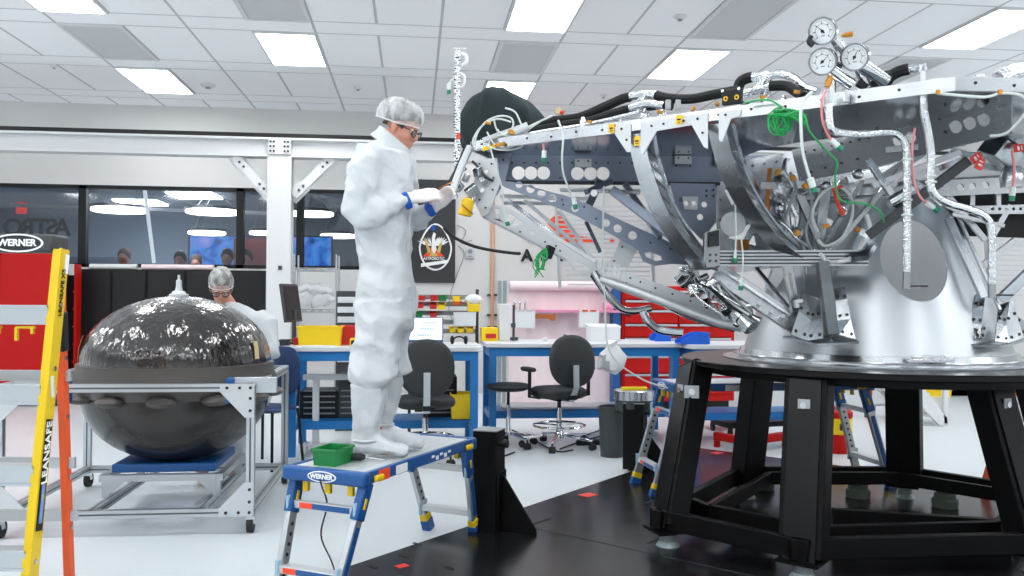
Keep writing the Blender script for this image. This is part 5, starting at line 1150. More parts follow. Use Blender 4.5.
# --- top deck and rim
RL, RR, RN = PZ(472, 146.5, LZ), PZ(955, 84, LZ), PZ(1180, 88, LZ)
cz = ctr+Vector((0, 0, LZ)); back = GV(-.05, .9)
deck = [RL, RR, RN, RN+GV(1.6, 1.3), 2*cz-RL+GV(-.1, .2), 2*cz-RR, P(720, 150, 6.7), P(712, 150, 5.46), RL+GV(.12, .36)]
for v in deck: v.z = LZ
inw = (cz-(RL+RR)/2); inw.z = 0; rimd = (RR-RL).normalized(); inn = Vector((-rimd.y, rimd.x, 0)); inn = inn if inn.dot(inw) > 0 else -inn
M['deck_mirror'] = mat('polished_deck', '#8f979f', .12, metal=1., var=(2, .1, .04))
_cu = bpy.data.curves.new('top_deck', 'CURVE'); _cu.dimensions = '2D'; _cu.fill_mode = 'BOTH'; _cu.extrude = .007
_hc = G(AX+.02, AD+.12)  # opening sized to let ceiling light down into the cone
for loop in ([(v.x, v.y) for v in deck], [(_hc.x+.74*math.cos(k*PI/24), _hc.y+.74*math.sin(k*PI/24)) for k in range(48)]):
    s_ = _cu.splines.new('POLY'); s_.points.add(len(loop)-1); s_.use_cyclic_u = True
    for i, (a, c) in enumerate(loop): s_.points[i].co = (a-ctr.x, c-ctr.y, 0, 1)
_o = bpy.data.objects.new('top_deck', _cu); col.objects.link(_o); bpy.context.view_layer.update()
_me = bpy.data.meshes.new_from_object(_o.evaluated_get(bpy.context.evaluated_depsgraph_get())); bpy.data.objects.remove(_o)
b = MB(); b.add([Vector((q.co.x+ctr.x, q.co.y+ctr.y, LZ+q.co.z)) for q in _me.vertices], [list(f.vertices) for f in _me.polygons]); bpy.data.meshes.remove(_me); part(b, 'top_deck', 'deck_mirror')
rim_h = .056
for i in range(len(deck)):
    p, q = deck[i], deck[(i+1) % len(deck)]; b = MB().mat('alu'); b.beam(p, q, .016, rim_h, ext=.004)
    if i < 2:
        d_ = (q-p).normalized(); n_ = Vector((d_.y, -d_.x, 0)); n_ = n_ if n_.dot(CAM-p) > 0 else -n_; L_ = (q-p).length; b.mat('ink')
        k = int(L_/.16)
        for j in range(k): c_ = p+d_*(.08+j*.16)+Vector((0, 0, .004*(-1)**j)); b.cyl(c_+n_*.007, c_+n_*.0105, .0065, n=8)
    part(b, 'rim_bar', None)
def rim(px, dz=0., off=0.):   # point on the rim's near side at pixel column px
    a = PZ(px, 100, LZ); f = CR*((px-512)/F_PX)+CF; nrm = CU  # plane through the camera column
    pl = CU.cross(f); t = (CAM-RL).dot(pl)/(RR-RL).dot(pl); return RL.lerp(RR, t)+Vector((0, 0, dz))-inn*off
# labels on the rim
for px, w_ in ((492, 0), (613.5, 1), (681, 1), (630, 2)):
    c_ = rim(px, -.004, .021) if w_ != 2 else P(637, 141, dr(637)-.03); b = MB().mat('tag_yellow')
    if w_ == 0: b.beam(c_-rimd*.05-Vector((0, 0, .025)), c_+rimd*.04-Vector((0, 0, .012)), .006, .022)
    else:
        b.beam(c_-rimd*.016, c_+rimd*.016, .003, .046); b.mat('ink'); b.beam(c_-rimd*.01-inn*.002, c_+rimd*.01-inn*.002, .002, .008); b.beam(c_-rimd*.008-inn*.002-Vector((0, 0, .013)), c_+rimd*.008-inn*.002-Vector((0, 0, .013)), .002, .004)
    part(b, 'yellow_label')
for px in (797, 823, 938, 1000): c_ = P(px, 86 if px > 900 else 95, dr(min(px, 955))-.03); 
# --- curved outer straps with gussets and ribbed webs
def strap(curve, d0, d1, name):
    n = len(curve); cs = spline([P(a, c, d0+(d1-d0)*i/(n-1)) for i, (a, c) in enumerate(curve)], 6)
    wv = rimd*.046
    def ribbon(mb, pts, half, tv):
        rings = [[p-half-tv, p+half-tv, p+half+tv, p-half+tv] for p in pts]; mb.loft(rings)
    b = MB(); ribbon(b, cs, wv, inn*.005); o = part(b, name, 'alu_bright')
    b = MB()
    for s_ in (-1, 1):
        off = rimd*.03*s_
        A = [p+off+inn*.006 for p in cs]; Bk = [p+off+inn*.13+Vector((0, 0, .02)) for p in cs]
        vs = []; m_ = len(A)
        for th in (-.002, .002): vs += [p+rimd*th for p in A]+[p+rimd*th for p in Bk]
        fs = [[i, i+1, m_+i+1, m_+i] for i in range(m_-1)]+[[2*m_+i, 3*m_+i, 3*m_+i+1, 2*m_+i+1] for i in range(m_-1)]
        b.add(vs, fs)
    b.build('strap_web', 'alu', o)
    b = MB(); ribbon(b, [p+inn*.132+Vector((0, 0, .02)) for p in cs], rimd*.042, inn*.003)
    for k in range(2, len(cs)-2, 4): b.beam(cs[k]+rimd*.034+inn*.01, cs[k+3 if k+3 < len(cs) else -1]+rimd*.034+inn*.125, .006, .012)
    b.build('strap_inner_flange', 'alu', o)
    return cs
S1c = strap([(636, 134), (641, 160), (648, 184), (658, 209), (672, 233), (688, 254), (703, 270)], dr(636)-.0, 4.62, 'curved_strap')
S2c = strap([(716, 124), (722, 150), (731, 178), (744, 203), (761, 227), (780, 247), (806, 266)], dr(716)-.0, 4.5, 'curved_strap')
for pts in (((600, 128), (650, 122), (650, 133), (636, 152), (629, 152), (616, 134), (606, 136)),):
    holed('gusset_plate', [(604, 127), (631, 124), (631, 152), (627, 152), (615, 134)], [], rim(620, 0, .012), inn, .006, 'alu_white', bolts=[(622, 129), (627, 140)])
holed('gusset_plate', [(641, 122), (708, 113), (708, 149), (704, 147), (692, 125), (657, 131), (643, 155), (641, 153)], [], rim(670, 0, .012), inn, .006, 'alu_white', bolts=[(652, 126), (664, 124), (684, 121), (698, 119), (703, 133)])
holed('gusset_plate', [(719, 112), (742, 109), (740, 116), (731, 119), (722, 142), (719, 140)], [], rim(730, 0, .012), inn, .006, 'alu_white', bolts=[(726, 115)])
# --- arm side panels
fwd = Vector((CF.x, CF.y, 0)).normalized()
pa = P(590, 157, 5.3)
holed('arm_panel', [(489, 151), (790, 156), (790, 176), (720, 184), (640, 184), (491, 183)], [circ(a, c, 6.6) for a, c in ((518.5, 173), (531, 173), (543.5, 173), (577.5, 173.5), (590.5, 173.5), (603, 173.5))], pa, fwd, .008, 'alu_blue', bolts=[(500+12*k, 163) for k in range(12)]+[(500, 178), (560, 178), (660, 166), (676, 166), (690, 166)])
b = MB(); b.beam(P(490, 182, 5.26), P(643, 183.5, 5.26), .02, .02); b.beam(P(643, 183.5, 5.26), P(720, 184, 5.2), .02, .02); part(b, 'arm_edge_tube', 'dark_grey')
pA, pB2 = P(792, 151, 5.03), P(1010, 103, 3.85); pB2.z = pA.z; dn_ = (pB2-pA).normalized(); n2 = Vector((dn_.y, -dn_.x, 0))
holed('arm_panel', [(792, 150), (1012, 101), (1012, 134), (960, 146), (872, 168), (800, 182)], [circ(a, c, r) for a, c, r in ((956, 127, 6.5), (970, 123.5, 6.5), (984, 120, 6.5), (898, 141, 5.5), (911, 137.5, 5.5))], pA, n2, .008, 'alu_dark', bolts=[(806+9*k, 152-2*k) for k in range(9)]+[(812, 172), (826, 168), (842, 163), (858, 159), (940, 119), (946, 132)])
for (x0, y0, x1, y1) in ((872, 100, 893, 107), (940, 113, 958, 119), (935, 116, 962, 119), (880, 124, 900, 128)): b = MB(); p = PP((x0+x1)/2, (y0+y1)/2, pA-n2*.02, n2); b.box(p, (.1, .03, .045), math.atan2(dn_.y, dn_.x)); part(b, 'sensor_bracket', 'alu', bevel=.004)
for (px, py) in ((583, 163), (683, 160), (723, 160)):
    b = MB().mat('alu_white'); p = P(px, py, 5.25); b.box(p, (.10, .02, .05), -YAW); b.mat('ink')
    for dx in (-.03, .03): b.cyl(p+GV(dx, -.01, .01), p+GV(dx, -.016, .01), .006, n=6)
    part(b, 'panel_bracket', None, bevel=.002)
# --- left end: end plates, sloping edge, latches
holed('end_plate', [(478, 160), (497, 158), (500, 184), (489, 214), (482, 217), (476, 205), (474, 182)], [circ(486, 172, 2.5, 10), circ(482, 190, 2.5, 10)], P(486, 185, 4.98), (fwd+rimd*.35), .01, 'alu_white', bolts=[(480, 164), (492, 164), (478, 176), (494, 178), (480, 200), (486, 208), (493, 190)])
holed('end_plate', [(489, 155), (512, 153), (505, 181), (497, 196), (492, 190)], [], P(498, 172, 5.08), (fwd-rimd*.2), .008, 'alu_blue', bolts=[(496, 160), (503, 160), (498, 170), (494, 178)])
b = MB(); b.tube([P(470, 147, 4.99), P(462, 165, 4.95), P(452, 192, 4.88)], .022, 10); part(b, 'edge_tube', 'alu_white')
b = MB(); b.tube([P(466, 150, 5.03), P(457, 172, 4.98), P(449, 186, 4.93)], .02, 8); part(b, 'edge_seal', 'black_rubber')
b = MB(); b.tube(spline([P(472, 161, 4.94), P(477, 166, 4.94), P(486, 177, 4.93), P(493, 181, 4.95)]), .008, 8); part(b, 'edge_cable', 'dark_grey')
for (px, py, s_) in ((458, 186, .05), (466, 178, .04), (472, 191, .06), (478, 172, .05), (469, 202, .05), (463, 168, .035), (483, 181, .04), (455, 195, .035)):
    b = MB(); b.box(P(px, py, 4.95), (s_, s_*.7, s_*1.2), R=Euler((px*.7, py*.3, px)).to_matrix()); part(b, 'latch_block', 'alu', bevel=.005)
b = MB(); b.lathe([(0, -.05), (.036, -.05), (.04, -.04), (.034, .04), (.02, .05), (0, .05)], P(466.5, 207, 4.92), 18, R=Matrix.Rotation(.2, 3, 'Y')); part(b, 'amber_cap', 'tag_yellow', label='amber yellow protective cap')
b = MB(); b.tube(spline([P(462, 205, 4.88), P(468, 210, 4.86), P(473, 214, 4.88)]), .004, 6); part(b, 'cap_lanyard', 'kapton_dark')
# --- pocketed radial beam with a string of holes
holed('radial_beam', [(497, 181), (512, 182), (566, 196), (589, 205), (620, 220), (660, 238), (700, 256), (716, 262), (712, 268), (690, 265), (672, 264), (654, 266), (643, 261), (638, 250), (609, 233), (575, 215), (548, 204), (505, 187)],
      [circ(a, c, r) for a, c, r in ((519, 184.8, 3.4), (530.5, 189, 4.2), (541.5, 193.6, 4.2), (552.5, 198.6, 4.3), (575, 208.5, 3.8), (606, 223, 4.0), (617.5, 228.5, 4.2), (632.5, 235.5, 4.4))]+[[(644, 253), (650, 252), (661, 256), (662, 260), (655, 261), (646, 257)]], P(600, 220, 5.02), fwd, .02, 'alu_blue', bolts=[(562, 200), (563, 205), (584, 207), (596, 219), (650, 243), (670, 249), (684, 258)])
def B2(px, py, d, qx, qy, e_, w_, h_, name, m, up=None): b = MB(); b.beam(P(px, py, d), P(qx, qy, e_), w_, h_, up=up or CF); return part(b, name, m, bevel=.002)
B2(612, 190, 5.05, 706, 262, 4.8, .05, .05, 'lattice_strut', 'alu_blue'); B2(588, 207, 5.05, 600, 182, 5.2, .045, .04, 'lattice_strut', 'alu_blue'); B2(586, 192, 5.08, 611, 182, 5.2, .03, .035, 'lattice_strut', 'alu_blue')
B2(625, 184, 5.15, 660, 238, 5.0, .035, .04, 'lattice_strut', 'alu_blue'); B2(648, 184, 5.15, 700, 250, 4.9, .035, .04, 'lattice_strut', 'alu_dark'); B2(596, 191, 5.1, 640, 193, 5.1, .02, .03, 'lattice_strut', 'alu'); B2(560, 190, 5.3, 640, 191, 5.3, .02, .03, 'lattice_strut', 'alu_white')
b = MB(); b.cyl(P(594, 193, 5.02), P(594, 193, 4.98), .02, n=18); part(b, 'pivot', 'steel')
# --- lower silver truss plate with triangular pockets
tri = [[(493, 208), (500, 209), (497, 217)], [(502, 210), (508, 211), (500, 220)], [(509, 213), (516, 217), (508, 224)], [(517, 218), (524, 222), (514, 228), (511, 226)], [(503, 221), (507, 225), (499, 219)]]
holed('lower_truss', [(481, 210), (491, 204), (511, 209), (530, 220), (548, 234), (566, 247), (585, 258), (604, 267), (606, 274), (588, 276), (574, 270), (567, 260), (483, 217)], tri+[circ(532, 233, 2.6, 12), [(573, 264), (577, 261), (586, 265), (590, 269), (585, 272), (576, 269)]], P(540, 235, 5.1), fwd, .02, 'alu_white', bolts=[(488, 214), (545, 242), (560, 251), (556, 246), (598, 271), (520, 232)])
b = MB(); b.beam(P(483, 217, 5.06), P(566, 260, 5.02), .03, .012); part(b, 'lower_truss_flange', 'alu_dark')
for (x0, y0, x1, y1, dd, m) in ((508, 200, 560, 240, 5.4, 'alu'), (560, 212, 592, 258, 5.35, 'alu_white'), (524, 200, 590, 256, 5.5, 'alu_white'), (586, 222, 600, 252, 5.3, 'alu'), (500, 196, 588, 199, 5.5, 'alu_white'), (504, 203, 590, 204, 5.6, 'alu'), (540, 228, 596, 262, 5.25, 'alu_white')): B2(x0, y0, dd, x1, y1, dd-.1, .024, .02, 'truss_strut', m)
holed('web_plate', [(620, 240), (637, 250), (628, 268), (610, 264)], [], P(622, 255, 5.15), fwd, .01, 'alu_white', bolts=[(622, 247), (614, 261)])
holed('hole_bracket', [(598, 261), (620, 265), (618, 278), (596, 273)], [circ(601+5*k, 265+k*1.1, 1.5, 10) for k in range(4)]+[circ(600+5*k, 270+k*1.1, 1.5, 10) for k in range(4)], P(608, 269, 4.95), fwd, .02, 'alu_white')
holed('flat_panel', [(622, 271), (660, 284), (716, 305), (722, 320), (690, 312), (618, 285)], [], P(660, 290, 4.95), fwd, .02, 'alu_white', bolts=[(630, 278), (640, 282), (655, 288), (672, 294), (690, 301), (706, 308), (626, 283), (650, 292), (680, 304)])
b = MB(); b.tube([P(600, 279, 4.9), P(612, 283, 4.9), P(640, 293, 4.88), P(680, 308, 4.85), P(718, 322, 4.8), P(742, 327, 4.75)], [.02, .028, .028, .026, .028, .03], 14); part(b, 'landing_strut', 'alu_white')
b = MB(); b.tube(spline([P(594, 272, 4.94), P(602, 286, 4.92), P(613, 301, 4.9), P(622, 309, 4.9), P(634, 311, 4.9), P(651, 308, 4.9)]), .02, 10); part(b, 'curved_pipe', 'alu_dark')
b = MB(); b.tube(spline([P(592, 275, 4.97), P(604, 292, 4.95), P(616, 306, 4.95), P(630, 315, 4.95)]), .014, 8); part(b, 'curved_pipe', 'black_rubber')
b = MB(); b.tube(spline([P(643, 311, 4.88), P(648, 321, 4.88), P(660, 330, 4.88), P(683, 333, 4.85)]), .023, 10); part(b, 'curved_pipe', 'alu')
b = MB(); b.tube(spline([P(655, 300, 4.9), P(690, 318, 4.86), P(735, 330, 4.8)]), .012, 8); part(b, 'thin_pipe', 'steel')
# node where the struts meet, left of the cone
for i, (x0, y0, x1, y1, d0, d1, r, m) in enumerate(((703, 283, 730, 305, 4.75, 4.6, .045, 'foil'), (730, 305, 752, 328, 4.6, 4.5, .055, 'steel'), (720, 300, 760, 322, 4.7, 4.6, .03, 'steel'), (690, 285, 712, 290, 4.85, 4.8, .05, 'alu_dark'))):
    b = MB(); r *= .68; b.cyl(P(x0, y0, d0), P(x1, y1, d1), r, n=16); q = P(x0, y0, d0).lerp(P(x1, y1, d1), .5); dd = (P(x1, y1, d1)-P(x0, y0, d0)).normalized(); b.cyl(q-dd*.012, q+dd*.012, r*1.25, n=16); b.cyl(P(x1, y1, d1)-dd*.02, P(x1, y1, d1), r*1.2, n=16); part(b, 'strut_joint', m)
holed('joint_cover', [(684, 270), (697, 266), (702, 283), (690, 290), (680, 281)], [], P(690, 280, 4.72), fwd+rimd*.3, .03, 'alu_dark', bolts=[(690, 273), (696, 280), (685, 282)])
holed('white_gusset', [(718, 305), (737, 308), (742, 322), (722, 320)], [circ(726, 312, 1.8, 10), circ(733, 314, 1.8, 10), circ(730, 317, 1.5, 10)], P(730, 312, 4.75), fwd, .01, 'alu_white')
# --- lower deck
z_l = P(790, 258, 4.45).z
Lq = [P(714, 258, 4.55), P(868, 258, 4.4), P(866, 258, 4.5), P(806, 258, 4.68), P(770, 258, 4.95), P(744, 258, 5.7), P(716, 258, 5.6)]
for v in Lq: v.z = z_l
b = MB(); b.plate([v+Vector((0, 0, -.03)) for v in Lq], .012, (0, 0, 1)); part(b, 'lower_deck', 'alu')
b = MB().mat('alu'); 
for k, zz in enumerate((.036, .018, .0, -.018, -.036)): b.beam(Lq[0]+Vector((0, 0, zz)), Lq[1]+Vector((0, 0, zz)), .03, .009)
b.mat('alu_shadow'); b.beam(Lq[0], Lq[1], .006, .078); part(b, 'lower_deck_edge', None)  # dark backing paints the shade between the ribs
holed('corner_fitting', [(704, 233), (719, 229), (719, 266), (706, 268), (703, 255)], [], P(712, 250, 4.5), fwd, .04, 'alu_dark', bolts=[(709, 255), (715, 255), (709, 261), (715, 261)])
holed('slot_block', [(709, 232), (719, 230), (719, 246), (709, 247)], [circ(711.5, 235, .9, 8), circ(716.5, 234, .9, 8)], P(714, 238, 4.46), fwd, .01, 'ink')
b = MB(); b.cyl(P(733, 224, 4.9), P(733, 224, 4.8), .068, n=40); b.mat('alu_dark') ; b.mats = []; part(b, 'round_cover', 'alu_dark')
b = MB(); b.box(P(743, 245, 4.7), (.05, .05, .06)); part(b, 'amber_block', 'kapton_dark', bevel=.004)
# central blue panel with window, seen between the straps
holed('bulkhead', [(670, 183), (715, 184), (716, 222), (702, 240), (690, 228), (676, 208)], [circ(686, 203.5, 2.8, 14), circ(694, 203.5, 2.8, 14), circ(704, 204.5, 3.0, 14), circ(700, 217, 3.3, 14)], P(690, 205, 5.0), fwd-rimd*.2, .01, 'alu_blue', bolts=[(706, 191), (713, 190), (706, 196), (713, 196)])
holed('hole_plate', [(682, 196.5), (698, 196.5), (697, 210), (684, 209.5)], [circ(686, 203.5, 2.8, 14), circ(694, 203.5, 2.8, 14)], P(690, 205, 4.96), fwd-rimd*.2, .006, 'alu_white')
holed('bulkhead', [(745, 160), (800, 150), (806, 182), (790, 196), (752, 190)], [], P(770, 170, 5.05), fwd-rimd*.4, .01, 'alu', bolts=[(752, 166), (764, 164), (776, 162), (788, 160), (758, 184), (772, 186), (790, 178)])
holed('back_bulkhead', [(714, 182), (800, 178), (802, 252), (718, 252)], [[(724, 190), (744, 188), (732, 206)], [(752, 190), (780, 188), (768, 210)], [(728, 238), (752, 222), (756, 246)], [(770, 226), (792, 208), (794, 244), (776, 246)]], P(760, 215, 5.25), fwd, .012, 'alu', bolts=[(720, 200), (720, 220), (746, 214), (762, 216), (798, 200)])
holed('back_bulkhead', [(804, 176), (905, 158), (890, 206), (806, 236)], [[(812, 184), (840, 180), (822, 208)], [(850, 178), (884, 170), (866, 200)]], P(850, 200, 5.3), fwd, .012, 'alu', bolts=[(845, 196), (832, 216)])
# --- interior struts between the decks: fans of bars between nodes
random.seed(11)
bars = [(742, 168, 800, 250, 'alu'), (748, 212, 812, 186, 'alu_dark'), (760, 186, 830, 184, 'alu'), (770, 245, 800, 200, 'alu_bright'), (800, 196, 826, 258, 'alu_dark'), (826, 184, 816, 262, 'alu'), (838, 250, 880, 182, 'alu_bright'), (826, 256, 900, 170, 'alu'),
        (822, 250, 862, 180, 'alu_dark'), (848, 254, 905, 196, 'alu_bright'), (812, 262, 780, 208, 'alu'), (790, 262, 744, 200, 'alu_dark'), (846, 180, 905, 166, 'alu'), (800, 180, 905, 150, 'alu'), (870, 215, 915, 185, 'alu'), (736, 258, 764, 210, 'alu'), (858, 252, 842, 190, 'alu_dark'), (774, 196, 836, 226, 'alu'), (752, 232, 800, 262, 'alu_dark'), (800, 190, 770, 262, 'alu'), (880, 180, 925, 150, 'alu_dark')]
for i, (x0, y0, x1, y1, m) in enumerate(bars):
    dd = 4.62+.5*random.random(); B2(x0, y0, dd, x1, y1, dd+.25*(random.random()-.5), .022+.03*random.random(), .03, 'interior_strut', m)
for (px, py, r) in ((797, 233, .035), (826, 186, .03), (842, 212, .03), (858, 174, .03), (812, 256, .04), (780, 208, .03)): b = MB(); b.ell(P(px, py, 4.6), r, 12, 8); part(b, 'strut_node', 'alu')
for (pts, d_, r, m) in ((((818, 232), (812, 215), (820, 196), (836, 186), (850, 196), (852, 216), (842, 238), (826, 246), (818, 240)), 4.5, .008, 'white_wire'), (((812, 252), (806, 232), (812, 205), (806, 180)), 4.5, .007, 'grey_wire'), (((820, 254), (830, 262), (852, 258), (862, 244), (870, 230), (866, 214)), 4.42, .012, 'clear_bag'), (((790, 258), (784, 230), (790, 204), (796, 188), (790, 172)), 4.6, .009, 'grey_wire'), (((745, 188), (770, 214), (790, 230), (812, 262)), 4.55, .008, 'steel'), (((738, 186), (756, 206), (782, 228), (808, 246)), 4.7, .006, 'white_wire'), (((770, 168), (768, 190), (768, 214)), 4.7, .012, 'kapton_dark'), (((786, 160), (784, 172), (792, 186), (790, 200), (796, 216)), 4.65, .014, 'foil')):
    b = MB(); b.tube(spline([P(a, c, d_+.03*math.sin(a)) for a, c in pts]), r, 8); part(b, 'harness', m)
for (px, py) in ((797, 233), (826, 226), (842, 212), (858, 230), (778, 172), (793, 178), (805, 186), (880, 180)): b = MB(); b.box(P(px, py, 4.48), (.03, .02, .022), R=Euler((0, px, 0)).to_matrix()); part(b, 'amber_clip', 'kapton')
b = MB(); b.ell(P(780, 188, 4.75), (.06, .06, .08), 16, 10); part(b, 'foil_valve', 'foil'); b = MB(); b.lathe([(0, -.12), (.03, -.12), (.045, -.05), (.045, .05), (.03, .09), (0, .1)], P(792, 210, 4.7), 16); part(b, 'valve_body', 'steel')
b = MB(); b.tube([P(850, 258, 4.35), P(866, 255, 4.34), P(872, 246, 4.34), P(870, 236, 4.36), P(862, 232, 4.4)], .025, 4); part(b, 'loop_bracket', 'alu')
b = MB(); b.tube(spline([P(834, 190, 4.45), P(838, 203, 4.43), P(843, 215, 4.42)]), .009, 6); b.tube([P(833, 190, 4.45), P(842, 186, 4.45)], .009, 6); part(b, 'red_pin', 'tag_red', label='red removable pin')
b = MB(); b.box(P(774, 238, 4.5), (.012, .012, .11)); part(b, 'red_pin', 'tag_red', label='red removable pin')
random.seed(21)
for k in range(30):
    f_ = random.random(); px, py = 688+66*f_+random.uniform(-8, 8), 276+50*f_+random.uniform(-12, 8); p = P(px, py, 4.62+random.uniform(-.06, .12)); r_ = random.uniform(.012, .028); v = Vector((random.uniform(-1, 1), random.uniform(-1, 1), random.uniform(-1, 1))).normalized()
    b = MB()
    if k % 2: b.cyl(p-v*.03, p+v*.03, r_, n=12); b.cyl(p+v*.03, p+v*.04, r_*1.25, n=6)
    else: b.box(p, (r_*2.4, r_*1.6, r_*1.8), R=Euler(tuple(v*3)).to_matrix())
    part(b, 'joint_fitting', random.choice(['foil', 'steel', 'alu', 'alu_dark', 'foil']), bevel=.002)
for k in range(7):
    x0, y0 = 690+random.uniform(0, 30), 278+random.uniform(0, 14); b = MB(); b.tube(spline([P(x0, y0, 4.6), P(x0+14+random.uniform(-6, 6), y0+14+random.uniform(-8, 4), 4.55), P(x0+32, y0+26+random.uniform(-6, 8), 4.5)]), .006, 6); part(b, 'joint_cable', random.choice(['white_wire', 'foil', 'grey_wire', 'hose_black']))
# --- legs from lower deck to the base ring
B2(716, 271, 4.72, 800, 328, 4.6, .1, .06, 'channel_strut', 'alu'); b = MB(); b.beam(P(722, 270, 4.66), P(797, 320, 4.55), .012, .03, up=CF); part(b, 'channel_flange', 'alu_bright')
for (px, py) in ((760, 303), (772, 311), (783, 316)): b = MB(); b.cyl(P(px, py, 4.58), P(px, py, 4.52), .012, n=8); part(b, 'strut_bolt', 'steel')
B2(822, 262, 4.35, 832, 335, 4.28, .055, .05, 'vertical_strut', 'alu_shadow')  # darkened metal stands in for a dark reflection
holed('slotted_strut', [(783, 266), (791, 266), (801, 318), (793, 320)], [[(786.5, 273), (789.5, 273), (794.5, 298), (791.5, 298)]], P(792, 290, 4.5), fwd, .04, 'alu'); B2(756, 268, 4.9, 792, 312, 4.7, .02, .03, 'thin_strut', 'alu'); B2(806, 268, 4.7, 800, 318, 4.5, .012, .012, 'thin_strut', 'steel')
holed('white_block', [(794, 300), (802, 299), (803, 307), (795, 308)], [circ(798.5, 303.5, 1.2, 8)], P(798, 303, 4.4), fwd, .03, 'alu_white')
part_n = []
def gusset_cluster(cx, cy, d, sc_=1., flip=1):
    base = P(cx, cy, d)
    def Q(dx, dy, dd=0.): return P(cx+dx*sc_*flip, cy+dy*sc_, d+dd)
    for pts in ([(-26, 2, 0), (-10, 8, -.05), (-6, -12, .0), (-18, -22, .05)], [(-10, 8, -.05), (6, 6, -.06), (4, -14, 0), (-6, -12, 0)], [(-6, -12, 0), (4, -14, 0), (2, -34, .08), (-10, -38, .08)], [(-18, -22, .05), (-6, -12, 0), (-10, -38, .08), (-16, -40, .1)], [(22, 2, -.04), (38, 6, 0), (33, -14, .02), (20, -12, 0)], [(20, -12, 0), (33, -14, .02), (30, -34, .06), (18, -32, .04)], [(22, 2, -.04), (20, -12, 0), (12, -10, .08), (14, 4, .06)], [(-26, 2, 0), (-18, -22, .05), (-28, -16, .1)], [(18, -32, .04), (30, -34, .06), (27, -46, .1), (17, -44, .1)]):
        b = MB().mat(['alu', 'steel', 'alu_bright', 'alu_dark'][len(part_n)%4]); part_n.append(1); q = [Q(*p) for p in pts]; b.plate(q, .008); b.mat('ink'); m_ = sum(q, Vector())/len(q); n_ = (q[1]-q[0]).cross(q[2]-q[0]).normalized(); n_ = n_ if n_.dot(CAM-m_) > 0 else -n_
        for v in q[:2]: c_ = v.lerp(m_, .45); b.cyl(c_+n_*.003, c_+n_*.008, .008, n=8)
        part(b, 'gusset', None)
    b = MB(); b.plate([Q(-34, 4, .06), Q(0, 12, -.1), Q(42, 10, -.02), Q(36, 4, .1), Q(0, 2, .15)], .012); part(b, 'foot_plate', 'alu_dark')
gusset_cluster(817, 333, 4.32); gusset_cluster(1000, 336, 4.5, .9, -1)
# --- cone with four round openings and its base rings
zc0, zc1 = STZ+.055, P(872, 205, AD).z
def cone_r(z): return .735+(.47-.735)*(z-zc0)/(P(872, 215, AD).z-zc0)
b = MB(); N = 25; prof = [(cone_r(zc0+(zc1-zc0)*i/N), zc0+(zc1-zc0)*i/N) for i in range(N+1)]; prof2 = [(r-.012, z) for r, z in prof][::-1]
b.lathe(prof+prof2+[prof[0]], ctr, 128); cone = part(b, 'adapter_cone', 'cone')
# elliptical access holes cut straight through the wall
cut = MB(); nrm0 = (PP(915, 260, ctr+GV(.3, -.5, 1.5), GV(.25, -.97))-ctr); nrm0.z = 0; a0_ = math.atan2(nrm0.y, nrm0.x)
hc = P(919, 260, AD-.6); hz = hc.z; hdir = Vector((hc.x-ctr.x, hc.y-ctr.y, 0)).normalized(); hang = math.atan2(hdir.y, hdir.x)
for k in range(4):
    an = hang+k*PI/2; nv = Vector((math.cos(an), math.sin(an), 0)); tv = Vector((-nv.y, nv.x, 0)); c_ = ctr+Vector((0, 0, hz))
    def ellp(rr): return [c_+nv*rr+tv*(.175*math.cos(2*PI*i/40))+Vector((0, 0, .218*math.sin(2*PI*i/40))) for i in range(40)]
    cut.loft([ellp(.25), ellp(1.0)])
cutter = cut.build('cutter', 'cone'); apply_bool(cone, cutter)
cone.data.materials.clear(); cone.data.materials.append(M['cone']); cone.data.materials.append(M['cone_in'])
for f in cone.data.polygons:
    if f.normal.x*f.center.x+f.normal.y*f.center.y < -.3*math.hypot(f.center.x, f.center.y): f.material_index = 1
b = MB(); b.lathe([(.70, STZ+.002), (.79, STZ+.002), (.795, STZ+.012), (.795, STZ+.028), (.765, STZ+.03), (.755, STZ+.06), (.735, STZ+.062), (.70, STZ+.06), (.70, STZ+.002)], ctr, 96); part(b, 'base_ring', 'steel')
b = MB(); b.lathe([(.6, STZ+.001), (.86, STZ+.001), (.86, STZ+.008), (.6, STZ+.008), (.6, STZ+.001)], ctr, 96); part(b, 'base_flange', 'alu')
b = MB(); b.lathe([(0, STZ+.001), (.66, STZ+.001), (.66, STZ+.007), (0, STZ+.007)], ctr, 64); part(b, 'base_reflector', 'alu_bright')  # bright disc added to reflect light up inside the cone
b = MB(); b.beam(P(905, 361, 4.32), P(952, 360, 4.34), .05, .02); b.beam(P(912, 358, 4.33), P(946, 357, 4.35), .02, .02); part(b, 'ring_clamp', 'alu_bright', bevel=.003)
b = MB(); p = ctr+Vector((0, 0, zc1)); b.lathe([(cone_r(zc1)-.03, .0), (cone_r(zc1)-.02, 0), (cone_r(zc1)+.02, .01), (cone_r(zc1)+.02, .05), (cone_r(zc1)-.03, .05), (cone_r(zc1)-.03, 0)], p, 64); part(b, 'cone_top_ring', 'alu')
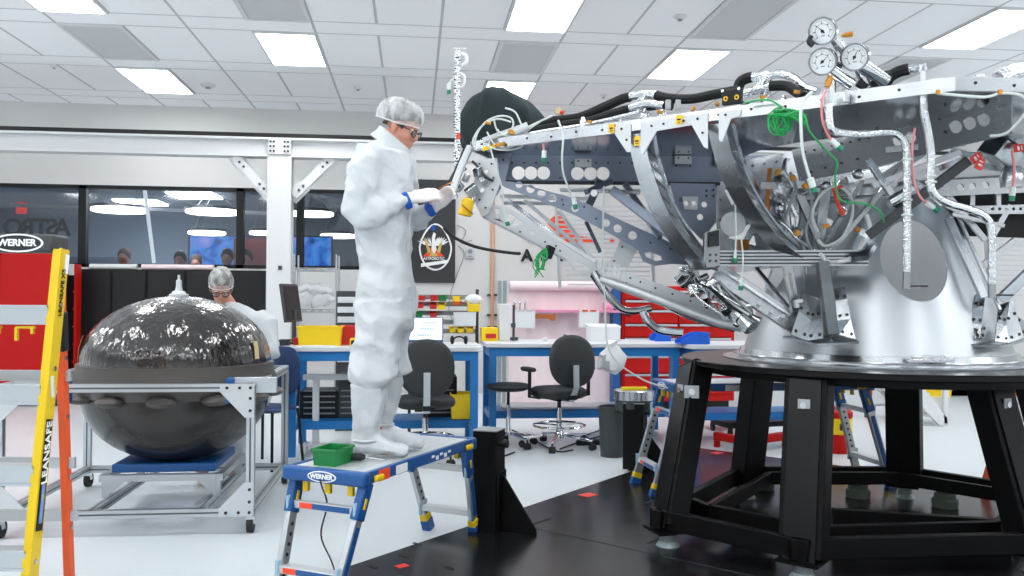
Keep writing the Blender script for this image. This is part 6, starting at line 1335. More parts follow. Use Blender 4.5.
# --- right side: plates, dark bar, brackets, tags
B2(969, 160, 4.1, 868, 236, 4.3, .045, .03, 'dark_bar', 'dark_grey')
holed('perforated_bar', [(938, 186), (950, 180), (1080, 174), (1080, 190), (950, 196), (938, 196)], [circ(a, c, 3.6, 16) for a, c in ((960, 187.5), (972, 186.5), (985, 185.5), (999, 184.5), (1013, 184))], P(985, 187, 4.6), fwd, .012, 'alu_bright')
holed('perforated_bar', [(944, 207), (1080, 203), (1080, 214), (960, 214)], [circ(992+7*k, 209, 1.6, 10) for k in range(6)], P(985, 209, 4.65), fwd, .012, 'alu_bright')
b = MB(); b.plate([P(945, 196, 4.75), P(1090, 190, 4.75), P(1090, 240, 4.75), P(962, 236, 4.75)], .02); part(b, 'black_panel', 'black')
for (x0, y0, x1, y1, d_, w_) in ((948, 196, 985, 240, 4.66, .03), (1010, 205, 990, 240, 4.66, .03), (972, 192, 972, 206, 4.66, .025), (998, 190, 998, 206, 4.66, .025), (1015, 240, 980, 268, 4.7, .035), (952, 214, 1004, 226, 4.6, .02)): B2(x0, y0, d_, x1, y1, d_, w_, .02, 'rib', 'alu_bright')
B2(948, 218, 4.62, 984, 298, 4.5, .04, .03, 'slanted_strut', 'alu'); B2(958, 216, 4.7, 1000, 310, 4.55, .015, .02, 'slanted_strut', 'alu_bright'); B2(1040, 262, 4.4, 1000, 300, 4.5, .05, .03, 'slanted_strut', 'alu')
for (a, c, d_) in ((1000, 152, 4.2),):
    b = MB(); R_ = Euler((.4, .5, .3)).to_matrix(); b.box(P(a, c, d_), (.13, .13, .10), R=R_); b.box(P(a, c, d_)+R_ @ Vector((0, 0, .055)), (.15, .15, .012), R=R_); part(b, 'dark_housing', 'alu_dark', bevel=.006)
    b = MB(); b.lathe([(.05, -.07), (.055, -.02), (.04, .03), (.0, .035)], P(1012, 173, 4.15), 18); part(b, 'small_nozzle', 'steel')
for (x0, y0, x1, y1, m) in ((940, 168, 1024, 140, 'alu'), (950, 150, 985, 160, 'alu_bright'), (1008, 135, 1060, 150, 'alu_white'), (975, 165, 1030, 172, 'alu_dark'), (885, 150, 965, 143, 'alu'), (872, 186, 960, 152, 'alu'), (905, 175, 942, 205, 'alu'), (868, 160, 895, 200, 'alu_bright')): B2(x0, y0, 4.3, x1, y1, 4.25, .03, .03, 'interior_strut', m)
def red_tag(px, py, d_, tilt): b = MB(); R_ = Euler((0, tilt, 0)).to_matrix(); p = P(px, py, d_); b.box(p, (.036, .003, .055), R=R_); o = part(b, 'remove_tag', 'tag_red'); b = MB(); b.box(p+R_ @ Vector((0, -.003, -.005)), (.02, .002, .01), R=R_); b.box(p+R_ @ Vector((0, -.003, .012)), (.02, .002, .005), R=R_); b.build('print', 'white_ink', o)
red_tag(980, 164, 4.05, .4); red_tag(976, 158, 4.06, .9); red_tag(1019, 148, 4.1, 1.4)
for (px, py) in ((909, 193), ): b = MB(); b.cyl(P(px, py, 4.2), P(px-16, py+9, 4.25), .035, n=14); b.cyl(P(px-16, py+9, 4.25), P(px-20, py+11, 4.25), .025, n=12); part(b, 'thruster_valve', 'steel')
# ribbed ramp panels seen through the structure
def ramp(px0, px1, py0, py1, d_, step, label):
    b = MB(); y = py0
    while y < py1: b.beam(P(px0+(y-py0)*.15, y, d_), P(px1, y+1, d_), .03, .009); y += step
    for f_ in (0, 1): x = px0+(px1-px0)*f_; b.beam(P(x, py0-2, d_+.03), P(x+4, py1, d_+.03), .03, .02)
    part(b, 'ribbed_ramp', 'alu_white')
ramp(556, 650, 206, 288, 6.4, 4.6, ''); ramp(986, 1060, 240, 300, 6.6, 5, '')
# --- hoses on the deck
def hose(name, pts, r, m, k=6, n=10): b = MB(); b.tube(spline([P(a, c, dr(min(a, 955))+o_) for a, c, o_ in pts], k), r, n); return part(b, name, m)
hose('black_hose', [(524, 127, .3), (552, 121, .28), (580, 117, .27), (604, 107, .27), (622, 99, .26), (630, 97, .26)], .026, 'hose_black')
hose('black_hose', [(528, 132, .22), (565, 125, .22), (590, 121, .22), (618, 112, .22), (634, 108, .22)], .025, 'hose_black')
hose('foil_hose', [(628, 97, .26), (642, 95, .26), (657, 95, .26)], .022, 'foil'); hose('foil_hose', [(630, 108, .2), (645, 104, .2), (664, 106, .2)], .02, 'foil')
hose('black_hose', [(656, 95, .25), (668, 98, .25), (690, 99, .25), (712, 95, .25), (738, 90, .25)], .025, 'hose_black')
hose('black_hose', [(646, 107, .22), (660, 105, .22), (672, 106, .22)], .024, 'hose_black')
hose('black_hose', [(737, 92, .27), (740, 83, .27), (745, 79, .27), (752, 77, .27)], .027, 'hose_black'); hose('foil_hose', [(750, 78, .27), (768, 75, .27), (782, 74, .27), (795, 79, .25), (806, 88, .22), (818, 92, .2)], .022, 'foil')
hose('black_hose', [(770, 86, .2), (786, 86, .2), (795, 91, .18), (803, 97, .15)], .025, 'hose_black'); hose('foil_hose', [(744, 94, .2), (758, 90, .2), (772, 86, .2)], .02, 'foil')
hose('black_hose', [(884, 88, .2), (889, 78, .2), (898, 72, .2), (909, 69, .2)], .026, 'hose_black'); hose('foil_hose', [(907, 69.5, .2), (920, 68, .2)], .018, 'foil')
hose('foil_hose', [(1000, 82, .3), (1012, 76, .3), (1040, 72, .3)], .05, 'foil')
hose('foil_hose', [(500, 140, .12), (540, 132, .12), (580, 126, .12), (612, 119, .12), (640, 112, .12)], .012, 'foil')
for px, py, s_ in ((643, 102, .05), (646, 109, .035), (763, 84, .05), (766, 92, .035)):
    b = MB(); p = P(px, py, dr(px)+.22); b.box(p, (s_, s_, s_*1.6), R=Euler((.2, .3, .4)).to_matrix()); b.cyl(p, p+Vector((0, 0, -.09)), .014, n=10); part(b, 'foil_fitting', 'foil', bevel=.006)
random.seed(4)
for k in range(34):
    px = 500+k*13.4+random.uniform(-4, 4); off = random.uniform(.05, .3)
    if 812 < px < 880 or px > 950: continue
    d_ = dr(px)+off; yy = 143.5-(px-472)*.136-random.uniform(1, 6); p = P(px, yy, d_); b = MB(); r_ = random.uniform(.012, .03)
    p.z = LZ+.03
    if k % 3 == 0: b.cyl(p-Vector((0, 0, .025)), p+Vector((0, 0, .045)), r_*.8, n=12); b.cyl(p+Vector((0, 0, .045)), p+Vector((0, 0, .06)), r_*.5, n=10)
    else: b.box(p, (r_*3, r_*2, r_*1.6), R=Euler((0, 0, random.random()*3)).to_matrix())
    part(b, 'deck_fitting', random.choice(['alu', 'steel', 'foil', 'alu_white', 'alu']), bevel=.003)
for px, py in ((660, 112), (693, 109), (717, 104), (590, 122), (763, 97), (797, 92), (800, 100)): b = MB(); p = P(px, py, dr(px)+.04); b.box(p, (.028, .015, .016), R=Euler((0, .3, px)).to_matrix()); part(b, 'amber_clip', 'kapton', bevel=.003)
# black junction box with two yellow rings
b = MB(); c_ = rim(733, .055, .02); c_ = P(732.5, 97, dr(733)-.01); b.beam(c_-rimd*.047, c_+rimd*.047, .03, .07); jb = part(b, 'junction_box', 'black', bevel=.003)
for s_ in (-1, 1):
    q = c_+rimd*.027*s_-inn*.017-Vector((0, 0, .008)); b = MB(); b.tube([q+rimd*.009*math.cos(a_*PI/8)+Vector((0, 0, .009*math.sin(a_*PI/8))) for a_ in range(16)], .003, 6, closed=True); b.build('yellow_ring', 'tag_yellow', jb)
    q2 = c_+rimd*.04*s_-inn*.017+Vector((0, 0, .03)); b = MB(); b.cyl(q2, q2-inn*.008, .007, n=10); b.build('screw', 'steel', jb)
for px in (668, 678): b = MB(); p = P(px, 105, dr(px)+.1); b.box(p, (.024, .024, .05)); part(b, 'blue_cap_valve', 'label_grey', bevel=.003)
# --- pressure gauges
GM = P(850, 62, 3.86)
for (px, py) in ((823, 31), (823, 61.5), (855, 57)):
    p = P(px, py, 3.78); fz = (CAM-p).normalized(); fz = (fz+GV(-.34, 0, -.12)).normalized(); Rg = fz.to_track_quat('Z', 'Y').to_matrix(); r = .0605
    b = MB(); b.lathe([(0, -.045), (r*.75, -.045), (r*.93, -.03), (r*.97, 0), (r, .004), (r, .013), (r*.9, .013), (r*.87, .006), (0, .006)], p, 36, R=Rg); g = part(b, 'pressure_gauge', 'gauge_rim')
    b = MB(); b.lathe([(0, .0062), (r*.87, .0062), (r*.87, .008), (0, .008)], p, 36, R=Rg); b.build('dial', 'gauge_face', g)
    b = MB(); L = lambda x, y, z=.0088: p+Rg @ Vector((x, y, z))
    for k in range(31):
        a_ = math.radians(-135+270*k/30)+PI/2; r1 = r*(.62 if k % 5 == 0 else .7); b.plate([L(r1*math.cos(a_)-.0006*math.sin(a_), r1*math.sin(a_)+.0006*math.cos(a_)), L(r*.78*math.cos(a_)-.0006*math.sin(a_), r*.78*math.sin(a_)+.0006*math.cos(a_)), L(r*.78*math.cos(a_)+.0006*math.sin(a_), r*.78*math.sin(a_)-.0006*math.cos(a_)), L(r1*math.cos(a_)+.0006*math.sin(a_), r1*math.sin(a_)-.0006*math.cos(a_))], .0008)
    b.tube([L(r*.5*math.cos(math.radians(-135+270*k/24)+PI/2), r*.5*math.sin(math.radians(-135+270*k/24)+PI/2)) for k in range(25)], .0007, 4); [b.plate([L(r*.56*math.cos(a_)+ex, r*.56*math.sin(a_)+ey) for ex, ey in ((-.003, -.002), (.003, -.002), (.003, .002), (-.003, .002))], .0008) for a_ in [math.radians(-135+270*k/6)+PI/2 for k in range(7)]]; b.plate([L(ex, -.02+ey) for ex, ey in ((-.008, -.0015), (.008, -.0015), (.008, .0015), (-.008, .0015))], .0008)
    b.build('scale_marks', 'ink', g)
    b = MB(); a_ = math.radians({31: 130, 61.5: 40, 57: 60}[py]); b.plate([L(-.012*math.cos(a_)-.003*math.sin(a_), -.012*math.sin(a_)+.003*math.cos(a_), .010), L(-.012*math.cos(a_)+.003*math.sin(a_), -.012*math.sin(a_)-.003*math.cos(a_), .010), L(r*.66*math.cos(a_), r*.66*math.sin(a_), .010)], .001); b.lathe([(0, .009), (.007, .009), (.007, .012), (0, .012)], p, 12, R=Rg); b.build('needle', 'ink', g)
    b = MB(); bk = p-fz*.045; e_ = GM+GV(.0, .02) if py == 31 else GM+GV(.01, .03, -.03); b.tube([bk, bk-fz*.03, bk.lerp(e_, .6)], [.02, .016, .016], 10); b.cyl(bk-fz*.02, bk-fz*.045, .024, n=6); b.build('stem', 'steel', g)
b = MB(); q0, q1, q2 = P(835, 40, 3.84), P(858, 66, 3.84), P(868, 88, 3.84); b.tube([q0, P(846, 52, 3.84), q1, q2], .022, 10); b.cyl(P(828, 68, 3.83), P(852, 85, 3.83), .026, n=12); b.cyl(P(862, 66, 3.8), P(886, 82, 3.82), .03, n=14); b.cyl(P(846, 80, 3.85), P(846, 100, 3.85), .016, n=10); b.cyl(P(833, 78, 3.85), P(833, 102, 3.85), .014, n=10); part(b, 'gauge_manifold', 'steel')
b = MB(); b.plate([P(862, 62, 3.9), P(884, 76, 3.9), P(892, 92, 3.88), P(868, 96, 3.88)], .012); part(b, 'gauge_bracket', 'alu', bevel=.002)
b = MB(); b.tube(spline([P(858, 82, 3.84), P(868, 86, 3.84), P(884, 80, 3.86), P(888, 74, 3.88)]), .022, 8); part(b, 'valve_hose', 'black_rubber')
b = MB(); p = P(850, 34.5, 3.82); b.tube([P(842, 36, 3.82), P(846, 35, 3.82), P(852, 34, 3.82)], [.006, .011, .012], 8); part(b, 'amber_lever', 'kapton'); b = MB(); b.tube([P(831, 76, 3.8), P(829, 81, 3.8), P(827, 87, 3.8)], [.01, .016, .013], 8); part(b, 'amber_lever', 'kapton')
b = MB(); b.tube(spline([P(811, 36, 3.78), P(809, 42, 3.78), P(813, 46, 3.78)]), .011, 8); part(b, 'black_hook', 'black_rubber')
for (x0, y0, x1, y1) in ((828, 92, 828, 110), (846, 92, 846, 102), (1, 1, 1, 1))[:2]: b = MB(); b.cyl(P(x0, y0, 3.72), P(x1, y1, 3.72), .016, n=10); part(b, 'post_fitting', 'steel')
b = MB(); p = P(980, 75, 3.7); b.cyl(p, p-Vector((0, 0, .05)), .024, n=16); part(b, 'deck_post', 'steel')
b = MB(); p = P(923, 80, 3.62); b.cyl(P(923, 72, 3.66), P(923, 100, 3.62), .01, n=8); b.tube([P(920, 72, 3.66), P(921, 66, 3.66), P(925, 64, 3.66), P(926, 70, 3.66)], .005, 6); part(b, 'eye_post', 'white_paint')
# --- foil wrapped drop pipes
def fpipe(pts, d_, r, tip):
    b = MB(); b.tube(spline([P(a, c, d_+o_) for a, c, o_ in pts], 6), r, 10); o = part(b, 'foil_pipe', 'foil'); b = MB(); a, c, o_ = pts[-1]; p = P(a, c-1, d_+o_); b.cyl(p, P(a, c+tip, d_+o_), r*.95, n=10); b.build('pipe_collar', 'alu_dark', o); q = P(a, c+tip-3, d_+o_); b = MB(); b.cyl(q-GV(.01, 0), q+GV(.09, 0), .004, n=6); b.build('zip_tie', 'ink', o)
    for f_ in (.35, .6): k = pts[int(len(pts)*f_)]
    return o
fpipe([(829, 104, .0), (829, 118, .0), (831, 128, .0), (840, 133, .02), (862, 134, .05), (888, 132, .08), (900, 136, .08), (906, 146, .08), (907, 170, .08), (907, 220, .08), (906.5, 272, .08)], 3.62, .0165, 17)
fpipe([(923, 92, 0), (924, 112, 0), (928, 132, .02), (931, 155, .03), (930, 180, .03), (934, 194, .03), (948, 203, .05), (968, 209, .06), (984, 216, .06), (991, 228, .06), (992, 260, .06), (992, 284, .06)], 3.60, .0165, 14)
for (px, py, d_) in ((907, 160, 3.7), (907, 200, 3.7), (907, 215, 3.7), (931, 182, 3.63), (931, 176, 3.63)): b = MB(); b.tube([P(px, py, d_)+Vector((.02*math.cos(a_*PI/6), .02*math.sin(a_*PI/6), 0)) for a_ in range(12)], .004, 5, closed=True); part(b, 'pipe_tie', 'white_wire')
# --- wiring on the outside
def wire(pts, r, m, plug=None, name='wire', k=6):
    b = MB(); q = spline([P(a, c, d_) for a, c, d_ in pts], k); b.tube(q, r, 6); o = part(b, name, m)
    if plug:
        e_ = q[-1]; dd = (q[-1]-q[-3]).normalized(); b = MB().mat('white_wire'); b.cyl(e_-dd*.04, e_, r*2.2, n=8); b.mat(plug); b.cyl(e_, e_+dd*.022, .013, n=10); b.build('plug', None, o)
    return o
wire([(812, 92, 3.7), (802, 104, 3.66), (801, 130, 3.66), (804, 158, 3.68), (813, 187, 3.7)], .007, 'white_wire', 'teal_plug')
wire([(826, 90, 3.66), (822, 102, 3.64), (823, 122, 3.64), (830, 138, 3.64), (838, 146, 3.64)], .006, 'pink_wire', 'teal_plug')
wire([(806, 118, 3.72), (810, 132, 3.72), (828, 152, 3.75), (837, 162, 3.75), (835, 178, 3.8), (838, 196, 3.85), (846, 202, 3.85), (866, 204, 3.9), (880, 212, 3.9), (884, 222, 3.95)], .004, 'green_wire')
wire([(558, 120, 4.55), (563, 136, 4.55), (562, 158, 4.55), (564, 176, 4.6), (573, 198, 4.65), (575, 205, 4.65)], .006, 'white_wire', 'teal_plug'); wire([(490, 147, 4.86), (496, 168, 4.86), (502, 188, 4.86), (503, 205, 4.9), (507, 222, 4.9)], .005, 'white_wire', 'teal_plug')
wire([(543, 144, 4.7), (544, 152, 4.7), (544, 158, 4.7)], .006, 'pink_wire', 'teal_plug'); wire([(915, 128, 3.7), (912, 150, 3.7), (914, 180, 3.7), (921, 198, 3.7), (934, 208, 3.7)], .005, 'pink_wire', 'teal_plug'); wire([(1012, 150, 3.9), (1014, 170, 3.9), (1012, 196, 3.9)], .006, 'pink_wire', 'teal_plug')
wire([(735, 196, 4.4), (736, 230, 4.4), (735, 258, 4.42)], .004, 'white_wire', 'teal_plug'); wire([(741, 236, 4.4), (743, 260, 4.4), (741, 286, 4.4)], .004, 'white_wire', 'teal_plug'); wire([(604, 186, 4.9), (603, 240, 4.9), (605, 300, 4.9), (610, 352, 4.92), (640, 378, 4.95), (668, 388, 4.95)], .005, 'white_wire')
wire([(936, 93, 3.5), (955, 95, 3.5), (985, 97, 3.5), (1002, 93, 3.5), (1022, 96, 3.5), (1028, 108, 3.52), (1008, 132, 3.6), (990, 136, 3.65)], .006, 'white_wire')
for a, c in ((938, 92), (1000, 92)): b = MB(); b.box(P(a, c, 3.49), (.014, .01, .018)); part(b, 'amber_clip', 'kapton')
# white loops at the left corner
for pts in (((474, 146), (478, 132), (487, 121), (500, 116), (511, 118), (513, 126), (506, 134), (496, 136)), ((476, 150), (473, 140), (482, 126), (497, 119), (511, 122)), ((487, 132), (494, 144), (506, 148), (520, 142), (528, 130), (540, 122)), ((480, 140), (492, 148), (508, 150), (522, 146), (530, 134)), ((494, 120), (498, 131), (512, 136), (530, 126), (552, 116)), ((505, 108), (515, 112), (521, 124), (524, 134))):
    b = MB(); b.tube(spline([P(a, c, 4.9) for a, c in pts]), .0055, 6); part(b, 'loose_cable', 'white_wire')
for px, py in ((488, 123), (512, 133), (498, 145), (502, 144), (511, 131)): b = MB(); b.box(P(px, py, 4.87), (.032, .015, .016), R=Euler((0, .2, 0)).to_matrix()); part(b, 'amber_clip', 'kapton', bevel=.003)
b = MB(); b.cyl(P(483, 141, 4.92), P(520, 128, 4.92), .018, n=10); b.cyl(P(514, 133, 4.9), P(528, 126, 4.9), .026, n=10); part(b, 'cable_connector', 'alu_white')
b = MB().mat('beige'); b.box(P(558, 111, 4.85), (.03, .03, .035)); b.mat('red_dark'); b.ell(P(562, 112.5, 4.8), .013, 8, 6); part(b, 'terminal_block', None)
# green wire bundle
random.seed(2)
for k in range(9):
    cx_, cy_ = 778+random.uniform(-3, 6), 121+random.uniform(-2, 4); rx_, ry_ = random.uniform(6, 9), random.uniform(7, 12); ph = random.random()*6
    b = MB(); b.tube([P(cx_+rx_*math.cos(a_*PI/10+ph), cy_+ry_*math.sin(a_*PI/10+ph), dr(778)-.04-.01*math.sin(a_*.7+k)) for a_ in range(18)], .0042, 5); part(b, 'green_wire_loop', 'green_wire')
for k in range(6): b = MB(); b.tube(spline([P(772+random.uniform(-6, 6), 112+random.uniform(-2, 5), dr(778)-.03), P(786, 110+random.uniform(-2, 6), dr(790)-.04), P(798+random.uniform(-3, 3), 113+random.uniform(-3, 8), dr(800)-.04), P(806, 120+random.uniform(-8, 6), dr(806)-.03), P(790, 117, dr(790)-.03)]), .0042, 5); part(b, 'green_wire_loop', 'green_wire')
wire([(745, 103, 3.98), (760, 100, 3.93), (772, 101, 3.9), (782, 108, 3.86)], .0045, 'green_wire'); wire([(784, 116, 3.85), (800, 112, 3.82), (806, 120, 3.8)], .006, 'green_wire')
# green plug bundle hanging under the truss
b = MB(); b.box(P(549, 252, 4.9), (.05, .04, .07), R=Euler((0, .4, .3)).to_matrix()); part(b, 'black_connector', 'black', bevel=.006)
for k in range(10): b = MB(); x_ = 541+random.uniform(-5, 7); b.tube(spline([P(546, 248, 4.88), P(x_, 256, 4.86), P(x_-2+random.uniform(-3, 3), 266, 4.86), P(540+random.uniform(-6, 7), 277+random.uniform(-8, 1), 4.87)]), .0036, 5); part(b, 'green_lead', 'green_wire')
wire([(444, 228, 4.75), (452, 236, 4.8), (470, 245, 4.85), (490, 250, 4.9), (516, 253.5, 4.95), (520, 253, 4.95)], .009, 'black_rubber', name='black_lead')
# foil mast with scale marks at the left corner
b = MB().mat('foil'); mp, mq = P(457, 190, 5.02), P(457.5, 50, 5.02); b.beam(mp, mq, .045, .03)
b.mat('ink'); random.seed(9)
for k in range(46): f_ = .04+.92*k/46; q = mp.lerp(mq, f_)-CF*.0235+CR*random.choice([-.012, 0, .012]); b.box(q, (.012+.008*random.random(), .002, .005), -YAW)
b.mat('tag_red'); b.box(mp.lerp(mq, .38)-CF*.0235+CR*.008, (.02, .003, .035), -YAW)
part(b, 'foil_mast', None, label='tall foil wrapped mast with dark scale marks')
b = MB(); b.tube(spline([P(462, 66, 5.0), P(466, 63, 5.0), P(466, 56, 5.0), P(461, 54, 5.0)]), .012, 8); b.tube(spline([P(456, 72, 5.0), P(464, 76, 5.0), P(463, 86, 5.0), P(456, 88, 5.0)]), .009, 7); b.beam(P(453, 48.5, 5), P(466, 48.5, 5), .01, .008); part(b, 'mast_hook', 'white_paint')
wire([(455, 78, 5.0), (450, 82, 5.0), (449, 90, 5.0)], .006, 'white_wire', 'teal_plug'); 
# ================================================================ dark blanket lying on the deck
bc = P(505, 138, 5.30); bc.z = LZ+.008
b = MB(); nx, ny = 72, 12; rings = []
prof_w = [(1.0, 0), (1.04, .2), (1.04, .45), (.98, .68), (.87, .84), (.66, .95), (.36, 1.0), (.06, 1.0)]
for (s_, h_) in prof_w:
    ring_ = []
    for i in range(nx):
        a_ = 2*PI*i/nx; x, y = .27*s_*math.cos(a_), .2*s_*math.sin(a_); z = .385*h_-max(0, x+.02)*.4*h_
        f_ = 1+.05*math.sin(a_*7+h_*3)*(1-h_)+.05*math.sin(a_*3+h_*8); v = Vector((x*f_, y*f_, z)); q_ = Vector((v.x*7+v.z*5, v.y*7, v.z*3-v.x*4)); v += Vector((v.x, v.y, v.z*.6)).normalized()*(.05*(abs(noise.noise(q_))-.2)+.02*noise.noise(v*14))*(min(1, s_*1.1) if h_ > 0 else 0)
        if h_ == 0: v.z = 0
        ring_.append(bc+GV(v.x, v.y, v.z))
    rings.append(ring_)
b.loft(rings); bl = b.build('dark_blanket', 'blanket', smooth=180); tag(bl, 'dark green-black cloth blanket draped over a lump on the lander deck', 'blanket')
sm = bl.modifiers.new('sub', 'SUBSURF'); sm.levels = 1; sm.render_levels = 2
# ================================================================ people
def frame(fwd_, up_=(0, 0, 1)):
    x = Vector(fwd_).normalized(); u = Vector(up_); y = u.cross(x).normalized(); z = x.cross(y); return Matrix((x, y, z)).transposed()
def head_shapes(b, T):
    b.T = T; E = lambda c, r, n=18, m=12, R=None: b.ell(c, r, n, m, R)
    E((-.012, 0, .04), (.1, .078, .085)); E((.02, 0, -.02), (.072, .064, .085)); E((.035, 0, -.065), (.055, .052, .05)); E((.068, 0, -.1), (.024, .03, .02))
    E((.07, 0, .028), (.024, .056, .018)); E((.068, .032, -.03), (.022, .026, .025)); E((.068, -.032, -.03), (.022, .026, .025))
    b.loft([[Vector((.082, -.009, .015)), Vector((.082, .009, .015)), Vector((.094, .005, .012)), Vector((.094, -.005, .012))], [Vector((.085, -.014, -.02)), Vector((.085, .014, -.02)), Vector((.112, .008, -.022)), Vector((.112, -.008, -.022))], [Vector((.08, -.018, -.04)), Vector((.08, .018, -.04)), Vector((.113, .011, -.037)), Vector((.113, -.011, -.037))]])
    E((.08, 0, -.064), (.016, .024, .008)); E((.078, 0, -.074), (.016, .022, .007))
    for s_ in (-1, 1): E((-.012, s_*.077, -.005), (.02, .01, .034), 12, 8, Matrix.Rotation(-.2, 3, 'Y')); E((-.004, s_*.074, -.03), (.01, .008, .014), 10, 6)
def person_head_parts(t, T, net_back=.05, net=True):
    for s_ in (-1, 1):
        b = MB(); b.T = T; b.mat('white_ink'); b.ell((.079, s_*.031, .004), (.012, .014, .011), 12, 8); b.mat('ink'); b.ell((.0875, s_*.031, .002), (.004, .006, .006), 10, 6); b.build('eye', None, t)
    b = MB(); b.T = T; n = 24; rings = []
    for j in range(9):
        th = PI*.5*j/8; ring_ = []
        for i in range(n):
            a_ = 2*PI*i/n; front = math.cos(a_)
            zlow = .02+.045*max(0, front)-.04*max(0, -front); r_ = math.cos(th)**.62; zz = zlow+(.14-zlow)*math.sin(th)**.9
            ring_.append(Vector((-.016+.105*r_*math.cos(a_), .083*r_*math.sin(a_), zz)))
        rings.append(ring_)
    b.loft(rings); b.build('hair', 'hair', t)
    for s_ in (-1, 1): b = MB(); b.T = T; b.ell((.03, s_*.07, .012), (.012, .006, .02), 8, 6); b.build('sideburn', 'hair', t)
    b = MB(); b.T = T; n = 40; rings = []
    for j in range(10):
        th = PI*.5*j/9*.985; ring_ = []
        for i in range(n):
            a_ = 2*PI*i/n; f_ = math.cos(a_); pl = 1+.025*math.sin(a_*13)*math.cos(th)**.5; gather = 1-.1*max(0, 1-j/1.5)
            zlow = .012+.02*max(0, f_)-.02*max(0, -f_); r_ = math.cos(th)**.75*gather
            rx = .116 if f_ > 0 else .116+net_back
            ring_.append(Vector((-.012+rx*r_*f_*pl, .098*r_*math.sin(a_)*pl, zlow+(.156-zlow)*math.sin(th)**.9+(0 if f_ > 0 else -.012*f_*math.cos(th)))))
        rings.append(ring_)
    brim = rings[0]; b.loft(rings, caps=False); hn = b.build('hairnet', 'hairnet', t, smooth=80, label='white mesh hairnet')
    b = MB(); b.T = T; b.tube(brim, .0045, 6, closed=True); b.build('elastic_brim', 'tyvek', hn)
    b = MB(); b.T = T
    for s_ in (-1, 1):
        b.tube([Vector((.104-.01*abs(math.cos(a_*PI/10)), s_*.034+.026*math.cos(a_*PI/10), -.004+.02*math.sin(a_*PI/10))) for a_ in range(20)], .003, 6, closed=True)
        b.tube([Vector((.094, s_*.06, .004)), Vector((.05, s_*.078, .008)), Vector((-.012, s_*.082, .004))], .003, 6)
    b.tube([Vector((.104, -.009, .003)), Vector((.107, 0, .006)), Vector((.104, .009, .003))], .0025, 6); g = b.build('glasses', 'glasses', t)
    b = MB(); b.T = T
    for s_ in (-1, 1): b.ell((.1, s_*.034, -.004), (.002, .025, .019), 16, 8)
    b.build('lens', 'visor', g)
def hand(t, wrist, fdir, pnorm, curl, name='glove', m='glove', thumb_side=1, L=.185):
    f = Vector(fdir).normalized(); n_ = Vector(pnorm); n_ = (n_-f*n_.dot(f)).normalized(); s_ = n_.cross(f).normalized()*thumb_side; w_ = Vector(wrist)
    k = L/.185; Q = lambda a, c, e: w_+(f*a+s_*c+n_*e)*k
    b = MB()
    def ringq(a, hw, hn, off=0): return [Q(a, hw*math.cos(2*PI*i/12)+off, hn*math.sin(2*PI*i/12)) for i in range(12)]
    b.loft([ringq(-.05, .031, .025), ringq(-.02, .03, .023), ringq(.01, .032, .02), ringq(.045, .042, .017), ringq(.085, .042, .014), ringq(.097, .038, .011)])
    lens = [(.078, .031), (.087, .0105), (.08, -.0105), (.062, -.03)]
    for i, (ln_, c) in enumerate(lens):
        a0, e0 = .085, 0.; pts = [Q(a0-.02, c, 0)]; ang = curl[i]*.35; a, e = a0, 0.; cc = c
        for q, seg in enumerate((.45, .32, .23)):
            a += ln_*seg*math.cos(ang); e += ln_*seg*math.sin(ang); cc *= .97; pts.append(Q(a, cc, e)); ang += curl[i]*.75
        b.tube([pts[0], Q(a0, c, 0)]+pts[1:]+[pts[-1]+(pts[-1]-pts[-2])*.12], [.0095*k, .0098*k, .0092*k, .0085*k, .0078*k, .004*k], 10)
    b.tube([Q(.012, .022, .004), Q(.035, .045, .012), Q(.062, .056, .022), Q(.086, .052, .034), Q(.094, .048, .037)], [.013*k, .0125*k, .0105*k, .0095*k, .005*k], 10)
    o = b.build(name, m, t); remesh(o, .0036, 2, .4); return o
def wrinkle(o, amp, sx_, sy_, sz_, seed=0.):
    me = o.data; me.update()
    nr = [v.normal.copy() for v in me.vertices]
    for v, n_ in zip(me.vertices, nr):
        p = v.co; q = Vector((p.x*sx_+seed, p.y*sy_, p.z*sz_+p.x*3))
        a = 1-abs(noise.noise(q))*2.2; c = 1-abs(noise.noise(q*2.1+Vector((7, 3, 1))))*2.; e = noise.noise(p*3.)
        w_ = Vector((q.x+.8*noise.noise(q*.7), q.y+.8*noise.noise(q*.7+Vector((5, 5, 5))), q.z))
        d_ = noise.voronoi(w_*.85)[0]; f1 = d_[0]; f2 = noise.voronoi(w_*2.+Vector((3, 1, 2)))[0][0]
        v.co = p+n_*amp*(1.7*f1+.55*f2+a*.25+e*.35-1.6)
    me.polygons.foreach_set('use_smooth', [True]*len(me.polygons)); me.update()
MD = 4.34
mroot = P(378, 452, MD); mroot.z = PH
man = thing('person', 'man in white coverall, hairnet and glasses standing on the platform working on the lander', 'person', mroot)
FX = GV(1, .0)                        # facing along the picture, towards the lander
def Mp(px, py, side=0.): return P(px, py, MD)+GV(0, side)
def mring(px, py, side, hx, hy, n=28, tilt=0., pw=2.3):
    c = Mp(px, py, side); o_ = []
    for i in range(n):
        a_ = 2*PI*i/n; ca, sa = math.cos(a_), math.sin(a_); x = hx*math.copysign(abs(ca)**(2/pw), ca); y = hy*math.copysign(abs(sa)**(2/pw), sa)
        o_.append(c+FX*x+GV(0, 1)*y+Vector((0, 0, tilt*x)))
    return o_
pxm = MD/F_PX
hfw = (GV(math.cos(-.30), math.sin(-.30))*math.cos(.42)+Vector((0, 0, -math.sin(.42))))
HT = Matrix.Translation(Mp(402.5, 128)) @ frame(hfw).to_4x4() @ Matrix.Scale(.89, 4)
b = MB(); head_shapes(b, HT); b.T = None
b.tube([Mp(396, 132), Mp(391, 146), Mp(386, 160), Mp(384, 200), Mp(384, 260), Mp(384, 300)], [.056, .058, .075, .1, .09, .085], 16)
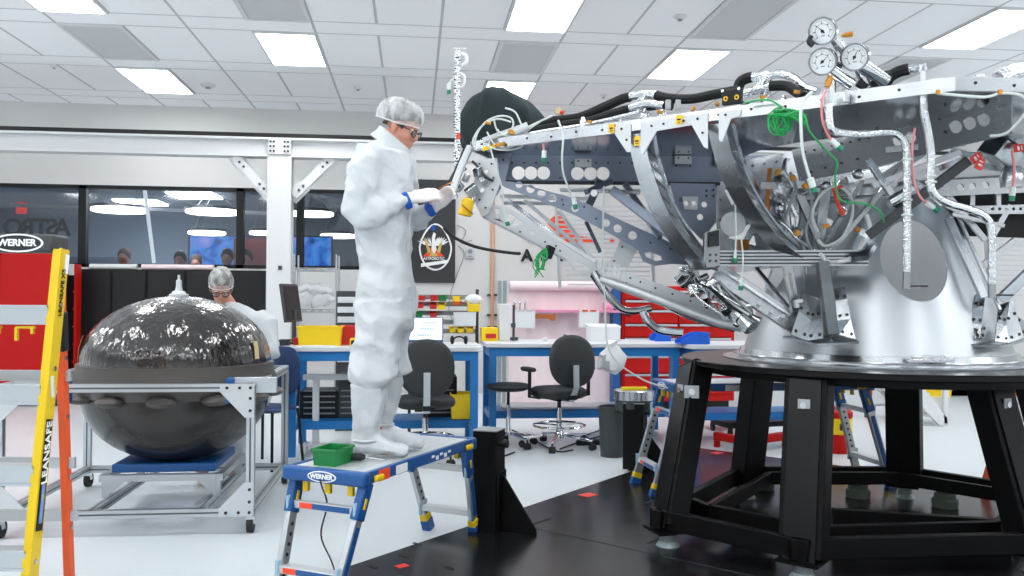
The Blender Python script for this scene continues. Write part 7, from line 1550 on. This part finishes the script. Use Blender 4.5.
for s_, leg in ((-1, ((383, 300), (380, 345), (374, 385), (370, 436), (369, 446))), (1, ((386, 300), (388, 345), (384, 385), (379, 424), (378, 436)))):
    b.tube([Mp(a, c, s_*.1) for a, c in leg], [.07, .06, .045, .034, .03], 12); b.tube([Mp(leg[4][0]-3, leg[4][1]-2, s_*.1), Mp(leg[4][0]+24, leg[4][1]+2, s_*.1)], [.03, .02], 10)
b.tube([Mp(382, 162, -.12), Mp(372, 170, -.17), Mp(368, 215, -.21), Mp(385, 214, -.2), Mp(412, 203, -.12)], [.05, .045, .036, .032, .026], 12)
b.tube([Mp(392, 160, .12), Mp(394, 165, .2), Mp(396, 218, .2), Mp(412, 214, .14), Mp(432, 205, .04)], [.06, .055, .04, .036, .027], 12)
body = b.build('body', 'skin', man); remesh(body, .0055, 2, .45)
person_head_parts(man, HT, .06)
# coverall
b = MB()
tor = [(394, 149, .08, .08), (391, 150, .11, .15), (386, 153, .135, .205), (385, 165, .145, .21), (385, 185, .155, .205), (384, 208, .155, .2), (383, 232, .145, .19), (384, 254, .13, .18), (386, 268, .137, .185), (386, 290, .15, .195), (386, 312, .15, .19), (385, 330, .14, .18), (385, 336, .1, .14)]
b.loft([mring(a, c, 0, x, y, tilt=(-.25 if c < 160 else 0)) for a, c, x, y in tor])
near = [(385, 300, .125, .10), (383, 325, .123, .105), (380, 345, .12, .105), (378, 362, .118, .105), (376.5, 372, .12, .108), (375.5, 378, .116, .105), (374, 382, .085, .085), (374, 387, .07, .075)]
far = [(388, 300, .11, .1), (389, 325, .105, .105), (389, 345, .1, .105), (389, 362, .098, .1), (389, 372, .1, .11), (388, 377, .095, .105), (386, 380, .075, .085), (385, 384, .06, .07)]
b.loft([mring(a, c, -.105, x, y) for a, c, x, y in near]); b.loft([mring(a, c, .105, x, y) for a, c, x, y in far])
b.tube([Mp(384, 155, -.10), Mp(375, 161, -.17), Mp(370, 178, -.215), Mp(367, 200, -.23), Mp(367, 216, -.235), Mp(371, 222, -.235), Mp(380, 219, -.24), Mp(394, 211, -.2), Mp(404, 206, -.16), Mp(409, 204.5, -.14)], [.075, .088, .084, .078, .08, .08, .074, .06, .046, .038], 18)
b.tube([Mp(392, 155, .10), Mp(396, 162, .18), Mp(397, 190, .22), Mp(399, 216, .2), Mp(410, 217, .16), Mp(422, 212, .10), Mp(429, 209, .06)], [.08, .09, .085, .085, .075, .06, .045], 16)
cov = b.build('coverall', 'tyvek', man); remesh(cov, .009, 3, .5); wrinkle(cov, .022, 7, 7, 8.5, 2.)
b = MB(); NC = 28; rr = []
for (px, py, hx, hy, tl_) in ((391, 152, .105, .11, -.8), (393, 147, .092, .092, -.85), (395, 141, .08, .08, -.85), (395.5, 138.5, .078, .078, -.82), (395.5, 139.5, .072, .072, -.82), (393, 149, .075, .078, -.8)): rr.append(mring(px, py, 0, hx, hy, NC, tl_, 2))
b.loft(rr, caps=False); col_ = b.build('collar', 'tyvek', man, smooth=80)
# boot covers, knee high
for s_, rg, nm in ((-1, [(373, 381, .093, .09), (373, 388, .094, .085), (372, 402, .09, .08), (371, 418, .078, .07), (370, 430, .066, .06), (369.5, 436, .062, .056)], -.105), (1, [(385, 376, .08, .08), (385.5, 384, .076, .08), (384, 398, .072, .075), (381, 412, .066, .065), (379, 422, .058, .056), (378.5, 427, .055, .054)], .105)):
    b = MB(); b.loft([mring(a, c, s_*.105, x, y) for a, c, x, y in rg])
    ax_, ay_ = rg[-1][0], rg[-1][1]; base = Mp(ax_, ay_, s_*.105); zb0_ = PH+.003
    fr2 = []
    for (fx, hw, hh, zc_) in ((-.085, .028, .035, .05), (-.075, .045, .06, .065), (-.03, .055, .075, .078), (.03, .056, .07, .073), (.09, .056, .052, .056), (.14, .056, .04, .043), (.185, .05, .032, .034), (.21, .03, .022, .026)):
        c = Vector((base.x, base.y, 0))+FX*fx; rg2 = []
        for i in range(18):
            a_ = 2*PI*i/18; z = zc_+hh*math.sin(a_); rg2.append(c+GV(0, 1)*hw*math.cos(a_)*(1.08 if math.sin(a_) < 0 else .95)+Vector((0, 0, max(zb0_, zb0_+z))))
        fr2.append(rg2)
    b.loft(fr2); bo = b.build('boot_cover', 'tyvek', man); remesh(bo, .008, 3, .5); wrinkle(bo, .016, 9, 9, 9, 5.+s_)
    zmin = min(v.co.z for v in bo.data.vertices)
    for v in bo.data.vertices: v.co.z = max(v.co.z, .0015)
for s_, c, r_ in ((-1, Mp(369.5, 436, -.105), (.066, .06)), (1, Mp(378.5, 427, .105), (.06, .057))):
    b = MB(); b.tube([c+FX*r_[0]*math.cos(a_*PI/10)+GV(0, 1)*r_[1]*math.sin(a_*PI/10) for a_ in range(20)], .007, 6, closed=True); b.build('ankle_tie', 'tyvek', man)
b = MB(); zp_ = []
for px, py in ((404, 150), (408, 165), (412, 185), (413.5, 205), (411, 230), (410, 252), (413, 275), (415, 300)): zp_.append(Mp(px-1.2, py, -.055))
b.tube(zp_, .007, 6); b.build('zip_flap', 'tyvek', man)
b = MB(); w0 = Mp(409, 204, -.14); b.tube([Mp(407.5, 204.8, -.142), Mp(408, 204.6, -.142), Mp(412, 202.8, -.135), Mp(412.4, 202.6, -.135)], [.041, .0435, .042, .038], 20); b.build('wrist_band', 'band_blue', man)
b = MB(); b.tube([Mp(427.5, 209, .06), Mp(428, 208.8, .06), Mp(432, 207, .05), Mp(432.4, 206.8, .05)], [.036, .0385, .0365, .034], 20); b.build('wrist_band', 'band_blue', man)
hand(man, Mp(415, 200.8, -.13), Mp(449, 192, -.04)-Mp(415, 201, -.13), GV(.25, 1, -.75), (.55, .65, .75, .85), thumb_side=-1, L=.215)
hand(man, Mp(433, 206, .05), Mp(450, 191, -.0)-Mp(433, 206, .05), GV(.3, -1, -.5), (.6, .7, .85, .95), thumb_side=1, L=.195)
b = MB(); b.tube(spline([Mp(440, 190, -.06), Mp(447, 186, -.05), Mp(453, 183, -.02)]), .0035, 6); tag(b.build('probe_lead', 'kapton_dark'), 'thin tool lead between the gloved hands and the lander corner', 'tool')
# ---------------------------------------------------------------- second person at the desk behind the tank
SD = 6.75
hp = P(221, 288, SD)
st2 = thing('person', 'seated person in white coverall and hairnet looking down, behind the big black tank', 'person', (hp.x+.1, hp.y+.1, 0))
f2 = GV(.05, -1); f2h = (GV(.3, -.95)*math.cos(.5)+Vector((0, 0, -math.sin(.5))))
H2 = Matrix.Translation(hp) @ frame(f2h).to_4x4()
hb = hp+GV(.12, .12)                    # base of the neck side
def S(x, d, z): return Vector((hp.x, hp.y, 0))+GV(x, d, z)
b = MB(); head_shapes(b, H2); b.T = None
zz = hp.z
b.tube([S(.0, .03, zz-.05), S(.04, .08, zz-.14), S(.1, .15, zz-.3), S(.12, .18, zz-.6), S(.12, .18, .55)], [.055, .06, .1, .11, .1], 14)
for s_ in (-1, 1): b.tube([S(.12+s_*.1, .15, .55), S(.12+s_*.12, -.3, .52), S(.12+s_*.12, -.3, .1), S(.12+s_*.12, -.42, .05)], [.08, .06, .05, .04], 10); b.tube([S(.1+s_*.12, .15, zz-.24), S(.1+s_*.22, .12, zz-.3), S(.12+s_*.25, .0, zz-.52), S(.06+s_*.12, -.25, zz-.5)], [.06, .05, .04, .03], 10)
bo2 = b.build('body', 'skin', st2); remesh(bo2, .008, 2)
person_head_parts(st2, H2, .03)
b = MB(); rings = []
for (x, d, z, hx, hy) in ((.03, .06, zz-.10, .085, .08), (.06, .1, zz-.16, .15, .12), (.1, .14, zz-.22, .215, .15), (.12, .16, zz-.34, .24, .17), (.13, .18, zz-.55, .23, .17), (.13, .18, .6, .22, .18), (.13, .16, .48, .2, .18)):
    rings.append([S(x+hx*math.cos(2*PI*i/24), d+hy*math.sin(2*PI*i/24), z) for i in range(24)])
b.loft(rings)
for s_ in (-1, 1): b.tube([S(.1+s_*.14, .15, zz-.23), S(.1+s_*.22, .12, zz-.29), S(.13+s_*.27, .03, zz-.5), S(.06+s_*.16, -.2, zz-.5)], [.09, .095, .075, .05], 14); b.tube([S(.12+s_*.1, .15, .55), S(.12+s_*.12, -.28, .53), S(.12+s_*.12, -.3, .45), S(.12+s_*.12, -.3, .1)], [.11, .09, .08, .065], 14)
cv2 = b.build('coverall', 'tyvek', st2); remesh(cv2, .016, 4, .5); wrinkle(cv2, .016, 6, 6, 8, 4.)
hand(st2, S(-.06, -.22, zz-.5), GV(.3, -1, -.2), Vector((0, 0, -1)), (.4, .5, .5, .6), thumb_side=1, L=.18); hand(st2, S(.22, -.22, zz-.5), GV(-.3, -1, -.2), Vector((0, 0, -1)), (.4, .5, .5, .6), thumb_side=-1, L=.18)
